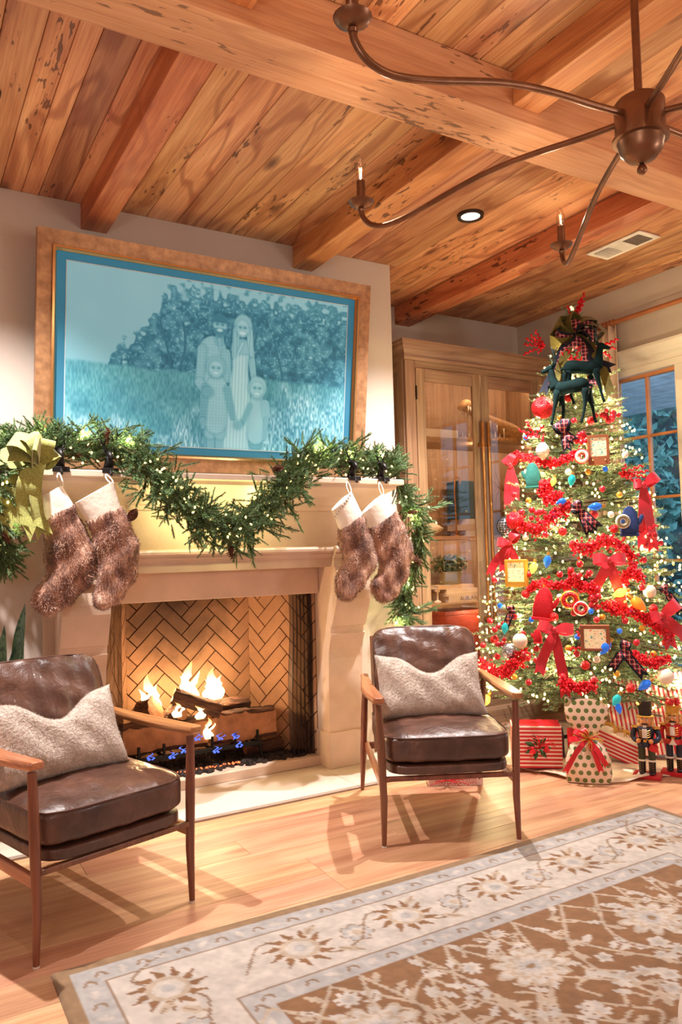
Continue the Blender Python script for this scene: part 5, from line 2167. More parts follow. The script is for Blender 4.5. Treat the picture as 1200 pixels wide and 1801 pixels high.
def armchair(m0, ud, label):
    """m0: floor point between the front legs; local x = width, local -y = front ... local +y points to the back"""
    ang = math.atan2(ud[1], ud[0])
    t = thing('armchair', label, 'armchair', (m0[0], m0[1], 0), ang, 'leather armchairs by the fire')
    W2 = 0.302
    for sx in (-1, 1):
        # front leg: tapered, up to the arm
        m = MB()
        m.tube([(sx * W2, 0, 0.004), (sx * (W2 - 0.004), 0.002, 0.2), (sx * (W2 + 0.002), 0.004, 0.42), (sx * (W2 + 0.008), 0.008, 0.615)], [0.0105, 0.0165, 0.0185, 0.0150], 10)
        lg = m.build('front_leg', MATS['walnut_z'], t, smooth='auto', world=False)
        MB().lathe([(0.0, 0.0), (0.011, 0.0), (0.011, 0.006), (0.0, 0.006)], (sx * W2, 0, 0), 10).build('glide', MATS['foot_glide'], lg, world=False)
        m = MB()
        m.tube([(sx * (W2 + 0.022), 0.83, 0.004), (sx * (W2 + 0.018), 0.76, 0.2), (sx * (W2 + 0.014), 0.68, 0.42), (sx * (W2 + 0.012), 0.60, 0.625)], [0.0105, 0.0165, 0.0185, 0.0150], 10)
        m.build('rear_leg', MATS['walnut_z'], t, smooth='auto', world=False)
        # arm paddle
        prof = [(-0.035, 0.017), (-0.028, 0.026), (0.05, 0.031), (0.18, 0.037), (0.33, 0.036), (0.47, 0.027), (0.58, 0.021), (0.655, 0.020)]
        rings = []
        for yv, hw in prof:
            zc_ = 0.637 + 0.012 * math.sin((yv + 0.04) / 0.7 * math.pi) * -1 + 0.006
            th = 0.014 if yv > -0.03 else 0.010
            cx = sx * (W2 + 0.010 + 0.012 * math.sin(max(0, yv) / 0.65 * math.pi))
            rings.append([Vector((cx + hw * q, yv, zc_ + r_)) for q, r_ in ((-1, -th * 0.4), (-0.8, -th), (0.8, -th), (1, -th * 0.4), (1, th * 0.5), (0.8, th), (-0.8, th), (-1, th * 0.5))])
        MB().loft(rings).build('arm', MATS['walnut'], t, smooth='auto', world=False, bevel=0.0)
        # side rail
        MB().box(sx * W2 - 0.011, sx * W2 + 0.011, 0.01, 0.74, 0.245, 0.285).build('side_rail', MATS['walnut'], t, bevel=0.004, world=False)
        # back post
        m = MB()
        m.tube([(sx * 0.265, 0.56, 0.27), (sx * 0.262, 0.66, 0.55), (sx * 0.255, 0.76, 0.84)], 0.013, 8)
        m.build('back_post', MATS['walnut_z'], t, smooth='auto', world=False)
    MB().box(-W2 + 0.012, W2 - 0.012, -0.012, 0.012, 0.283, 0.303).build('front_rail', MATS['walnut_z'], t, bevel=0.004, world=False)
    MB().box(-W2 + 0.012, W2 - 0.012, 0.70, 0.722, 0.25, 0.285).build('rear_rail', MATS['walnut_z'], t, bevel=0.004, world=False)
    for zz, yy in ((0.55, 0.675), (0.72, 0.73)):
        MB().box(-0.262, 0.262, yy, yy + 0.016, zz, zz + 0.04).build('back_slat', MATS['walnut_z'], t, bevel=0.004, world=False)
    cushion('seat_apron', W2 - 0.022, 0.335, 0.026, (0, 0.315, 0.330), t, MATS['leather'], crown=0.0, wrinkle=0.001, seed=1, n=14)
    sc_ = cushion('seat_cushion', W2 - 0.010, 0.335, 0.065, (0, 0.312, 0.418), t, MATS['leather'], crown=0.030, wrinkle=0.0025, seed=2, n=26)
    # piping round the top edge of the seat
    hx, hy = W2 - 0.013, 0.332
    cor = []
    for k in range(40):
        a = 2 * math.pi * k / 40
        c, s_ = math.cos(a), math.sin(a)
        r_ = (abs(c) ** 7 + abs(s_) ** 7) ** (-1 / 7)
        cor.append((hx * c * r_, 0.312 + hy * s_ * r_, 0.470))
    MB().tube(cor, 0.0035, 6, closed=True).build('piping', MATS['leather_piping'], sc_, smooth=True, world=False)
    rot = Matrix.Rotation(math.radians(-20), 4, 'X') @ Matrix.Rotation(math.radians(90), 4, 'X')
    bc = cushion('back_cushion', 0.272, 0.225, 0.068, (0, 0.605, 0.672), t, MATS['leather'], rot=rot, crown=0.035, wrinkle=0.007, seed=3, n=26)
    cor2 = []
    for k in range(40):
        a = 2 * math.pi * k / 40
        c, s_ = math.cos(a), math.sin(a)
        r_ = (abs(c) ** 6 + abs(s_) ** 6) ** (-1 / 6)
        p = Matrix.Translation((0, 0.605, 0.672)) @ rot @ Vector((0.270 * c * r_, 0.223 * s_ * r_, 0.048))
        cor2.append(p)
    MB().tube(cor2, 0.0035, 6, closed=True).build('piping', MATS['leather_piping'], bc, smooth=True, world=False)
    return t


def lumbar(chair, label, lx=0.0, seed=0, w_=0.262, ytop=0.40, hgt=0.30, tilt=-24):
    """plush lumbar pillow with a dented top edge, leaning on the back cushion"""
    t_w = wmat(chair)
    n = 40
    mF = MB()
    rows = []
    g = random.Random(seed)
    R_ = Matrix.Translation((lx, 0.285, 0.505)) @ Matrix.Rotation(math.radians(tilt), 4, 'X')
    grid = {}
    vs = []
    for side in (0, 1):
        for i in range(n + 1):
            for j in range(n + 1):
                u = -1 + 2 * i / n
                v = -1 + 2 * j / n
                bul = max(0.0, (1 - u ** 4) * (1 - v ** 4)) ** 0.55
                # outline: pinched sides, pointed corners, V notch on top
                x = u * w_ * (1 - 0.05 * (1 - v * v))
                zt = v * hgt / 2 * (1 - 0.04 * (1 - u * u))
                top = max(0.0, v)
                notch = 0.5 + 0.5 * math.cos(math.pi * min(1.0, abs(u - 0.04) / 0.75))
                zt -= 0.085 * (top ** 1.5) * notch ** 1.2
                if v > 0:
                    zt += 0.018 * abs(u) ** 3 * v
                if v < 0:
                    x += 0.012 * (-v) * u
                th = 0.075 * bul * (1 - 0.45 * (top ** 2) * notch)
                th += 0.004 * math.sin(u * 11 + v * 6 + seed) * bul
                y = (-th if side == 0 else th * 0.7)
                vs.append(R_ @ Vector((x, y, zt + hgt / 2 - 0.01)))
    fs_ = []
    m1 = (n + 1) ** 2
    for side in (0, 1):
        for i in range(n):
            for j in range(n):
                a = side * m1 + i * (n + 1) + j
                q = (a, a + n + 1, a + n + 2, a + 1)
                fs_.append(q if side == 0 else q[::-1])
    # weld seam
    me = bpy.data.meshes.new('pillow')
    me.from_pydata([tuple(t_w @ p) for p in vs], [], fs_)
    bm = bmesh.new()
    bm.from_mesh(me)
    bmesh.ops.remove_doubles(bm, verts=bm.verts, dist=0.0004)
    bmesh.ops.recalc_face_normals(bm, faces=bm.faces)
    bm.to_mesh(me)
    bm.free()
    o = link('throw_pillow', me, MATS['pillow_plush'], smooth=True)
    tag(o, label, 'pillow', 'plush lumbar pillows on the armchairs')
    fo_ = fur_strands(o, 14000, 0.007, 0.0007, 'plush_pile', None, MATS['pillow_plush'])
    fo_.parent = o
    return o


c1 = armchair((2.1425, 2.763), (0.89343, -0.44919), 'brown leather armchair standing beside the tree')
lumbar(c1, 'cream plush lumbar pillow on the armchair beside the tree', -0.02, 1)
c2 = armchair((0.689, 2.774), (0.95846, 0.28522), 'brown leather armchair in front of the fire, cut by the picture edge')
lumbar(c2, 'cream plush lumbar pillow on the armchair in front of the fire', -0.06, 2)

# ================================================================== SNAKE PLANT (behind the near chair)
m_, nt, b = new_mat('snake_leaf')
v = coords(nt, (30, 30, 14))
f = noise(nt, v, 1.5, 3, 0.5, 1.5)
nt.links.new(ramp(nt, f, [(0.35, lin((38, 78, 60))), (0.6, lin((92, 132, 104)))]), b.inputs['Base Color'])
b.inputs['Roughness'].default_value = 0.4
MATS['snake_leaf'] = m_
plain('pot_glaze', (206, 190, 172), 0.4)
plain('soil', (60, 44, 34), 0.95)
pb_ = oy(10, 1330, 4.0)
sp_ = thing('snake_plant', 'snake plant in a pale pot behind the near armchair', 'potted plant', (pb_.x, 4.0, 0.0))
MB().lathe([(0.0, 0.0), (0.10, 0.0), (0.125, 0.30), (0.132, 0.31), (0.132, 0.34), (0.115, 0.34), (0.112, 0.30), (0.0, 0.30)], (pb_.x, 4.0, 0), 24).build('pot', MATS['pot_glaze'], sp_, smooth='auto')
MB().lathe([(0.0, 0.305), (0.111, 0.305), (0.111, 0.300), (0.0, 0.300)], (pb_.x, 4.0, 0), 20).build('soil', MATS['soil'], sp_)
for k, (tx, ty, wd, yo) in enumerate([(44, 1062, 0.030, 0.0), (40, 1130, 0.016, 0.03), (8, 1100, 0.030, 0.05), (-25, 1050, 0.03, 0.02), (-40, 1110, 0.03, -0.03), (20, 1150, 0.02, -0.05)]):
    tip = oy(tx, ty, 4.0 - yo)
    base = Vector((pb_.x + (tip.x - pb_.x) * 0.25, 4.0 - yo * 0.6, 0.30))
    P = polyline([base, base.lerp(tip, 0.35) + Vector((-0.02 * (k % 2), 0, 0)), base.lerp(tip, 0.75) + Vector((-0.015, 0, 0)), tip], 16)
    rings = []
    for i, p in enumerate(P):
        q = i / 15
        w_ = wd * (0.65 + 0.35 * math.sin(q * 2.4)) * (1 - q ** 5) + 0.001
        sd = Vector((math.cos(0.5 * q + k), 0.5 * math.sin(k), 0)).normalized() if k % 3 else Vector((0.9, -0.3, 0)).normalized()
        p = Vector(p)
        nn = sd.cross(Vector((0, 0, 1)))
        rings.append([p - sd * w_, p + nn * w_ * 0.25, p + sd * w_, p + nn * (w_ * 0.25 - 0.003)])
    MB().loft(rings).build('leaf', MATS['snake_leaf'], sp_, smooth='auto')
# ================================================================== DISPLAY CABINET
KX0, KX1, KY0, KY1 = 3.165, 4.555, 4.45, 4.925
KM = (KX0 + KX1) / 2
cab = thing('display_cabinet', 'tall oak display cabinet with glass doors behind the tree', 'cabinet', (KM, KY1, 0))
cabk = lambda mb, n, mt, **k: mb.build(n, MATS[mt], k.pop('parent', cab), **k)
ZT = 2.69
# carcass
cabk(MB().box(KX0, KX0 + 0.022, KY0 + 0.02, KY1, 0.12, ZT), 'side_panel', 'oak_z', bevel=0.002, seg=1)
cabk(MB().box(KX1 - 0.022, KX1, KY0 + 0.02, KY1, 0.12, ZT), 'side_panel', 'oak_z', bevel=0.002, seg=1)
for a, b in ((KY0 + 0.02, KY0 + 0.085), (KY1 - 0.07, KY1)):
    cabk(MB().box(KX0 - 0.010, KX0, a, b, 0.14, ZT - 0.0), 'side_stile', 'oak_z', bevel=0.002, seg=1)
cabk(MB().box(KX0 - 0.010, KX0, KY0 + 0.0855, KY1 - 0.0705, ZT - 0.11, ZT), 'side_rail', 'oak_y', bevel=0.002, seg=1)
cabk(MB().box(KX0 - 0.010, KX0, KY0 + 0.0855, KY1 - 0.0705, 1.15, 1.25), 'side_rail', 'oak_y', bevel=0.002, seg=1)
cabk(MB().box(KX0 + 0.022, KX1 - 0.022, KY1 - 0.02, KY1, 0.12, ZT), 'back_panel', 'oak_z')
cabk(MB().box(KX0, KX1, KY0 + 0.02, KY1, ZT, ZT + 0.02), 'top_panel', 'oak_x')
# crown


def krect(o, z):
    return [Vector((KX0 - o, KY0 - o, z)), Vector((KX1 + o, KY0 - o, z)), Vector((KX1 + o, KY1, z)), Vector((KX0 - o, KY1, z))]


m = MB().loft([krect(o, z) for o, z in [(0.012, 2.675), (0.016, 2.70), (0.006, 2.705), (0.010, 2.72), (0.022, 2.745), (0.042, 2.765), (0.046, 2.785), (0.055, 2.79), (0.055, 2.812), (0.03, 2.815)]])
cabk(m, 'crown_moulding', 'oak_x')
m = MB().loft([krect(o, z) for o, z in [(0.03, 0.0), (0.03, 0.10), (0.022, 0.12), (0.012, 0.125)]])
cabk(m, 'plinth', 'oak_x')
# face frame
cabk(MB().box(KX0, KX0 + 0.088, KY0, KY0 + 0.0195, 0.125, 2.675), 'face_stile', 'oak_z', bevel=0.002, seg=1)
cabk(MB().box(KX1 - 0.088, KX1, KY0, KY0 + 0.0195, 0.125, 2.675), 'face_stile', 'oak_z', bevel=0.002, seg=1)
cabk(MB().box(KX0 + 0.0885, KX1 - 0.0885, KY0, KY0 + 0.0195, 2.628, 2.675), 'face_rail', 'oak_x', bevel=0.002, seg=1)
cabk(MB().box(KX0 + 0.0885, KX1 - 0.0885, KY0, KY0 + 0.0195, 0.125, 0.18), 'face_rail', 'oak_x', bevel=0.002, seg=1)
SH = [0.17, 0.905, 1.40, 2.135]
for i, z in enumerate(SH):
    cabk(MB().box(KX0 + 0.023, KX1 - 0.023, KY0 + 0.03, KY1 - 0.021, z - 0.026, z), 'shelf', 'oak_x', bevel=0.002, seg=1)
glass_mat('cabinet_glass', (244, 236, 226), 0.015)
for s, (a, b) in enumerate(((KX0 + 0.092, KM - 0.002), (KM + 0.002, KX1 - 0.092))):
    d = thing('door', None, None, ((a + b) / 2, KY0, 0.185))
    d.parent = cab
    d.matrix_parent_inverse = wmat(cab).inverted()
    y0, y1 = KY0 - 0.004, KY0 + 0.019
    st = 0.078
    cabk(MB().box(a, a + st, y0, y1, 0.185, 2.624), 'door_stile', 'oak_z', parent=d, bevel=0.003, seg=1)
    cabk(MB().box(b - st, b, y0, y1, 0.185, 2.624), 'door_stile', 'oak_z', parent=d, bevel=0.003, seg=1)
    cabk(MB().box(a + st + 0.0005, b - st - 0.0005, y0, y1, 2.53, 2.624), 'door_rail', 'oak_x', parent=d, bevel=0.003, seg=1)
    cabk(MB().box(a + st + 0.0005, b - st - 0.0005, y0, y1, 0.185, 0.30), 'door_rail', 'oak_x', parent=d, bevel=0.003, seg=1)
    cabk(MB().box(a + st, b - st, KY0 + 0.008, KY0 + 0.012, 0.30, 2.53), 'pane', 'cabinet_glass', parent=d)
    hx = b - 0.026 if s == 0 else a + 0.026
    m = MB()
    hz0, hz1 = float(oy(855, 1130, KY0 - 0.04).z), float(oy(852, 743, KY0 - 0.04).z)
    m.tube([(hx, KY0 - 0.045, hz0), (hx, KY0 - 0.045, hz1 - 0.18), (hx, KY0 - 0.045, hz1 - 0.175), (hx, KY0 - 0.045, hz1 - 0.165), (hx, KY0 - 0.045, hz1 - 0.16), (hx, KY0 - 0.045, hz1)], [0.013, 0.013, 0.018, 0.018, 0.0155, 0.0155], 14)
    for z in (hz1 - 0.17, hz0 + 0.17):
        m.tube([(hx, KY0 - 0.004, z), (hx, KY0 - 0.045, z)], 0.008, 8)
        m.lathe([(0.001, 0.0), (0.02, 0.0), (0.02, 0.006), (0.001, 0.008)], (hx, KY0 - 0.004, z), 12, Matrix.Rotation(math.radians(90), 4, 'X'))
    cabk(m, 'handle', 'brass', parent=d, smooth='auto')
    ex = a - 0.001 if s == 0 else b + 0.001
    for z in (2.44, 1.32, 0.40):
        cabk(MB().tube([(ex, KY0 - 0.006, z - 0.05), (ex, KY0 - 0.006, z + 0.05)], 0.006, 8), 'hinge', 'hinge_metal', parent=d)

# unseen fill lights added to brighten each bay, behind the face frame
for zt in (2.64, 2.09, 1.36, 0.865):
    for xx in (KX0 + 0.06, KM, KX1 - 0.06):
        point('cabinet_fill', (xx, KY0 + 0.035, zt), 4.0, (1.0, 0.84, 0.66), 0.006)

# ------------------------------------------------------------------ things on the cabinet shelves
plain('paper_white', (222, 210, 198), 0.7, var=0.04)
plain('book_cream', (224, 206, 184), 0.7, var=0.06)
plain('book_tan', (206, 176, 142), 0.75, var=0.08)
plain('book_grey', (150, 140, 136), 0.7)
plain('book_teal', (34, 70, 82), 0.6)
plain('bone', (206, 160, 108), 0.7, var=0.25, scale=30, bmp=0.4, bscale=60)
plain('tooth', (244, 232, 210), 0.4)
plain('shell_cream', (232, 216, 190), 0.5, var=0.15, scale=20)
plain('copper_box', (150, 62, 40), 0.35, 0.1, var=0.12)
plain('glazed_pot', (132, 122, 92), 0.5, var=0.15)
plain('plant_leaf', (84, 98, 62), 0.6, var=0.3, scale=20)
plain('ink', (70, 60, 56), 0.8)
plain('satin_ribbon', (196, 26, 44), 0.45, var=0.10, scale=10, sheen=0.5)


def book(x0, x1, y0, y1, z0, z1, mat, label, lettering=None, size=0.03, group='books on the cabinet shelves'):
    t = thing('book', label, 'book', ((x0 + x1) / 2, (y0 + y1) / 2, z0), group=group)
    th = 0.003
    m = MB()
    m.box(x0, x1, y0, y1, z1 - th, z1).box(x0, x1, y0, y1, z0, z0 + th).box(x0, x1, y0, y0 + th, z0 + th, z1 - th)
    c = m.build('cover', MATS[mat], t)
    MB().box(x0 + 0.004, x1 - 0.004, y0 + th, y1 - 0.004, z0 + th, z1 - th).build('pages', MATS['paper_white'], t)
    if lettering:
        cu_ = bpy.data.curves.new('lettering', 'FONT')
        cu_.body = lettering
        cu_.size = size
        cu_.align_x = 'CENTER'
        cu_.align_y = 'CENTER'
        cu_.extrude = 0.0003
        cu_.materials.append(MATS['ink'])
        o = bpy.data.objects.new('lettering', cu_)
        COL.objects.link(o)
        o.parent = t
        o.matrix_parent_inverse = wmat(t).inverted()
        o.location = ((x0 + x1) / 2 + 0.02, y0 - 0.0006, (z0 + z1) / 2)
        o.rotation_euler = (math.radians(90), 0, 0)
    return t


def hx_(px_, py_, Y=4.62):
    return float(oy(px_, py_, Y).x)


# top shelf: white boxed book, brass tray and the alligator skull
xw0, xw1 = hx_(735, 760), hx_(803, 760)
book(xw0, xw1, 4.60, 4.85, 2.136, 2.215, 'paper_white', 'thick white book lying on the top cabinet shelf')
tr_ = MB().box(xw0 - 0.02, xw0 + 0.20, 4.62, 4.78, 2.216, 2.222).build('brass_tray', MATS['brass'], bevel=0.002)
tag(tr_, 'small brass tray lying on the thick white book', 'tray')
sk0 = oy(862, 770, 4.66)
skull = thing('alligator_skull', 'open-jawed alligator skull on the top cabinet shelf', 'skull', (sk0.x, 4.66, 2.136))


def pz(px_, py_, Y=4.66):
    return oy(px_, py_, Y)


def jaw(path, name, flip):
    rings = []
    P = polyline([p for p, _, _ in path], 16)
    for i, p in enumerate(P):
        t = i / 15
        k = t * (len(path) - 1)
        j = min(int(k), len(path) - 2)
        f_ = k - j
        wv = path[j][1] * (1 - f_) + path[j + 1][1] * f_
        hv = path[j][2] * (1 - f_) + path[j + 1][2] * f_
        rings.append([Vector(p) + Vector((0, wv * math.cos(a), hv * math.sin(a))) for a in np.linspace(0, 2 * math.pi, 13)[:-1]])
    o = MB().loft(rings).build(name, MATS['bone'], skull, smooth=True)
    m = MB()
    for i in range(1, 15):
        for sg in (-1, 1):
            k = i / 15 * (len(path) - 1)
            j = min(int(k), len(path) - 2)
            f_ = k - j
            wv = path[j][1] * (1 - f_) + path[j + 1][1] * f_
            hv = path[j][2] * (1 - f_) + path[j + 1][2] * f_
            b_ = Vector(P[i]) + Vector((0, sg * wv * 0.85, flip * hv * 0.5))
            if i > 1 and i < 11:
                m.tube([b_, b_ + Vector((0, 0, flip * (hv * 0.6 + 0.026 + 0.010 * (i % 3))))], [0.008, 0.001], 6)
    m.build('tooth', MATS['tooth'], o, smooth=True)
    return o


jaw([(pz(811, 716), 0.045, 0.022), (pz(818, 712), 0.065, 0.045), (pz(830, 720), 0.06, 0.045), (pz(850, 735), 0.055, 0.040), (pz(875, 750), 0.09, 0.060), (pz(898, 760), 0.11, 0.065), (pz(908, 766), 0.07, 0.04)], 'upper_jaw', -1)
lz = 2.137 + 0.022
jaw([(Vector((hx_(810, 765, 4.66), 4.66, lz)), 0.045, 0.018), (Vector((hx_(830, 765, 4.66), 4.66, lz)), 0.055, 0.020), (Vector((hx_(860, 765, 4.66), 4.66, lz + 0.002)), 0.06, 0.022), (Vector((hx_(885, 765, 4.66), 4.66, lz + 0.012)), 0.085, 0.032), (Vector((hx_(905, 765, 4.66), 4.66, lz + 0.025)), 0.06, 0.03)], 'lower_jaw', 1)

# middle shelf: shell, brass stand, teal book upright, stack of pale books, starburst
sc_ = oy(763, 925, 4.58)
m = MB()
rings = []
for i in range(14):
    t = i / 13
    r = 0.055 * math.sin(math.pi * (0.08 + 0.86 * t)) * (1 - 0.25 * t)
    c = Vector((sc_.x - 0.09 + 0.20 * t, 4.62, 1.402 + 0.058))
    rings.append([c + Vector((0.01 * math.sin(3 * a), r * 1.1 * math.cos(a), min(r, 0.056) * math.sin(a) * (1 + 0.08 * math.sin(5 * a)))) for a in np.linspace(0, 2 * math.pi, 15)[:-1]])
m.loft(rings)
sh = m.build('seashell', MATS['shell_cream'], smooth=True)
tag(recenter(sh), 'large cream seashell on the middle cabinet shelf', 'shell')
bs = thing('brass_stand', 'slender brass stand with a hooked top on the middle cabinet shelf', 'stand', (hx_(803, 940), 4.62, 1.401))
xq = hx_(803, 940)
ztop = float(oy(806, 838, 4.62).z)
MB().tube(polyline([(xq, 4.62, 1.41), (xq, 4.62, 1.6), (xq - 0.005, 4.62, ztop - 0.12), (xq + 0.005, 4.62, ztop - 0.03), (xq + 0.03, 4.62, ztop), (xq + 0.055, 4.62, ztop - 0.02), (xq + 0.05, 4.62, ztop - 0.06)], 24), 0.0055, 8).build('stem', MATS['brass'], bs, smooth=True)
MB().lathe([(0.0, 0.0), (0.05, 0.0), (0.048, 0.008), (0.01, 0.012), (0.0, 0.012)], (xq, 4.62, 1.401), 20).build('foot', MATS['brass'], bs, smooth='auto')
bx = hx_(826, 940)
ax_ = hx_(850, 940)
for i, (dx0, h, mt, lab) in enumerate([(0.0, 0.045, 'book_cream', 'lowest pale book of the short stack on the middle shelf'), (-0.03, 0.05, 'book_tan', 'tan book in the middle of the short stack'), (0.0, 0.04, 'book_cream', 'topmost pale book of the short stack, under the teal box')]):
    z0 = 1.401 + sum([0.0455, 0.0505, 0.0405][:i])
    book(bx + dx0, bx + 0.22 + dx0, 4.66, 4.86, z0, z0 + h, mt, lab)
zt0 = 1.401 + 0.137
tb = MB()
tb.box(bx - 0.035, bx + 0.14, 4.68, 4.84, zt0, zt0 + 0.30)
tbo = tb.build('teal_box', MATS['book_teal'], bevel=0.004)
tag(recenter(tbo), 'dark teal upright box on top of the short book stack', 'box')
bz = oy(880, 858, 4.70)
stb = thing('starburst_ornament', 'metal starburst sculpture behind the far cabinet door', 'sculpture', (bz.x, 4.70, 1.401))
m = MB()
for k in range(26):
    v_ = Vector(rng.normal(size=3)).normalized()
    m.tube([bz, bz + v_ * 0.13], [0.002, 0.0012], 5)
m.sphere(bz, 0.012, 8, 6)
m.tube([bz, (bz.x, 4.70, 1.406)], 0.003, 6)
m.build('rays', MATS['brass'], stb)
MB().lathe([(0.0, 0.0), (0.04, 0.0), (0.04, 0.008), (0.0, 0.008)], (bz.x, 4.70, 1.401), 16).build('foot', MATS['brass'], stb)
bx2 = hx_(895, 780, 4.75)
for i in range(4):
    book(bx2 + i * 0.045, bx2 + i * 0.045 + 0.040, 4.66, 4.84, 1.401, 1.401 + 0.30 - 0.02 * (i % 2), ['book_grey', 'book_tan', 'book_teal', 'book_grey'][i], ['grey upright book behind the far cabinet door', 'tan upright book behind the far cabinet door', 'blue upright book behind the far cabinet door', 'grey upright book at the end of the row behind the far door'][i])

# lower shelf: books, planter
x0, x1 = hx_(781, 1050), hx_(843, 1050)
zb = 0.906
book(x0, x1, 4.56, 4.80, zb, zb + 0.046, 'book_cream', 'pale book lettered in dark capitals at the base of the lower stack', 'AUBURN', 0.042)
book(x0 - 0.02, x1 - 0.03, 4.56, 4.80, zb + 0.0465, zb + 0.068, 'book_cream', 'thin pale book second from the base of the lower stack')
book(x0 - 0.01, x1 - 0.05, 4.57, 4.80, zb + 0.0685, zb + 0.098, 'book_cream', 'pale book third from the base of the lower stack')
book(x0 - 0.08, x1 - 0.08, 4.58, 4.80, zb + 0.0985, zb + 0.128, 'book_tan', 'tan book lying on top of the lower stack')
pc = Vector(((x0 + x1) / 2 - 0.06, 4.68, zb + 0.1285))
pl = thing('potted_greenery', 'squat pot of leafy greenery with red bow on the book stack', 'potted plant', pc)
MB().lathe([(0.0, 0.0), (0.075, 0.0), (0.095, 0.09), (0.098, 0.10), (0.09, 0.10), (0.085, 0.08), (0.0, 0.08)], pc, 20).build('pot', MATS['glazed_pot'], pl, smooth='auto')


def bf():
    while True:
        q = rng.uniform(-1, 1, 3)
        if np.linalg.norm(q) < 1:
            return np.array([pc.x + q[0] * 0.16, pc.y + q[1] * 0.10, pc.z + 0.155 + q[2] * 0.075])


V, F = leaf_cloud(320, bf, 0.022)
fo = MB().add(V, F).build('foliage', MATS['plant_leaf'], pl)
fo['kind'] = 'stuff'
cb = thing('candle_bell', 'silver bell jar beside the lower book stack', 'ornament', (hx_(770, 1050), 4.62, zb))
MB().lathe([(0.0, 0.0), (0.03, 0.0), (0.028, 0.01), (0.006, 0.02), (0.006, 0.07), (0.02, 0.085), (0.02, 0.10), (0.0, 0.10)], (hx_(770, 1050), 4.62, zb), 16).build('body', MATS['vent_white'], cb, smooth='auto')
# bottom: copper coloured box
b0x, b1x = hx_(778, 1100, 4.66), hx_(850, 1100, 4.66)
kb = thing('storage_box', 'polished red-brown wooden box in the bottom of the cabinet', 'box', ((b0x + b1x) / 2, 4.75, 0.171))
MB().box(b0x, b1x, 4.62, 4.88, 0.171, 0.80).build('body', MATS['copper_box'], kb, bevel=0.004)
MB().box(b0x - 0.008, b1x + 0.008, 4.612, 4.888, 0.8005, 0.835).build('lid', MATS['copper_box'], kb, bevel=0.004)
# ================================================================== CHRISTMAS TREE
TX, TY = 3.90, 3.55
TZR = [(0.24, 0.60), (0.34, 0.72), (0.45, 0.74), (0.82, 0.66), (1.2, 0.555), (1.53, 0.47), (1.9, 0.375), (2.28, 0.275), (2.55, 0.18), (2.75, 0.09), (2.88, 0.01)]


def tr_r(z):
    if z <= TZR[0][0]:
        return TZR[0][1]
    for (a, ra), (b, rb_) in zip(TZR[:-1], TZR[1:]):
        if z <= b:
            return ra + (rb_ - ra) * (z - a) / (b - a)
    return 0.0


def tpt(px_, py_, extra=0.0):
    """point of the tree's outer surface seen at a pixel; falls back to the silhouette"""
    d = ray(px_, py_)
    best = None
    for k in range(600):
        t = 3.6 + k * 0.004
        p = CAM + d * t
        q = math.hypot(p[0] - TX, p[1] - TY) - tr_r(p[2]) - extra
        if q <= 0:
            return Vector(p.tolist())
        if best is None or q < best[0]:
            best = (q, Vector(p.tolist()))
    return best[1]


def face(p):
    """z rotation that turns local -Y to the outside of the tree, half towards the room"""
    o = Vector((p.x - TX, p.y - TY, 0))
    o = o.normalized() if o.length > 1e-3 else Vector((-0.7, -0.7, 0))
    c = Vector((-p.x, -p.y, 0)).normalized()
    d = (o * 0.5 + c).normalized()
    return math.atan2(d.y, d.x) + math.pi / 2


tree = thing('christmas_tree', 'tall lit Christmas tree covered in red and plaid ornaments', 'Christmas tree', (TX, TY, 0))
plain('tree_bark', (86, 62, 46), 0.9, var=0.2)
MB().tube([(TX, TY, 0.06), (TX, TY, 1.5), (TX, TY, 2.86)], [0.035, 0.025, 0.006], 10).build('trunk', MATS['tree_bark'], tree)
m = MB()
for k in range(4):
    a = k * math.pi / 2 + 0.4
    m.tube([(TX, TY, 0.10), (TX + 0.28 * math.cos(a), TY + 0.28 * math.sin(a), 0.012)], 0.012, 6)
m.lathe([(0.05, 0.02), (0.05, 0.20), (0.042, 0.20), (0.042, 0.02)], (TX, TY, 0), 14)
m.build('stand', MATS['black_iron'], tree)
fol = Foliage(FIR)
branches = MB()
z = 0.40
nb = 0
camaz = math.atan2(-TY, -TX)
while z < 2.84:
    r = tr_r(z)
    n = max(5, int(26 * r / 0.7 + 4))
    for k in range(n):
        az = 2 * math.pi * (k + rng.random() * 0.7) / n + z * 7.3
        facing = math.cos(az - camaz)
        if facing < -0.25 and rng.random() < 0.6:
            continue
        rr = r * rng.uniform(0.82, 1.06)
        d = np.array([math.cos(az), math.sin(az), 0.0])
        zt = z + rng.uniform(-0.04, 0.04)
        p0 = np.array([TX, TY, zt + 0.02])
        droop = -0.10 * r if z < 1.2 else 0.0
        tip = np.array([TX, TY, zt + droop + 0.03]) + d * rr
        if tip[0] > 4.66:
            tip[0] = 4.66
        if rng.random() < 0.5:
            branches.tube([p0, p0 + (tip - p0) * 0.6 + np.array([0, 0, 0.015]), tip], [0.006, 0.005, 0.002], 5, cap=False)
        ax = (tip - p0) / np.linalg.norm(tip - p0)
        nseg = 3 + int(5 * r / 0.7)
        for q in range(nseg):
            t = 1.0 - 0.62 * q / nseg - rng.random() * 0.06
            base = p0 + (tip - p0) * t - ax * 0.07
            for sgn in ((0,) if q == 0 else (-1, 1)):
                sd = np.cross(np.array([0, 0, 1.0]), d) * sgn
                dd = ax + sd * rng.uniform(0.6, 1.1) + np.array([0, 0, rng.uniform(-0.12, 0.35)])
                L = rng.uniform(0.085, 0.125) * (0.75 + 0.25 * min(1, r / 0.4))
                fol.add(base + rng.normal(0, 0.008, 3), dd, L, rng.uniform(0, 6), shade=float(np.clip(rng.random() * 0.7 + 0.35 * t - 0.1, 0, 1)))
        nb += 1
    z += 0.078 if z < 1.6 else 0.068
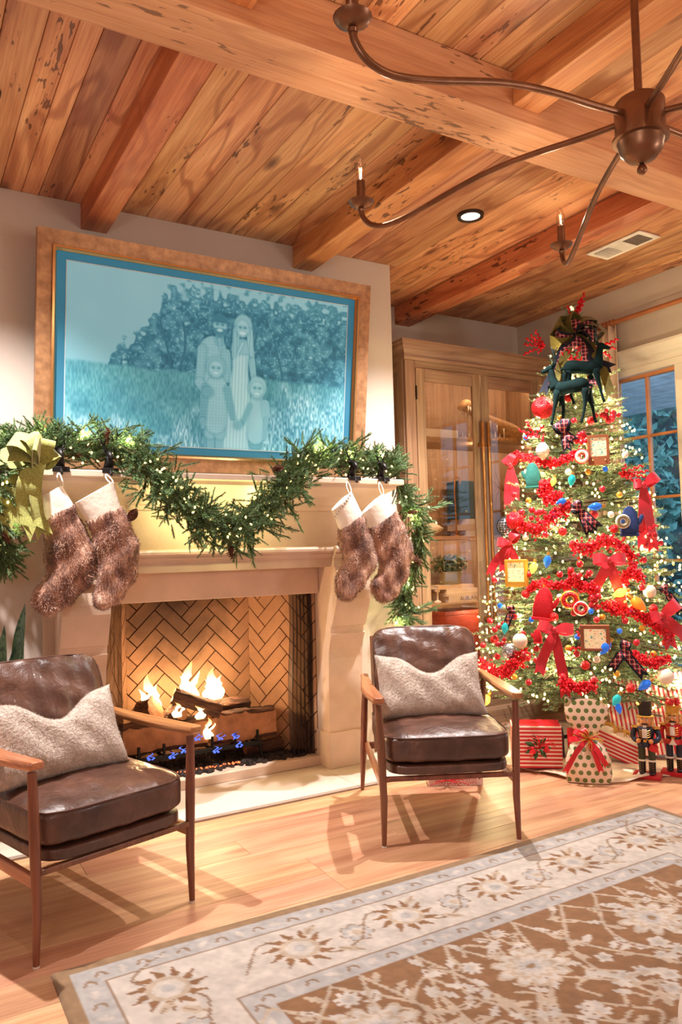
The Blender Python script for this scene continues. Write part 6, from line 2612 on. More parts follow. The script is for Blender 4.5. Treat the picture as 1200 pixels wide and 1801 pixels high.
# leader
for k in range(14):
    fol.add((TX, TY, 2.70 + 0.012 * k), (rng.normal(0, 0.4), rng.normal(0, 0.4), 1.0), 0.07, rng.uniform(0, 6))
branches.build('branch', MATS['tree_bark'], tree)
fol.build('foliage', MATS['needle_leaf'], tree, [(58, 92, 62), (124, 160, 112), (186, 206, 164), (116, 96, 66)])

# string lights
sl = thing('string_lights', 'warm white string lights wound through the Christmas tree', 'string lights', (TX, TY, 0.3))
cordp = []
for k in range(300):
    t = k / 299
    zz = 0.34 + (2.80 - 0.34) * t
    az = camaz + 1.75 * math.sin(k * 2.399) if k % 6 else k * 2.0
    # spread so that the density follows the surface area
    u = rng.random()
    zz = 0.36 + 2.44 * (1 - math.sqrt(u)) * 0.98
    rad = tr_r(zz) * rng.uniform(0.80, 1.06)
    x = TX + rad * math.cos(az)
    if x > 4.66:
        continue
    bulb((x, TY + rad * math.sin(az), zz), sl, 'bulb_warm' if rng.random() < 0.86 else 'bulb_amber', 0.0068)
for k in range(160):
    t = k / 159
    zz = 0.34 + 2.42 * t
    az = t * 44
    rad = tr_r(zz) * 0.82
    cordp.append((TX + rad * math.cos(az), TY + rad * math.sin(az), zz))
MB().tube(polyline(cordp, 420), 0.0022, 4, cap=False).build('cord', MATS['cord_green'], sl)
bulb((TX, TY, 2.885), sl, 'bulb_warm', 0.012)
m = MB()
for k in range(380):
    u = rng.random()
    zz = 0.36 + 2.44 * (1 - math.sqrt(u)) * 0.98
    az = camaz + rng.uniform(-1.7, 1.7)
    rad = tr_r(zz) * rng.uniform(0.72, 1.05)
    x = TX + rad * math.cos(az)
    if x < 4.66:
        m.sphere((x, TY + rad * math.sin(az), zz), 0.0066, 6, 4, (1, 1, 1.4))
o = m.build('bulb_field', MATS['bulb_warm'], sl, smooth=True)
o['kind'] = 'stuff'
for k in range(16):
    zz = 0.42 + 2.1 * (k / 15) ** 1.15
    az = camaz + [-1.2, 0.9, -0.2, 1.5, -0.8, 0.4][k % 6]
    rad = tr_r(zz) * 0.86
    point('tree_glow', (TX + rad * math.cos(az), TY + rad * math.sin(az), zz), 6.0, (1.0, 0.80, 0.44), 0.005)

# ------------------------------------------------------------------ ornament materials


def glitter(name, col, metal=0.35, rough=0.3, scale=160):
    m, nt, b = new_mat(name)
    v = coords(nt, rnd=3)
    vo = N(nt, 'ShaderNodeTexVoronoi')
    vo.inputs['Scale'].default_value = scale
    nt.links.new(v, vo.inputs['Vector'])
    c1 = lin(col)
    hsv = N(nt, 'ShaderNodeHueSaturation')
    hsv.inputs['Color'].default_value = c1
    mr = N(nt, 'ShaderNodeMapRange')
    mr.inputs[3].default_value = 0.6
    mr.inputs[4].default_value = 1.7
    sx = N(nt, 'ShaderNodeSeparateColor')
    nt.links.new(vo.outputs['Color'], sx.inputs[0])
    nt.links.new(sx.outputs[0], mr.inputs[0])
    nt.links.new(mr.outputs[0], hsv.inputs['Value'])
    nt.links.new(hsv.outputs[0], b.inputs['Base Color'])
    b.inputs['Metallic'].default_value = metal
    b.inputs['Roughness'].default_value = rough
    bump(nt, b, vo.outputs['Distance'], 0.5, 0.01)
    MATS[name] = m


glitter('red_glitter', (214, 34, 38))
glitter('red_tinsel', (226, 28, 44), 0.3, 0.25, 220)
glitter('silver_facet', (176, 184, 196), 0.9, 0.2, 90)
plain('berry_red', (196, 24, 44), 0.3, var=0.12, coat=0.3)
plain('navy_velvet', (14, 18, 36), 0.85, var=0.1, sheen=0.08)
plain('teal_velvet', (6, 34, 34), 0.9, var=0.25, scale=25, spec=0.2)
plain('mitten_red', (206, 22, 38), 0.85, var=0.08, bmp=0.3, bscale=120)
plain('mitten_teal', (44, 122, 112), 0.85, var=0.15, bmp=0.3, bscale=120)
plain('mitten_navy', (38, 62, 116), 0.85, var=0.1, bmp=0.3, bscale=120)
plain('cap_gold', (206, 166, 92), 0.3, 0.9)
plain('icing_pale', (238, 226, 206), 0.5, var=0.06)
plain('frame_ornament_wood', (150, 84, 46), 0.5, var=0.15)
plain('gold_ornament', (232, 176, 70), 0.35, 0.5, var=0.15)
plain('olive_velvet', (108, 98, 34), 0.8, var=0.25, scale=30, sheen=0.15)
plain('antler_dark', (20, 44, 42), 0.6)
m_, nt, b = new_mat('screen_glow')
v = coords(nt, rnd=3)
f = noise(nt, v, 70, 3)
pc_ = ramp(nt, f, [(0.34, lin((70, 150, 150))), (0.43, lin((240, 214, 160))), (0.58, lin((250, 232, 190))), (0.66, lin((220, 120, 70)))])
nt.links.new(pc_, b.inputs['Base Color'])
nt.links.new(pc_, b.inputs['Emission Color'])
b.inputs['Emission Strength'].default_value = 0.25
m_.cycles.emission_sampling = 'NONE'
MATS['screen_glow'] = m_
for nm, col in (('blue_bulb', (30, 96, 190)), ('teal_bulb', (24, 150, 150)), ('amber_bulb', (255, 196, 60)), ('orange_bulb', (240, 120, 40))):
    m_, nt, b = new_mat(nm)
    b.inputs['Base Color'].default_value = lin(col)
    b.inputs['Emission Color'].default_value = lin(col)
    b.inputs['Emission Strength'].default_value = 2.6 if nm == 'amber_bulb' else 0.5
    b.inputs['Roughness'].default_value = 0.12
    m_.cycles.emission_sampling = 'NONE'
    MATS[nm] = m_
# plaid
m_, nt, b = new_mat('plaid_ribbon')
tc = N(nt, 'ShaderNodeTexCoord')
sp = N(nt, 'ShaderNodeSeparateXYZ')
nt.links.new(tc.outputs['Object'], sp.inputs[0])


def band(sock, freq, w0, w1):
    mu = N(nt, 'ShaderNodeMath', operation='MULTIPLY')
    mu.inputs[1].default_value = freq
    nt.links.new(sock, mu.inputs[0])
    fr_ = N(nt, 'ShaderNodeMath', operation='FRACT')
    nt.links.new(mu.outputs[0], fr_.inputs[0])
    return ramp(nt, fr_.outputs[0], [(0, (0, 0, 0, 1)), (w0, (1, 1, 1, 1)), (w1, (0, 0, 0, 1))], 'CONSTANT')


c = mixc(nt, band(sp.outputs[0], 40, 0.55, 0.85), lin((176, 22, 38)), lin((30, 28, 54)))
c = mixc(nt, band(sp.outputs[2], 40, 0.60, 0.85), c, lin((44, 26, 48)))
c = mixc(nt, band(sp.outputs[0], 40, 0.20, 0.27), c, lin((226, 214, 200)))
c = mixc(nt, band(sp.outputs[2], 40, 0.20, 0.27), c, lin((226, 214, 200)))
nt.links.new(c, b.inputs['Base Color'])
b.inputs['Roughness'].default_value = 0.8
MATS['plaid_ribbon'] = m_


def lloop(parent, tip, wid, mat, puff=0.7, name='loop', up=(0, -1, 0.35)):
    c_, tip, up = Vector((0, 0, 0)), Vector(tip), Vector(up).normalized()
    d = tip
    L = d.length
    dn = d.normalized()
    side = dn.cross(up).normalized()
    pts = []
    sides = []
    for i in range(15):
        a = math.pi * 2 * i / 14
        x = (1 - math.cos(a)) / 2
        zz = math.sin(a) * puff * L * 0.5 * math.sin(math.pi * min(1, x * 0.9 + 0.1)) ** 0.5
        pts.append(dn * (x * L) + up * zz)
        sides.append(side * wid * (0.35 + 0.65 * min(1, x * 2.2)))
    return MB().ribbon(pts, sides, 0.001).build(name, MATS[mat], parent, smooth='auto', world=False)


def ltail(parent, pts, wid, mat, name='tail', normal=(0, -1, 0), twist=0.25):
    P = polyline([(0, 0, 0)] + list(pts), 16)
    sides = []
    nn = Vector(normal)
    for i in range(16):
        t = Vector(P[min(i + 1, 15)] - P[max(i - 1, 0)])
        s_ = t.cross(nn).normalized()
        s_ = Matrix.Rotation(twist * math.sin(i * 0.5), 3, t.normalized()) @ s_
        sides.append(s_ * wid * (0.5 + 0.5 * min(1, i / 4)))
    mb = MB().ribbon(P, sides, 0.001)
    t = Vector(P[-1] - P[-2]).normalized()
    p, s_ = Vector(P[-1]), sides[-1]
    th = nn * 0.001
    for sg in (-1, 1):
        mb.add([p, p + s_ * sg, p + s_ * sg + t * wid, p + th, p + s_ * sg + th, p + s_ * sg + t * wid + th], [(0, 1, 2), (5, 4, 3), (0, 2, 5, 3), (1, 4, 5, 2), (0, 3, 4, 1)])
    return mb.build(name, MATS[mat], parent, smooth='auto', world=False)


PX = 1 / 268.0     # metres per pixel at the tree


def orn(name, px_, py_, label, cat, group=None, out=0.03):
    p = tpt(px_, py_, out)
    return thing(name, label, cat, p, face(p), group)


def ribbon_bow(px_, py_, label, s=1.0, mat='satin_ribbon', tails=((-16, 75), (18, 70)), loops=((-26, 6), (26, 10)), wid=8, group='red ribbon bows on the tree', out=0.05, name='ribbon_bow'):
    t = orn(name, px_, py_, label, 'bow', group, out)
    for lx, lz in loops:
        lloop(t, (lx * PX * s, -0.01, lz * PX * s), wid * PX * s * 0.9, mat)
    MB().sphere((0, -0.008, 0), 7 * PX * s * 0.75, 8, 6, (1, 0.7, 1)).build('knot', MATS[mat], t, smooth=True, world=False)
    for tx, tz in tails:
        ltail(t, [(tx * 0.3 * PX * s, -0.012, -tz * 0.3 * PX * s), (tx * 0.8 * PX * s, -0.004, -tz * 0.7 * PX * s), (tx * PX * s, -0.010, -tz * PX * s)], wid * PX * s * 0.85, mat)
    return t


ribbon_bow(899, 818, 'red bow with long tails hanging beside the cabinet handles', tails=((-8, 70), (8, 58)), loops=((-10, 14), (8, 18)), wid=9)
ribbon_bow(1132, 853, 'red bow with long tails standing out against the window', tails=((-6, 95), (10, 100)), loops=((-16, 2), (22, 14)), wid=9, out=0.08)
ribbon_bow(896, 955, 'red bow over the small orange frame near the cabinet', tails=((-12, 45), (18, 58), (-34, 50)), loops=((-20, 2), (16, 18)), wid=8)
ribbon_bow(1072, 985, 'red bow with straight tails in the middle of the tree', tails=((-26, 58), (16, 72)), loops=((-24, 2), (24, 2)), wid=9, out=0.07)
ribbon_bow(976, 1108, 'large red bow with wavy tails below the red mitten', tails=((-24, 62), (12, 95)), loops=((-24, 8), (28, 2)), wid=9, out=0.07)
ribbon_bow(1164, 1082, 'red bow at the window side low on the tree', tails=((10, 45), (36, 40)), loops=((-22, -6), (24, 18)), wid=10)


def ball(px_, py_, rpx, mat, label, group, out=0.02, name='bauble', n=16):
    t = orn(name, px_, py_, label, 'bauble', group, out)
    r = rpx * PX
    MB().sphere((0, 0, 0), r, n, max(6, n * 2 // 3)).build('body', MATS[mat], t, smooth=True, world=False)
    MB().lathe([(0.0, r * 0.95), (r * 0.22, r * 0.95), (r * 0.22, r * 1.15), (r * 0.05, r * 1.18), (0.0, r * 1.3)], (0, 0, 0), 10).build('cap', MATS['cap_gold'], t, world=False)
    return t


ball(955, 717, 19, 'red_glitter', 'big red glitter ball beneath the velvet stags', 'large baubles', 0.05, n=22)
ball(906, 915, 15, 'red_tinsel', 'red wound-wire ball in front of the silver mesh ball', 'large baubles', 0.06, n=20)
t = ball(893, 926, 18, 'silver_facet', 'silver and black mesh ball beside the cabinet door', 'large baubles', 0.04, n=20)
m = MB()
r = 18.4 * PX
for k in range(9):
    a = math.pi * k / 9
    m.tube([(r * math.cos(a) * math.cos(q), r * math.sin(a) * math.cos(q), r * math.sin(q)) for q in np.linspace(0, 2 * math.pi, 25)[:-1]], 0.0012, 4, closed=True)
for zq in np.linspace(-0.8, 0.8, 8):
    m.tube([(r * math.sqrt(1 - zq * zq) * math.cos(q), r * math.sqrt(1 - zq * zq) * math.sin(q), r * zq) for q in np.linspace(0, 2 * math.pi, 25)[:-1]], 0.0012, 4, closed=True)
m.build('wire_net', MATS['black_iron'], t, world=False)
ball(915, 1127, 12, 'icing_pale', 'pale snowman bauble low on the cabinet side', 'large baubles', 0.05)
ball(897, 1145, 13, 'silver_facet', 'silver mirrored ball low on the cabinet side', 'large baubles', 0.03)
ball(1171, 1190, 12, 'icing_pale', 'pale round bauble low on the window side', 'large baubles', 0.03)
ball(1143, 1040, 10, 'icing_pale', 'pale pearly bauble on the window side', 'large baubles', 0.03)

# red berries: clusters hanging together and single baubles
bk_ = 0
for (cx, cy, n, sp_r, lab) in [(1070, 725, 15, 24, 'cluster of red berries beneath the far stag'), (1025, 775, 7, 14, 'cluster of red berries beside the toy television'), (1045, 1052, 7, 16, 'cluster of red berries under the middle bow'), (945, 905, 9, 22, 'cluster of red berries above the wound-wire ball'), (1030, 1010, 8, 20, 'cluster of red berries beside the middle bow tails'), (885, 1115, 12, 30, 'cluster of red berries by the chair arm'), (1140, 945, 5, 16, 'cluster of red berries below the navy mitten'), (940, 1155, 6, 18, 'cluster of red berries under the snowman bauble')]:
    t = orn('berry_cluster', cx, cy, lab, 'berries', 'red berry clusters on the tree', 0.02)
    stem = MB()
    for k in range(n):
        q = Vector((rng.normal(0, 0.45) * sp_r * PX, rng.uniform(-0.05, 0.0), rng.normal(0, 0.40) * sp_r * PX))
        r = rng.uniform(3.6, 5.6) * PX
        MB().sphere(q, r, 9, 6).build('berry', MATS['berry_red'], t, smooth=True, world=False)
        stem.tube([(0, 0.02, 0.01), q], 0.0012, 4)
    stem.build('stem', MATS['tree_bark'], t, world=False)
LAND = [(955, 717, 'the big red glitter ball'), (1053, 791, 'the toy television'), (938, 835, 'the teal mitten'), (956, 1060, 'the red mitten'), (1107, 915, 'the navy mitten'), (908, 1008, 'the orange-framed ornament'),
        (1047, 1122, 'the small wooden picture frame'), (1132, 853, 'the window side long-tailed bow'), (1072, 985, 'the middle red bow'), (976, 1108, 'the large wavy red bow'), (1164, 1082, 'the lowest window side bow'),
        (899, 818, 'the long-tailed bow by the cabinet'), (906, 915, 'the red wound-wire ball'), (915, 1127, 'the snowman bauble'), (1171, 1190, 'the pale round bauble'), (1021, 898, 'the middle tartan bow'),
        (1096, 1145, 'the lowest tartan bow'), (992, 762, 'the upper tartan bow'), (1022, 1070, 'the red-centred ring ornament'), (964, 980, 'the hanging blue bulb'), (1007, 838, 'the upper teal bulb'), (1141, 1200, 'the lowest blue bulb'),
        (1055, 890, 'the sideways blue bulb'), (890, 1098, 'the low teal bulb'), (1098, 1040, 'the middle yellow bulb'), (1143, 1040, 'the pearly bauble')]
_used = {}


def where_label(x, y, what):
    """label a small ball by the nearest larger ornament that singles it out"""
    for lx, ly, nm in sorted(LAND, key=lambda q: (q[0] - x) ** 2 + (q[1] - y) ** 2)[:6]:
        dx, dy = x - lx, y - ly
        if abs(dy) > abs(dx):
            rel = 'below' if dy > 0 else 'above'
        else:
            rel = 'on the window side of' if dx > 0 else 'on the cabinet side of'
        s_ = 'small %s ball %s %s' % (what, rel, nm)
        if s_ not in _used:
            _used[s_] = 1
            return s_
    return 'small %s ball tucked in the tree branches' % what


sm = None
single = [(862, 1092), (875, 1155), (850, 1135), (1133, 985), (1129, 1033), (1100, 1092), (1082, 1060), (1020, 765), (1010, 1078), (1125, 1010), (930, 1010), (955, 1180), (1045, 1195), (1170, 1130), (1160, 1165), (905, 1085), (990, 1190), (1070, 1130), (1010, 740), (960, 940), (1085, 960), (1110, 990), (905, 870), (1060, 860), (985, 1010), (1120, 1130), (870, 1020), (1015, 1150), (1050, 1090), (930, 1200)]
for k, (x, y) in enumerate(single):
    p = tpt(x, y, 0.025)
    if sm is None:
        o = MB().sphere((0, 0, 0), 5.2 * PX, 10, 7).build('small_bauble', MATS['berry_red'], smooth=True)
        sm = o
    else:
        o = sm.copy()
        COL.objects.link(o)
    o.location = p
    tag(o, where_label(x, y, 'plain red'), 'bauble', 'small red balls on the tree')


for mt, cname, sz, spots in (('gold_ornament', 'gold', 5.0, [(985, 735), (1035, 830), (930, 880), (1090, 870), (960, 1030), (1060, 1085), (1130, 1105), (905, 1190), (1000, 1140), (1085, 1185), (1020, 990), (1150, 1150)]),
                             ('blue_bulb', 'blue', 4.4, [(975, 905), (1065, 825), (925, 770), (1040, 1075), (1110, 1075), (935, 1090), (1090, 1110), (880, 1065), (1015, 1120)]),
                             ('icing_pale', 'cream', 5.4, [(1000, 830), (1075, 905), (925, 945), (985, 1050), (1120, 1160), (960, 1160), (1050, 1160), (1100, 800)]),
                             ('red_glitter', 'sparkling red', 7.0, [(1080, 930), (990, 935), (1045, 905), (975, 1085), (1150, 1070), (870, 1125), (925, 1045), (1030, 1170), (1110, 1210), (1000, 700), (1040, 740), (955, 850)])):
    src_ = None
    for x, y in spots:
        if src_ is None:
            o = MB().sphere((0, 0, 0), sz * PX, 10, 7).build('small_bauble', MATS[mt], smooth=True)
            src_ = o
        else:
            o = src_.copy()
            COL.objects.link(o)
        o.location = tpt(x, y, 0.02)
        tag(o, where_label(x, y, cname), 'bauble', 'small %s balls on the tree' % cname)

# beaded / tinsel swags
def swag(path, r, label, k):
    P = polyline([tpt(x, y, 0.02) for x, y in path], 46)
    t = thing('tinsel_garland', label, 'garland', Vector(P[len(P) // 2]), group='red tinsel swags on the tree')
    m = MB()
    for p in P:
        for q in range(7):
            c_ = Vector(p) + Vector((rng.normal(0, 0.5) * r, rng.normal(0, 0.3) * r - 0.01, rng.normal(0, 0.5) * r))
            m.sphere(c_, rng.uniform(0.005, 0.010), 6, 4)
    for q in range(5):
        m.tube([Vector(p) + Vector((rng.normal(0, 0.3) * r, -abs(rng.normal(0, 0.2)) * r, r * 0.7 * math.sin(i * 0.9 + q * 1.3))) for i, p in enumerate(P)], 0.0035, 5)
    o = m.build('tinsel', MATS['red_tinsel'], t, smooth=True)
    o['kind'] = 'stuff'


swag([(905, 800), (935, 808), (970, 815), (1000, 805), (1020, 795)], 0.030, 'red tinsel swag across the tree under the pale swirl ornament', 0)
swag([(890, 925), (915, 925), (945, 930), (975, 905), (1000, 890)], 0.045, 'thick red tinsel swag beside the wound-wire ball', 1)
swag([(1005, 960), (1035, 965), (1065, 950), (1095, 965), (1115, 985)], 0.042, 'red tinsel swag under the navy mitten', 2)
swag([(1000, 1015), (1020, 1030), (1040, 1035)], 0.03, 'short red tinsel swag beside the middle bow', 3)
swag([(1060, 1065), (1090, 1075), (1120, 1080), (1150, 1100), (1180, 1120)], 0.036, 'red tinsel swag below the middle bow', 4)
swag([(845, 1165), (862, 1185), (885, 1180), (905, 1165), (925, 1150)], 0.055, 'thick red tinsel swag by the chair arm', 5)
swag([(985, 1200), (1015, 1210), (1045, 1205)], 0.032, 'red tinsel swag at the bottom edge of the tree', 6)
swag([(1095, 1020), (1110, 1005), (1125, 1015)], 0.03, 'short red tinsel swag beside the pearly bauble', 8)
swag([(930, 1035), (950, 1025), (975, 1030), (1000, 1030)], 0.026, 'thin red tinsel swag just above the red mitten', 9)
swag([(1110, 1150), (1140, 1165), (1170, 1160)], 0.03, 'red tinsel swag low beside the window side bow', 10)
swag([(950, 870), (965, 850), (960, 880), (985, 870)], 0.03, 'red tinsel knot beside the teal mitten', 7)


# red curly sprays
def spray(px_, py_, tips, label, k):
    t = orn('curly_spray', px_, py_, label, 'spray', 'red curly sprays', 0.02)
    m = MB()
    for tx, ty in tips:
        d = Vector(((tx - px_) * PX, -0.03, -(ty - py_) * PX))
        L = d.length
        n = max(10, int(L / 0.006))
        e1 = d.orthogonal().normalized()
        e2 = d.normalized().cross(e1)
        pts = [d * (i / n) + (e1 * math.cos(i * 1.3) + e2 * math.sin(i * 1.3)) * 0.008 for i in range(n + 1)]
        m.tube(pts, 0.0055, 5)
    m.build('curl', MATS['red_tinsel'], t, smooth=True, world=False)


spray(958, 608, [(926, 590), (922, 600), (920, 618), (935, 585), (950, 622), (945, 580)], 'red curly spray poking out near the cabinet crown', 0)
spray(1006, 575, [(1030, 520), (1022, 530), (1002, 540), (1015, 545), (1028, 535)], 'red curly spray rising from the tree top bow', 1)
spray(1050, 612, [(1084, 600), (1080, 615), (1072, 632), (1065, 625), (1078, 604)], 'red curly spray pointing to the curtain', 2)
spray(1010, 640, [(990, 622), (1000, 615), (1020, 612), (1030, 628), (1005, 630)], 'red curly spray under the tree top bow', 3)
spray(1090, 835, [(1132, 832), (1125, 822), (1118, 848), (1128, 840), (1100, 820)], 'red curly spray beside the window bow', 4)
spray(940, 765, [(915, 755), (930, 742), (950, 770), (958, 752), (925, 770)], 'red curly spray beneath the big glitter ball', 5)
spray(1040, 1140, [(1020, 1115), (1025, 1105), (1040, 1112), (1052, 1140), (1010, 1140)], 'red curly spray in front of the small picture frame', 6)
spray(1115, 940, [(1150, 926), (1145, 930)], 'red curly spray beneath the navy mitten', 7)

# tree top bow
tb_ = orn('tree_top_bow', 1012, 588, 'olive and tartan bow crowning the Christmas tree', 'bow', None, 0.06)
for lx, lz, wd in [(-26, 20, 15), (-36, -8, 14), (28, 20, 14), (42, 0, 15), (-8, 30, 14)]:
    lloop(tb_, (lx * PX * 1.15, -0.01, lz * PX * 1.15), wd * PX * 1.1, 'olive_velvet', 0.75, up=(-lz, -22, lx))
for lx, lz, wd in [(-32, -2, 11), (30, -16, 11), (4, 20, 11), (28, 12, 10), (-10, -26, 9)]:
    lp = lloop(tb_, (lx * PX, -0.045, lz * PX), wd * PX * 1.25, 'navy_velvet', 0.75, up=(-lz, -26, lx))
    lloop(tb_, (lx * PX * 1.03, -0.048, lz * PX * 1.03), wd * PX * 0.85, 'plaid_ribbon', 0.82, up=(-lz, -26, lx))
for pts, wd, mt in [([(-20, -25), (-35, -60), (-55, -100)], 7, 'navy_velvet'), ([(-18, -25), (-30, -60), (-46, -95)], 5, 'plaid_ribbon'), ([(18, -30), (30, -55), (52, -68)], 8, 'navy_velvet'), ([(12, -30), (18, -60), (24, -95)], 6, 'plaid_ribbon'), ([(22, -25), (38, -60), (50, -110)], 7, 'olive_velvet'), ([(-14, -30), (-28, -62), (-32, -85)], 7, 'olive_velvet')]:
    ltail(tb_, [(a * PX, -0.03 - 0.0009 * abs(b_), b_ * PX) for a, b_ in pts], wd * PX, mt)


def plaid_bow(px_, py_, label, loops, tails, s=1.0):
    t = orn('plaid_bow', px_, py_, label, 'bow', 'tartan bows on the tree', 0.06)
    for lx, lz in loops:
        lloop(t, (lx * PX * s, -0.01, lz * PX * s), 8 * PX * s, 'navy_velvet', 0.8)
        lloop(t, (lx * PX * s * 1.03, -0.012, lz * PX * s * 1.03), 5.5 * PX * s, 'plaid_ribbon', 0.86)
    for tx, tz in tails:
        ltail(t, [(tx * 0.5 * PX * s, -0.012, tz * 0.5 * PX * s), (tx * PX * s, -0.01, tz * PX * s)], 7 * PX * s, 'navy_velvet')
        ltail(t, [(tx * 0.45 * PX * s, -0.016, tz * 0.45 * PX * s), (tx * 0.9 * PX * s, -0.014, tz * 0.85 * PX * s)], 4.5 * PX * s, 'plaid_ribbon')
    return t


plaid_bow(992, 762, 'tartan bow loop above the pale swirl ornament', [(-12, 16), (4, 22)], [(4, -26), (14, -12)])
plaid_bow(1021, 898, 'tartan bow in the middle of the tree beside the blue bulb', [(-8, 14), (0, 2), (-12, 6)], [(12, -34), (24, -26)])
plaid_bow(1096, 1145, 'tartan bow low on the tree beside the small picture frame', [(6, 14), (8, -8)], [(-16, -24), (26, -34)])
plaid_bow(1172, 1040, 'tartan bow hanging over the window side branches', [(-6, 10), (-4, -4)], [(20, -34)], 0.9)
plaid_bow(900, 1075, 'tartan bow beneath the small orange frame', [(-2, 10), (6, 4)], [(-10, -26)], 0.8)


# mittens
def mitten(px_, py_, mat, label, s=1.0, flip=1, rot=0.0):
    t = orn('mitten', px_, py_, label, 'mitten', 'mitten ornaments', 0.05)
    hp = [(-0.048, -0.075), (0.045, -0.075), (0.050, -0.04), (0.048, 0.0), (0.040, 0.045), (0.020, 0.075), (-0.004, 0.082), (-0.026, 0.062), (-0.042, 0.02), (-0.050, -0.03)]
    c_, s_ = math.cos(rot), math.sin(rot)
    f_ = lambda u, v, d: ((u * c_ - v * s_) * flip * s, d, (u * s_ + v * c_) * s)
    MB().prism(hp, f_, -0.016, 0.012).build('hand', MATS[mat], t, smooth='auto', bevel=0.008, world=False)
    th = [(0.045, -0.035), (0.062, -0.020), (0.078, 0.012), (0.076, 0.030), (0.064, 0.032), (0.052, 0.012), (0.044, 0.0)]
    MB().prism(th, f_, -0.012, 0.010).build('thumb', MATS[mat], t, smooth='auto', bevel=0.006, world=False)
    MB().prism([(-0.052, -0.090), (0.049, -0.090), (0.049, -0.074), (-0.052, -0.074)], f_, -0.019, 0.015).build('cuff', MATS[mat], t, bevel=0.005, world=False)
    MB().tube([(0, 0, 0.08 * s), (0.004, 0.01, 0.105 * s)], 0.0015, 4).build('hanger', MATS['cap_gold'], t, world=False)
    return t


mitten(938, 835, 'mitten_teal', 'teal velvet mitten ornament beside the long-tailed bow', 0.95, -1)
mitten(956, 1060, 'mitten_red', 'red mitten ornament in the lower middle of the tree', 1.15, 1, -0.12)
mitten(1107, 915, 'mitten_navy', 'navy mitten ornament beside the window bow', 1.05, 1)
mitten(946, 1118, 'mitten_red', 'small red mitten tucked beside the large wavy bow', 0.5, -1)


# framed picture ornaments
def tv(px_, py_, w_, h, label, bottom=0.22, rot=0.0, mt='frame_ornament_wood'):
    t = orn('frame_ornament', px_, py_, label, 'ornament', 'lit frame ornaments', 0.07)
    W, H_ = w_ * PX / 2, h * PX / 2
    b_ = 0.13 * 2 * W
    f_ = lambda mb: mb
    MB().box(-W, W, 0.0, 0.035, -H_, H_).build('case', MATS[mt], t, bevel=0.003, world=False)
    for x0, x1, z0, z1 in ((-W, -W + b_, -H_, H_), (W - b_, W, -H_, H_), (-W + b_, W - b_, H_ - b_, H_), (-W + b_, W - b_, -H_, -H_ + 2 * H_ * bottom)):
        MB().box(x0, x1, -0.010, -0.0003, z0, z1).build('frame_rail', MATS[mt], t, bevel=0.0015, seg=1, world=False)
    MB().box(-W + b_, W - b_, -0.003, -0.0005, -H_ + 2 * H_ * bottom, H_ - b_).build('picture', MATS['screen_glow'], t, world=False)
    if bottom > 0.2:
        for sx in (-0.6, 0.6):
            MB().sphere((sx * W, -0.011, -H_ + H_ * bottom), 0.005, 8, 5).build('knob', MATS['cap_gold'], t, world=False)
    return t


tv(1053, 791, 33, 48, 'toy television ornament with a glowing screen', 0.28)
tv(908, 1008, 36, 44, 'orange-framed lit ornament beneath the red bow by the cabinet', 0.2, mt='gold_ornament')
tv(1047, 1122, 42, 38, 'small wooden framed picture ornament low on the tree', 0.1)


# doughnuts
def donut(px_, py_, rpx, mat, label, inner=None):
    t = orn('doughnut_ornament', px_, py_, label, 'ornament', 'ring-shaped ornaments', 0.07)
    R_, r_ = rpx * PX * 0.68, rpx * PX * 0.36
    pts = [(R_ * math.cos(a), 0, R_ * math.sin(a)) for a in np.linspace(0, 2 * math.pi, 21)[:-1]]
    MB().tube(pts, r_, 8, closed=True).build('ring', MATS[mat], t, smooth=True, world=False)
    MB().tube([(p[0], -r_ * 0.45, p[2]) for p in pts], r_ * 0.72, 8, closed=True).build('icing', MATS[inner or 'berry_red'], t, smooth=True, world=False)
    return t


donut(1024, 803, 12, 'berry_red', 'white-iced ring ornament beside the toy television', 'icing_pale')
donut(1096, 917, 11, 'icing_pale', 'pale and green ring ornament in front of the navy mitten', 'glazed_pot')
donut(1022, 1070, 11, 'icing_pale', 'pale ring ornament with red centre below the middle of the tree', 'red_glitter')
donut(1003, 1055, 14, 'gold_ornament', 'gingerbread coloured ring ornament beside the red mitten', 'red_glitter')

# pale swirl (icing) ornament and santa-like gnome shapes
t = orn('swirl_ornament', 955, 797, 'pale swirled drop ornament with a red curl above it', 'ornament', None, 0.06)
prof = []
for i in range(15):
    q = i / 14
    prof.append((0.044 * math.sin(math.pi * (0.10 + 0.90 * (1 - q))) ** 0.9 * (1 - 0.15 * q) + 0.003 * math.sin(q * 40) + 0.002, -0.045 + 0.11 * q))
MB().lathe(prof, (0, 0, 0), 16).build('drop', MATS['icing_pale'], t, smooth=True, world=False)
MB().tube(polyline([(0, 0, 0.06), (0.005, -0.005, 0.09), (0.012, 0, 0.12)], 8), [0.008, 0.008, 0.007, 0.007, 0.006, 0.005, 0.004, 0.003], 6).build('curl', MATS['red_tinsel'], t, smooth=True, world=False)


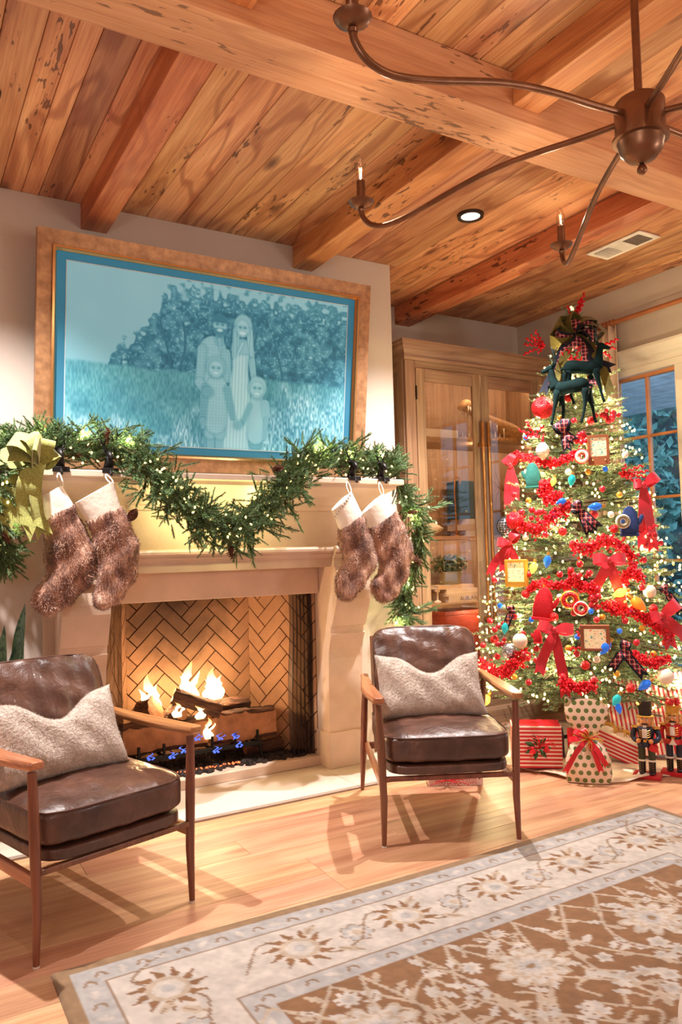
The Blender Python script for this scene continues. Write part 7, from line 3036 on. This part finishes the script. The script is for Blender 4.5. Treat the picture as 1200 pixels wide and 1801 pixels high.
# big bulb ornaments
def big_bulb(px_, py_, mat, label, s=1.0, tilt=(math.pi, 0.2, 0), light=None):
    t = orn('bulb_ornament', px_, py_, label, 'bulb ornament', 'oversized bulb ornaments', 0.06)
    M = Matrix.Rotation(tilt[1], 4, 'Y') @ Matrix.Rotation(tilt[0], 4, 'X')
    MB().lathe([(0.010, -0.012), (0.018, 0.0), (0.025, 0.016), (0.024, 0.030), (0.015, 0.050), (0.005, 0.064), (0.001, 0.068)], (0, 0, 0), 14, Matrix.Scale(s, 4) @ M).build('glass', MATS[mat], t, smooth=True, world=False)
    MB().lathe([(0.001, -0.034), (0.010, -0.034), (0.012, -0.012), (0.001, -0.012)], (0, 0, 0), 10, Matrix.Scale(s, 4) @ M).build('socket', MATS['cap_gold'], t, world=False)
    if light:
        point('bulb_glow', Vector(t.location) + Vector((-0.06, -0.06, 0)), light[0], light[1], 0.004)


big_bulb(1007, 838, 'teal_bulb', 'teal bulb ornament in the upper middle of the tree', 0.9)
big_bulb(993, 880, 'blue_bulb', 'blue bulb ornament above the middle tartan bow', 0.8, (math.pi, 1.2, 0))
big_bulb(1055, 890, 'blue_bulb', 'blue bulb ornament lying on its side near the navy mitten', 1.0, (math.pi, 1.5, 0))
big_bulb(964, 980, 'blue_bulb', 'blue bulb ornament hanging above the red mitten', 0.95)
big_bulb(890, 1098, 'teal_bulb', 'teal bulb ornament beneath the small tartan bow', 0.9)
big_bulb(1070, 1132, 'blue_bulb', 'blue bulb ornament beside the small picture frame', 1.1, (math.pi, 0.6, 0))
big_bulb(1141, 1200, 'blue_bulb', 'blue bulb ornament on the lowest window side branches', 1.0, (math.pi, 0.9, 0))
big_bulb(1088, 1225, 'teal_bulb', 'teal bulb ornament at the bottom edge above the gifts', 0.9, (math.pi, 0.5, 0))
big_bulb(1087, 1240, 'blue_bulb', 'blue bulb ornament hanging lowest above the gifts', 0.75, (math.pi, -0.2, 0))
big_bulb(940, 992, 'amber_bulb', 'glowing yellow bulb ornament beside the orange frame', 0.9, (math.pi, 0.3, 0), (0.5, (1.0, 0.75, 0.2)))
big_bulb(858, 1226, 'amber_bulb', 'glowing yellow bulb ornament below the chair arm', 1.1, (math.pi, 0.6, 0), (0.5, (1.0, 0.75, 0.2)))
big_bulb(1098, 1040, 'amber_bulb', 'glowing yellow bulb ornament under the middle bow', 1.0, (math.pi, 1.2, 0), (0.5, (1.0, 0.75, 0.2)))
big_bulb(975, 842, 'amber_bulb', 'glowing yellow bulb ornament beside the teal mitten', 0.7, (math.pi, 0.3, 0), (0.4, (1.0, 0.75, 0.2)))
big_bulb(1115, 1055, 'orange_bulb', 'orange bulb ornament beside the yellow bulb', 1.3, (math.pi, -0.8, 0))


# velvet stags
def stag(px_, py_, label, flip, s, out):
    t = orn('velvet_stag', px_, py_, label, 'stag ornament', 'velvet stags at the tree top', out)
    t.rotation_euler = (0, 0, face(Vector(t.location)))
    f_ = flip * s

    def P(x, y, z):
        return Vector((x * f_, y * s, z * s))
    m = MB()
    m.tube(polyline([P(-0.085, 0, 0.02), P(-0.05, 0, 0.01), P(0.0, 0, 0.016), P(0.05, 0, 0.022), P(0.088, 0, 0.012)], 12), [a * s for a in (0.016, 0.030, 0.036, 0.036, 0.034, 0.032, 0.033, 0.035, 0.036, 0.034, 0.026, 0.010)], 12)
    m.tube(polyline([P(-0.068, 0, 0.015), P(-0.082, 0, 0.055), P(-0.088, 0, 0.098), P(-0.092, 0, 0.115)], 8), [a * s for a in (0.032, 0.027, 0.022, 0.018, 0.016, 0.0155, 0.015, 0.012)], 10)
    m.tube(polyline([P(-0.078, 0, 0.118), P(-0.098, 0, 0.116), P(-0.120, 0, 0.106), P(-0.138, 0, 0.102)], 8), [a * s for a in (0.010, 0.017, 0.017, 0.015, 0.011, 0.010, 0.009, 0.006)], 10)
    for sy in (-1, 1):
        m.tube([P(-0.080, sy * 0.010, 0.125), P(-0.066, sy * 0.028, 0.138)], [0.007 * s, 0.002 * s], 6)
    for (x0, x1, x2, sy) in ((-0.062, -0.080, -0.098, -1), (-0.05, -0.038, -0.048, 1), (0.07, 0.064, 0.044, -1), (0.078, 0.098, 0.112, 1)):
        m.tube(polyline([P(x0, sy * 0.016, 0.0), P((x0 + x1) / 2, sy * 0.016, -0.05), P(x1, sy * 0.016, -0.085), P((x1 + x2) / 2, sy * 0.016, -0.135), P(x2, sy * 0.016, -0.168)], 10), [a * s for a in (0.020, 0.018, 0.014, 0.011, 0.009, 0.008, 0.0065, 0.006, 0.006, 0.008)], 8)
    m.tube([P(0.090, 0, 0.020), P(0.104, 0, 0.006)], [0.010 * s, 0.003 * s], 6)
    m.build('body', MATS['teal_velvet'], t, smooth=True, world=False)
    for sy in (-1, 1):
        a = MB()
        main = [P(-0.082, sy * 0.008, 0.13), P(-0.070, sy * 0.03, 0.155), P(-0.072, sy * 0.045, 0.185), P(-0.085, sy * 0.042, 0.215)]
        a.tube(polyline(main, 9), [q * s for q in (0.004, 0.004, 0.0038, 0.0036, 0.0034, 0.003, 0.0026, 0.002, 0.0015)], 6)
        a.tube([main[1], P(-0.10, sy * 0.036, 0.175)], [0.003 * s, 0.0015 * s], 5)
        a.tube([main[2], P(-0.052, sy * 0.055, 0.205)], [0.003 * s, 0.0015 * s], 5)
        a.build('antler', MATS['antler_dark'], t, smooth=True, world=False)


stag(1004, 686, 'dark teal velvet stag facing the cabinet, in front', 1, 1.25, 0.10)
stag(1024, 652, 'dark teal velvet stag facing the window, behind the other', -1, 1.25, 0.075)
# ================================================================== UNDER THE TREE
plain('skirt_fleece', (230, 208, 186), 0.95, var=0.06, bmp=0.4, bscale=90)
m = MB()
rings = []
for q, r in enumerate(np.linspace(0.05, 0.74, 14)):
    ring = []
    for k in range(64):
        a = 2 * math.pi * k / 64
        rr = r * (1 + 0.05 * math.sin(5 * a + 1) * (q / 13))
        zz = 0.006 + 0.022 * (q / 13) ** 2 * max(0, math.sin(9 * a + 0.6)) * (1 if q > 8 else 0)
        x = TX + rr * math.cos(a)
        ring.append(Vector((min(x, XR - 0.02), TY + rr * math.sin(a), zz)))
    rings.append(ring)
m.loft(rings, cap=False)
sk = m.build('tree_skirt', MATS['skirt_fleece'], smooth=True)
so = sk.modifiers.new('t', 'SOLIDIFY')
so.thickness = 0.005
tag(sk, 'cream fleece tree skirt spread on the floor under the gifts', 'tree skirt')

# striped wrapping paper: stripes along local axes
stripes_mat('stripe_paper_z', (204, 30, 50), (240, 220, 204), 'z', 46, 0.55)
stripes_mat('stripe_paper_x', (204, 30, 50), (240, 220, 204), 'x', 40, 0.45)
plain('gift_ribbon_red', (204, 24, 40), 0.4)
plain('holly_leaf', (34, 84, 44), 0.4, var=0.25, scale=40)
plain('raffia_gold', (214, 160, 60), 0.6, var=0.2)
plain('dark_purple', (58, 34, 52), 0.5)
plain('tag_paper', (236, 208, 186), 0.7)


def gift(loc, rotz, hx, hy, hz, mat, label, tilt=None):
    t = thing('gift_box', label, 'gift', loc, rot=tilt if tilt else (0, 0, rotz), group='wrapped gifts under the tree')
    MB().box(-hx, hx, -hy, hy, 0, 2 * hz).build('wrapped_box', MATS[mat], t, bevel=0.004, world=False)
    return t


FACE = lambda p: math.atan2(-p[1], -p[0]) + math.pi / 2
pA = oz(955, 1353, 0.028)
gA = gift((pA.x + 0.05, pA.y + 0.10, 0.028), FACE(pA) + 0.10, 0.140, 0.09, 0.120, 'stripe_paper_z', 'red and white striped gift with holly beside the chair leg')
m = MB()
for k in range(7):
    a = 2 * math.pi * k / 7
    c_ = Vector((0.0 + 0.045 * math.cos(a), -0.100, 0.12 + 0.04 * math.sin(a)))
    d = Vector((math.cos(a), -0.2, math.sin(a)))
    n_ = Vector((0, -1, 0)).cross(d).normalized()
    m.add([c_ - d * 0.035, c_ + n_ * 0.014 + d * 0.004, c_ + d * 0.035, c_ - n_ * 0.014 + d * 0.004, c_ + Vector((0, -0.006, 0))], [(0, 1, 4), (1, 2, 4), (2, 3, 4), (3, 0, 4)])
m.build('holly', MATS['holly_leaf'], gA, world=False)
m = MB()
for k in range(10):
    a = rng.uniform(0, 6.28)
    q = Vector((0.01, -0.10, 0.12))
    e_ = q + Vector((math.cos(a) * 0.09, -0.02 * rng.random(), math.sin(a) * 0.07))
    m.tube(polyline([q, (q + e_) / 2 + Vector((0.01, -0.03, 0.02)), e_], 8), 0.0022, 5)
m.build('curling_ribbon', MATS['gift_ribbon_red'], gA, smooth=True, world=False)
for dx, dz in ((-0.03, 0.09), (0.05, 0.10)):
    MB().lathe([(0.0, 0.0), (0.020, 0.0), (0.012, 0.02), (0.008, 0.035), (0.0, 0.038)], (dx, -0.105, dz), 10).build('bell', MATS['gift_ribbon_red'], gA, world=False)

# dotted sack
m_, nt, b = new_mat('dotted_wrap')
v = coords(nt)
sp = N(nt, 'ShaderNodeSeparateXYZ')
nt.links.new(v, sp.inputs[0])


def cellf(sock, off=None):
    mu = N(nt, 'ShaderNodeMath', operation='MULTIPLY_ADD')
    mu.inputs[1].default_value = 24
    mu.inputs[2].default_value = 0.0
    nt.links.new(sock, mu.inputs[0])
    if off is not None:
        nt.links.new(off, mu.inputs[2])
    fr_ = N(nt, 'ShaderNodeMath', operation='FRACT')
    nt.links.new(mu.outputs[0], fr_.inputs[0])
    sb = N(nt, 'ShaderNodeMath', operation='SUBTRACT')
    sb.inputs[1].default_value = 0.5
    nt.links.new(fr_.outputs[0], sb.inputs[0])
    return sb.outputs[0], mu.outputs[0]


fz, rawz = cellf(sp.outputs[2])
flo = N(nt, 'ShaderNodeMath', operation='FLOOR')
nt.links.new(rawz, flo.inputs[0])
hf = N(nt, 'ShaderNodeMath', operation='MULTIPLY')
hf.inputs[1].default_value = 0.5
nt.links.new(flo.outputs[0], hf.inputs[0])
fx, _ = cellf(sp.outputs[0], hf.outputs[0])
cb_ = N(nt, 'ShaderNodeCombineXYZ')
nt.links.new(fx, cb_.inputs[0])
nt.links.new(fz, cb_.inputs[1])
ln = N(nt, 'ShaderNodeVectorMath', operation='LENGTH')
nt.links.new(cb_.outputs[0], ln.inputs[0])
nt.links.new(ramp(nt, ln.outputs['Value'], [(0.0, lin((96, 116, 60))), (0.31, lin((238, 214, 190)))], 'CONSTANT'), b.inputs['Base Color'])
b.inputs['Roughness'].default_value = 0.25
b.inputs['Coat Weight'].default_value = 0.4
MATS['dotted_wrap'] = m_
pS = oz(1042, 1381, 0.0)
sack = thing('gift_sack', 'polka dot gift bag gathered with red and gold ribbon', 'gift bag', (pS.x + 0.03, pS.y + 0.05, 0.0), FACE(pS) + 0.05)
rings = []
for z_, hw, hd in [(0.004, 0.128, 0.045), (0.05, 0.135, 0.055), (0.14, 0.130, 0.058), (0.21, 0.10, 0.05), (0.255, 0.052, 0.038), (0.275, 0.045, 0.034), (0.30, 0.060, 0.036), (0.36, 0.105, 0.042), (0.42, 0.128, 0.040), (0.475, 0.125, 0.034)]:
    hw, hd, z_ = hw * 0.9, hd * 0.9, z_ * 0.92
    ring = []
    for k in range(36):
        a = 2 * math.pi * k / 36
        fl_ = 1 + 0.05 * math.sin(7 * a + z_ * 20) + (0.10 * math.sin(11 * a) if 0.18 < z_ < 0.37 else 0)
        e_ = 0.55
        ring.append(Vector((hw * fl_ * math.copysign(abs(math.cos(a)) ** e_, math.cos(a)), hd * fl_ * math.copysign(abs(math.sin(a)) ** e_, math.sin(a)), z_ + (0.025 * math.sin(3 * a) if z_ > 0.42 else 0))))
    rings.append(ring)
MB().loft(rings, cap=False).build('bag', MATS['dotted_wrap'], sack, smooth=True, world=False)
rb_ = []
MB().lathe([(0.046, 0.236), (0.052, 0.242), (0.052, 0.250), (0.046, 0.256), (0.046, 0.236)], (0, 0, 0), 20, cap=False).build('ribbon_band', MATS['gift_ribbon_red'], sack, world=False)
for lx, lz in ((-0.07, 0.05), (-0.02, 0.06), (-0.10, 0.0)):
    o = lloop(sack, (lx, -0.03, lz), 0.015, 'gift_ribbon_red', 0.7, 'ribbon_loop')
    o.location = (0, -0.045, 0.245)
for tx, tz in ((0.06, -0.16), (-0.12, -0.17), (0.09, -0.13)):
    o = ltail(sack, [(tx * 0.5, -0.02, tz * 0.4), (tx, -0.025, tz)], 0.014, 'gift_ribbon_red', 'ribbon_tail')
    o.location = (0, -0.045, 0.245)
m = MB()
for k in range(16):
    a = rng.uniform(0, 6.28)
    q = Vector((0, -0.05, 0.245))
    e_ = q + Vector((math.cos(a) * 0.08, -0.03 * rng.random() - 0.01, math.sin(a) * 0.06))
    m.tube(polyline([q, (q + e_) / 2 + Vector((0.01, -0.03, 0.015)), e_], 7), 0.002, 5)
m.build('raffia', MATS['raffia_gold'], sack, smooth=True, world=False)
MB().add([(-0.10, -0.062, 0.235), (-0.055, -0.064, 0.215), (-0.025, -0.062, 0.245), (-0.07, -0.060, 0.262), (-0.10, -0.060, 0.235), (-0.055, -0.062, 0.215), (-0.025, -0.060, 0.245), (-0.07, -0.058, 0.262)], [(0, 1, 2, 3), (7, 6, 5, 4), (0, 4, 5, 1), (1, 5, 6, 2), (2, 6, 7, 3), (3, 7, 4, 0)]).build('gift_tag', MATS['tag_paper'], sack, world=False)

pB = oz(1100, 1345, 0.05)
gB = gift((3.74, 3.26, 0.055), 0, 0.17, 0.06, 0.065, 'stripe_paper_z', 'long striped gift tipped up behind the polka dot bag', tilt=(0.15, 0.42, FACE((3.74, 3.2)) + 0.1))
m = MB()
for k in range(14):
    a = rng.uniform(0, 6.28)
    q = Vector((-0.02, -0.02, 0.132))
    e_ = q + Vector((math.cos(a) * 0.09, math.sin(a) * 0.05, 0.03 * rng.random() + 0.005))
    m.tube(polyline([q, (q + e_) / 2 + Vector((0.01, 0, 0.03)), e_], 7), 0.0025, 5)
m.build('raffia', MATS['raffia_gold'], gB, smooth=True, world=False)
gC = gift((4.02, 3.10, 0.03), 0, 0.26, 0.05, 0.235, 'stripe_paper_x', 'large striped gift leaning behind the nutcrackers', tilt=(-0.22, -0.16, FACE((4.05, 3.2)) - 0.05))
gD = gift((3.52, 3.62, 0.012), FACE((3.5, 3.6)), 0.15, 0.10, 0.07, 'dark_purple', 'dark purple box behind the holly gift')
gE = gift((3.60, 3.36, 0.012), FACE((3.6, 3.4)) + 0.3, 0.06, 0.05, 0.09, 'gift_ribbon_red', 'small plain red gift wedged beside the polka dot bag')
plain('kraft_pail', (218, 172, 138), 0.7, var=0.05)
pk = thing('kraft_pail', 'pale kraft paper pail behind the tipped gift', 'pail', (4.06, 3.56, 0.012))
MB().lathe([(0.0, 0.0), (0.075, 0.0), (0.10, 0.24), (0.104, 0.245), (0.10, 0.25), (0.094, 0.24), (0.07, 0.01), (0.0, 0.01)], (4.06, 3.56, 0.012), 24).build('body', MATS['kraft_pail'], pk, smooth='auto')
kb2 = gift((4.42, 3.34, 0.012), FACE((4.4, 3.4)) - 0.25, 0.13, 0.10, 0.15, 'kraft_pail', 'pale kraft box beneath the window side branches')

# small gift lettered on its side, behind the chair
pU = oz(805, 1384, 0.0)
stripes_mat('lettered_paper', (236, 214, 208), (236, 214, 208), 'z', 10)
gU = thing('gift_box', 'flat pale gift printed with red lettering under the armchair', 'gift', (pU.x + 0.03, pU.y + 0.06, 0.001), FACE(pU) + 0.12, 'wrapped gifts under the tree')
MB().box(-0.15, 0.15, -0.05, 0.05, 0, 0.075).build('wrapped_box', MATS['lettered_paper'], gU, bevel=0.003, world=False)
for k, (tx, dz) in enumerate((('SANTA LOVES YOU', 0.058), ('LOVES YOU SANTA', 0.036), ('YOU SANTA LOVES', 0.014))):
    cu_ = bpy.data.curves.new('lettering', 'FONT')
    cu_.body = tx
    cu_.size = 0.026
    cu_.align_x = 'CENTER'
    cu_.align_y = 'CENTER'
    cu_.extrude = 0.0002
    cu_.materials.append(MATS['gift_ribbon_red'])
    o = bpy.data.objects.new('lettering', cu_)
    COL.objects.link(o)
    o.parent = gU
    o.location = (0, -0.0506, dz)
    o.rotation_euler = (math.radians(90), 0, 0)
m = MB()
for k in range(9):
    q = Vector((-0.05, -0.055, 0.03))
    e_ = q + Vector((rng.uniform(-0.13, 0.13), -0.05 * rng.random() - 0.01, rng.uniform(-0.026, 0.03)))
    m.tube(polyline([q, (q + e_) / 2 + Vector((0.01, -0.02, 0.01)), e_], 8), 0.0022, 5)
m.build('curling_ribbon', MATS['gift_ribbon_red'], gU, smooth=True, world=False)

# extension lead on the floor behind the gifts
lead = MB().tube(polyline([oz(880, 1290, 0.01), oz(930, 1284, 0.01), oz(965, 1286, 0.01), oz(985, 1272, 0.01), oz(1005, 1278, 0.01)], 30), 0.005, 6).build('power_cord', MATS['tag_paper'], smooth=True)
tag(lead, 'pale power cord on the floor between cabinet and gifts', 'cord')

# ------------------------------------------------------------------ nutcrackers
plain('nut_skin', (222, 152, 100), 0.5, var=0.05)
plain('nut_hair', (226, 178, 116), 0.9, var=0.2, scale=60, bmp=0.6)
plain('nut_black', (24, 20, 22), 0.35, var=0.2)
plain('nut_navy', (26, 32, 54), 0.45, var=0.1)
plain('nut_red', (196, 28, 40), 0.4, var=0.08)
plain('nut_green', (52, 60, 34), 0.45)
plain('nut_gold', (216, 160, 70), 0.35, 0.5)
plain('nut_white', (240, 230, 216), 0.5)


def nutcracker(px_, py_, label, kind, H_):
    p = oz(px_, py_, 0.0)
    t = thing('nutcracker', label, 'nutcracker', (p.x, p.y, 0.0), FACE(p) - 0.15, 'nutcracker figures')
    s = H_ / 0.44
    bld = lambda mb, n, mt, **k: mb.build(n, MATS[mt], k.pop('parent', t), world=False, **k)

    def S(mb):
        mb.v = [tuple(c_ * s for c_ in q) for q in mb.v]
        return mb
    coat, leg, hat = (('nut_navy', 'nut_green', 'nut_black') if kind == 0 else ('nut_red', 'nut_navy', 'nut_gold'))
    bld(S(MB().box(-0.075, 0.075, -0.055, 0.05, 0, 0.022)), 'base', 'nut_red', bevel=0.003)
    for sx in (-1, 1):
        lg_ = bld(S(MB().lathe([(0.0, 0.095), (0.019, 0.095), (0.020, 0.17), (0.018, 0.185), (0.0, 0.185)], (sx * 0.027, 0, 0), 12)), 'leg', leg, smooth='auto')
        bt = bld(S(MB().lathe([(0.0, 0.022), (0.018, 0.022), (0.020, 0.09), (0.023, 0.098), (0.0, 0.098)], (sx * 0.027, 0, 0), 12)), 'boot', 'nut_black', smooth='auto')
        bld(S(MB().sphere((sx * 0.027, -0.024, 0.03), 0.017, 8, 5, (0.9, 1.5, 0.55))), 'toe', 'nut_black', parent=bt, smooth=True)
        bld(S(MB().lathe([(0.0205, 0.093), (0.024, 0.093), (0.024, 0.102), (0.0205, 0.102)], (sx * 0.027, 0, 0), 12)), 'boot_cuff', 'nut_white', parent=bt)
        m = MB()
        for k in range(4):
            m.sphere((sx * 0.027 - 0.006, -0.021, 0.04 + 0.013 * k), 0.0022, 5, 3)
            m.sphere((sx * 0.027 + 0.006, -0.021, 0.046 + 0.013 * k), 0.0022, 5, 3)
        bld(S(m), 'boot_stud', 'nut_gold', parent=bt)
    tr_ = bld(S(MB().lathe([(0.0, 0.18), (0.050, 0.18), (0.046, 0.20), (0.040, 0.215), (0.042, 0.235), (0.050, 0.27), (0.048, 0.285), (0.022, 0.292), (0.0, 0.292)], (0, 0, 0), 18)), 'coat', coat, smooth='auto')
    bld(S(MB().lathe([(0.0415, 0.208), (0.0435, 0.208), (0.0435, 0.222), (0.0415, 0.222)], (0, 0, 0), 18)), 'belt', 'nut_black', parent=tr_)
    bld(S(MB().box(-0.008, 0.008, -0.048, -0.042, 0.208, 0.222)), 'buckle', 'nut_gold', parent=tr_)
    bld(S(MB().box(-0.013, 0.013, -0.0515, -0.036, 0.232, 0.282)), 'shirt_front', 'nut_white', parent=tr_)
    m = MB()
    for k in range(4):
        for sx in (-1, 1):
            m.tube([(sx * 0.016, -0.049, 0.235 + 0.012 * k), (sx * 0.030, -0.043, 0.241 + 0.012 * k)], 0.0022, 5)
    bld(S(m), 'braid', 'nut_gold', parent=tr_)
    for sx in (-1, 1):
        a = MB()
        if kind == 0:
            a.tube(polyline([(sx * 0.056, 0, 0.275), (sx * 0.070, -0.005, 0.24), (sx * 0.062, -0.022, 0.218), (sx * 0.040, -0.045, 0.215)], 10), 0.0145, 8)
            hp_ = (sx * 0.034, -0.052, 0.215)
        else:
            a.tube(polyline([(sx * 0.056, 0, 0.275), (sx * 0.066, 0, 0.25), (sx * 0.068, -0.004, 0.22), (sx * 0.066, -0.008, 0.20)], 10), 0.0145, 8)
            hp_ = (sx * 0.066, -0.012, 0.186)
        ar_ = bld(S(a), 'arm', coat, smooth=True)
        bld(S(MB().sphere(hp_, 0.0135, 9, 6)), 'hand', 'nut_skin', parent=ar_, smooth=True)
        bld(S(MB().lathe([(0.0, 0.0), (0.024, 0.0), (0.022, 0.008), (0.0, 0.010)], (sx * 0.056, 0, 0.281), 12)), 'epaulette', 'nut_gold', parent=ar_)
    hd_ = bld(S(MB().lathe([(0.0, 0.286), (0.022, 0.286), (0.030, 0.296), (0.032, 0.325), (0.030, 0.345), (0.0, 0.347)], (0, 0, 0), 16)), 'head', 'nut_skin', smooth='auto')
    bld(S(MB().sphere((0, -0.034, 0.318), 0.007, 8, 5, (0.8, 1.3, 1))), 'nose', 'nut_skin', parent=hd_, smooth=True)
    for sx in (-1, 1):
        e_ = bld(S(MB().sphere((sx * 0.012, -0.029, 0.330), 0.0065, 8, 5, (1, 0.5, 1))), 'eye', 'nut_white', parent=hd_, smooth=True)
        bld(S(MB().sphere((sx * 0.012, -0.0325, 0.330), 0.003, 6, 4)), 'pupil', 'nut_black', parent=hd_)
        bld(S(MB().tube([(sx * 0.006, -0.031, 0.340), (sx * 0.019, -0.027, 0.342)], 0.002, 5)), 'eyebrow', 'nut_black', parent=hd_)
    bld(S(MB().tube(polyline([(-0.022, -0.027, 0.303), (-0.012, -0.034, 0.307), (0, -0.035, 0.309), (0.012, -0.034, 0.307), (0.022, -0.027, 0.303)], 10), [0.001, 0.003, 0.004, 0.0042, 0.004, 0.004, 0.0042, 0.004, 0.003, 0.001], 6)), 'moustache', 'nut_black', parent=hd_, smooth=True)
    bld(S(MB().box(-0.009, 0.009, -0.036, -0.025, 0.288, 0.300)), 'jaw', 'nut_white', parent=hd_)
    m = MB()
    for sx in (-1, 1):
        for k in range(4):
            m.sphere((sx * (0.033 + 0.003 * (k % 2)), 0.004 + 0.006 * (k % 2), 0.292 + 0.015 * k), 0.013, 7, 5)
    m.sphere((0, 0.022, 0.315), 0.028, 9, 6)
    bld(S(m), 'hair', 'nut_hair', parent=hd_, smooth=True)
    if kind == 0:
        ht = bld(S(MB().lathe([(0.0, 0.352), (0.034, 0.352), (0.038, 0.43), (0.040, 0.436), (0.0, 0.440)], (0, 0, 0), 18)), 'top_hat', 'nut_black', smooth='auto')
        bld(S(MB().lathe([(0.0, 0.345), (0.046, 0.345), (0.048, 0.350), (0.036, 0.353), (0.0, 0.353)], (0, 0, 0), 20)), 'brim', 'nut_gold', parent=ht)
        bld(S(MB().lathe([(0.0, 0.0), (0.022, 0.0), (0.022, 0.034), (0.0, 0.034)], (0.040, -0.052, 0.165), 14, Matrix.Rotation(0.35, 4, 'Y'))), 'drum', 'nut_red', smooth='auto')
        for sx in (-1, 1):
            bld(S(MB().tube([(sx * 0.034, -0.060, 0.217), (sx * 0.012, -0.075, 0.232)], 0.0022, 5)), 'drumstick', 'nut_gold')
    else:
        ht = bld(S(MB().lathe([(0.0, 0.346), (0.040, 0.346), (0.036, 0.356), (0.038, 0.392), (0.043, 0.400), (0.0, 0.402)], (0, 0, 0), 18)), 'crown', 'nut_gold', smooth='auto')
        m = MB()
        for k in range(14):
            a = rng.uniform(0, 6.28)
            m.sphere((0.026 * math.cos(a), 0.026 * math.sin(a), 0.405 + rng.uniform(0, 0.032)), 0.014, 7, 5)
        bld(S(m), 'plume', 'nut_red', parent=ht, smooth=True)
        bld(S(MB().add([(0, -0.048, 0.214), (-0.022, -0.050, 0.178), (0.022, -0.050, 0.178), (0, -0.045, 0.214), (-0.022, -0.047, 0.178), (0.022, -0.047, 0.178)], [(0, 1, 2), (5, 4, 3), (0, 3, 4, 1), (1, 4, 5, 2), (2, 5, 3, 0)])), 'apron', 'nut_white', parent=tr_)
    return t


nutcracker(1140, 1367, 'drummer nutcracker in a black top hat', 0, 0.43)
nutcracker(1189, 1362, 'nutcracker in a red coat with a gold crown and red plume', 1, 0.43)

# round ottoman at the rug corner
plain('ottoman_cloth', (206, 190, 178), 0.95, var=0.05, bmp=0.4, bscale=150)
oc = oz(1192, 1800, 0.10)
ot = thing('ottoman', 'pale upholstered round ottoman at the picture corner on the rug', 'ottoman', (1.86, 1.0, 0.013))
OE = Vector((1.86, 1.0, 0.0))
MB().lathe([(0.0, 0.06), (0.30, 0.06), (0.33, 0.08), (0.34, 0.12), (0.335, 0.17), (0.30, 0.20), (0.15, 0.215), (0.0, 0.22)], OE, 40).build('cushion', MATS['ottoman_cloth'], ot, smooth=True)
for k in range(4):
    a = k * math.pi / 2 + 0.6
    MB().tube([(OE.x + 0.24 * math.cos(a), OE.y + 0.24 * math.sin(a), 0.014), (OE.x + 0.22 * math.cos(a), OE.y + 0.22 * math.sin(a), 0.062)], [0.014, 0.02], 8).build('leg', MATS['walnut_z'], ot)

# ------------------------------------------------------------------ stands for the added fill lamps behind the viewpoint

for k, (x, y) in enumerate(FILL_LAMPS):
    t = thing('fill_lamp', ['added fill lamp on a slender bronze pole by the near wall', 'added fill lamp on a slender bronze pole by the windows'][k], 'floor lamp', (x, y, 0), group='added fill lamps')
    MB().lathe([(0.0, 0.0), (0.14, 0.0), (0.14, 0.015), (0.02, 0.03), (0.0, 0.03)], (x, y, 0.0), 24).build('base', MATS['dark_bronze'], t, smooth='auto')
    MB().tube([(x, y, 0.03), (x, y, 1.40)], 0.011, 10).build('pole', MATS['dark_bronze'], t, smooth='auto')

# lettering curves -> plain meshes
bpy.context.view_layer.update()
dg = bpy.context.evaluated_depsgraph_get()
for o in [o for o in list(bpy.data.objects) if o.type == 'FONT']:
    me = bpy.data.meshes.new_from_object(o.evaluated_get(dg))
    n_ = bpy.data.objects.new('lettering', me)
    COL.objects.link(n_)
    n_.parent = o.parent
    n_.matrix_parent_inverse = o.matrix_parent_inverse.copy()
    n_.location = o.location
    n_.rotation_euler = o.rotation_euler
    bpy.data.objects.remove(o)
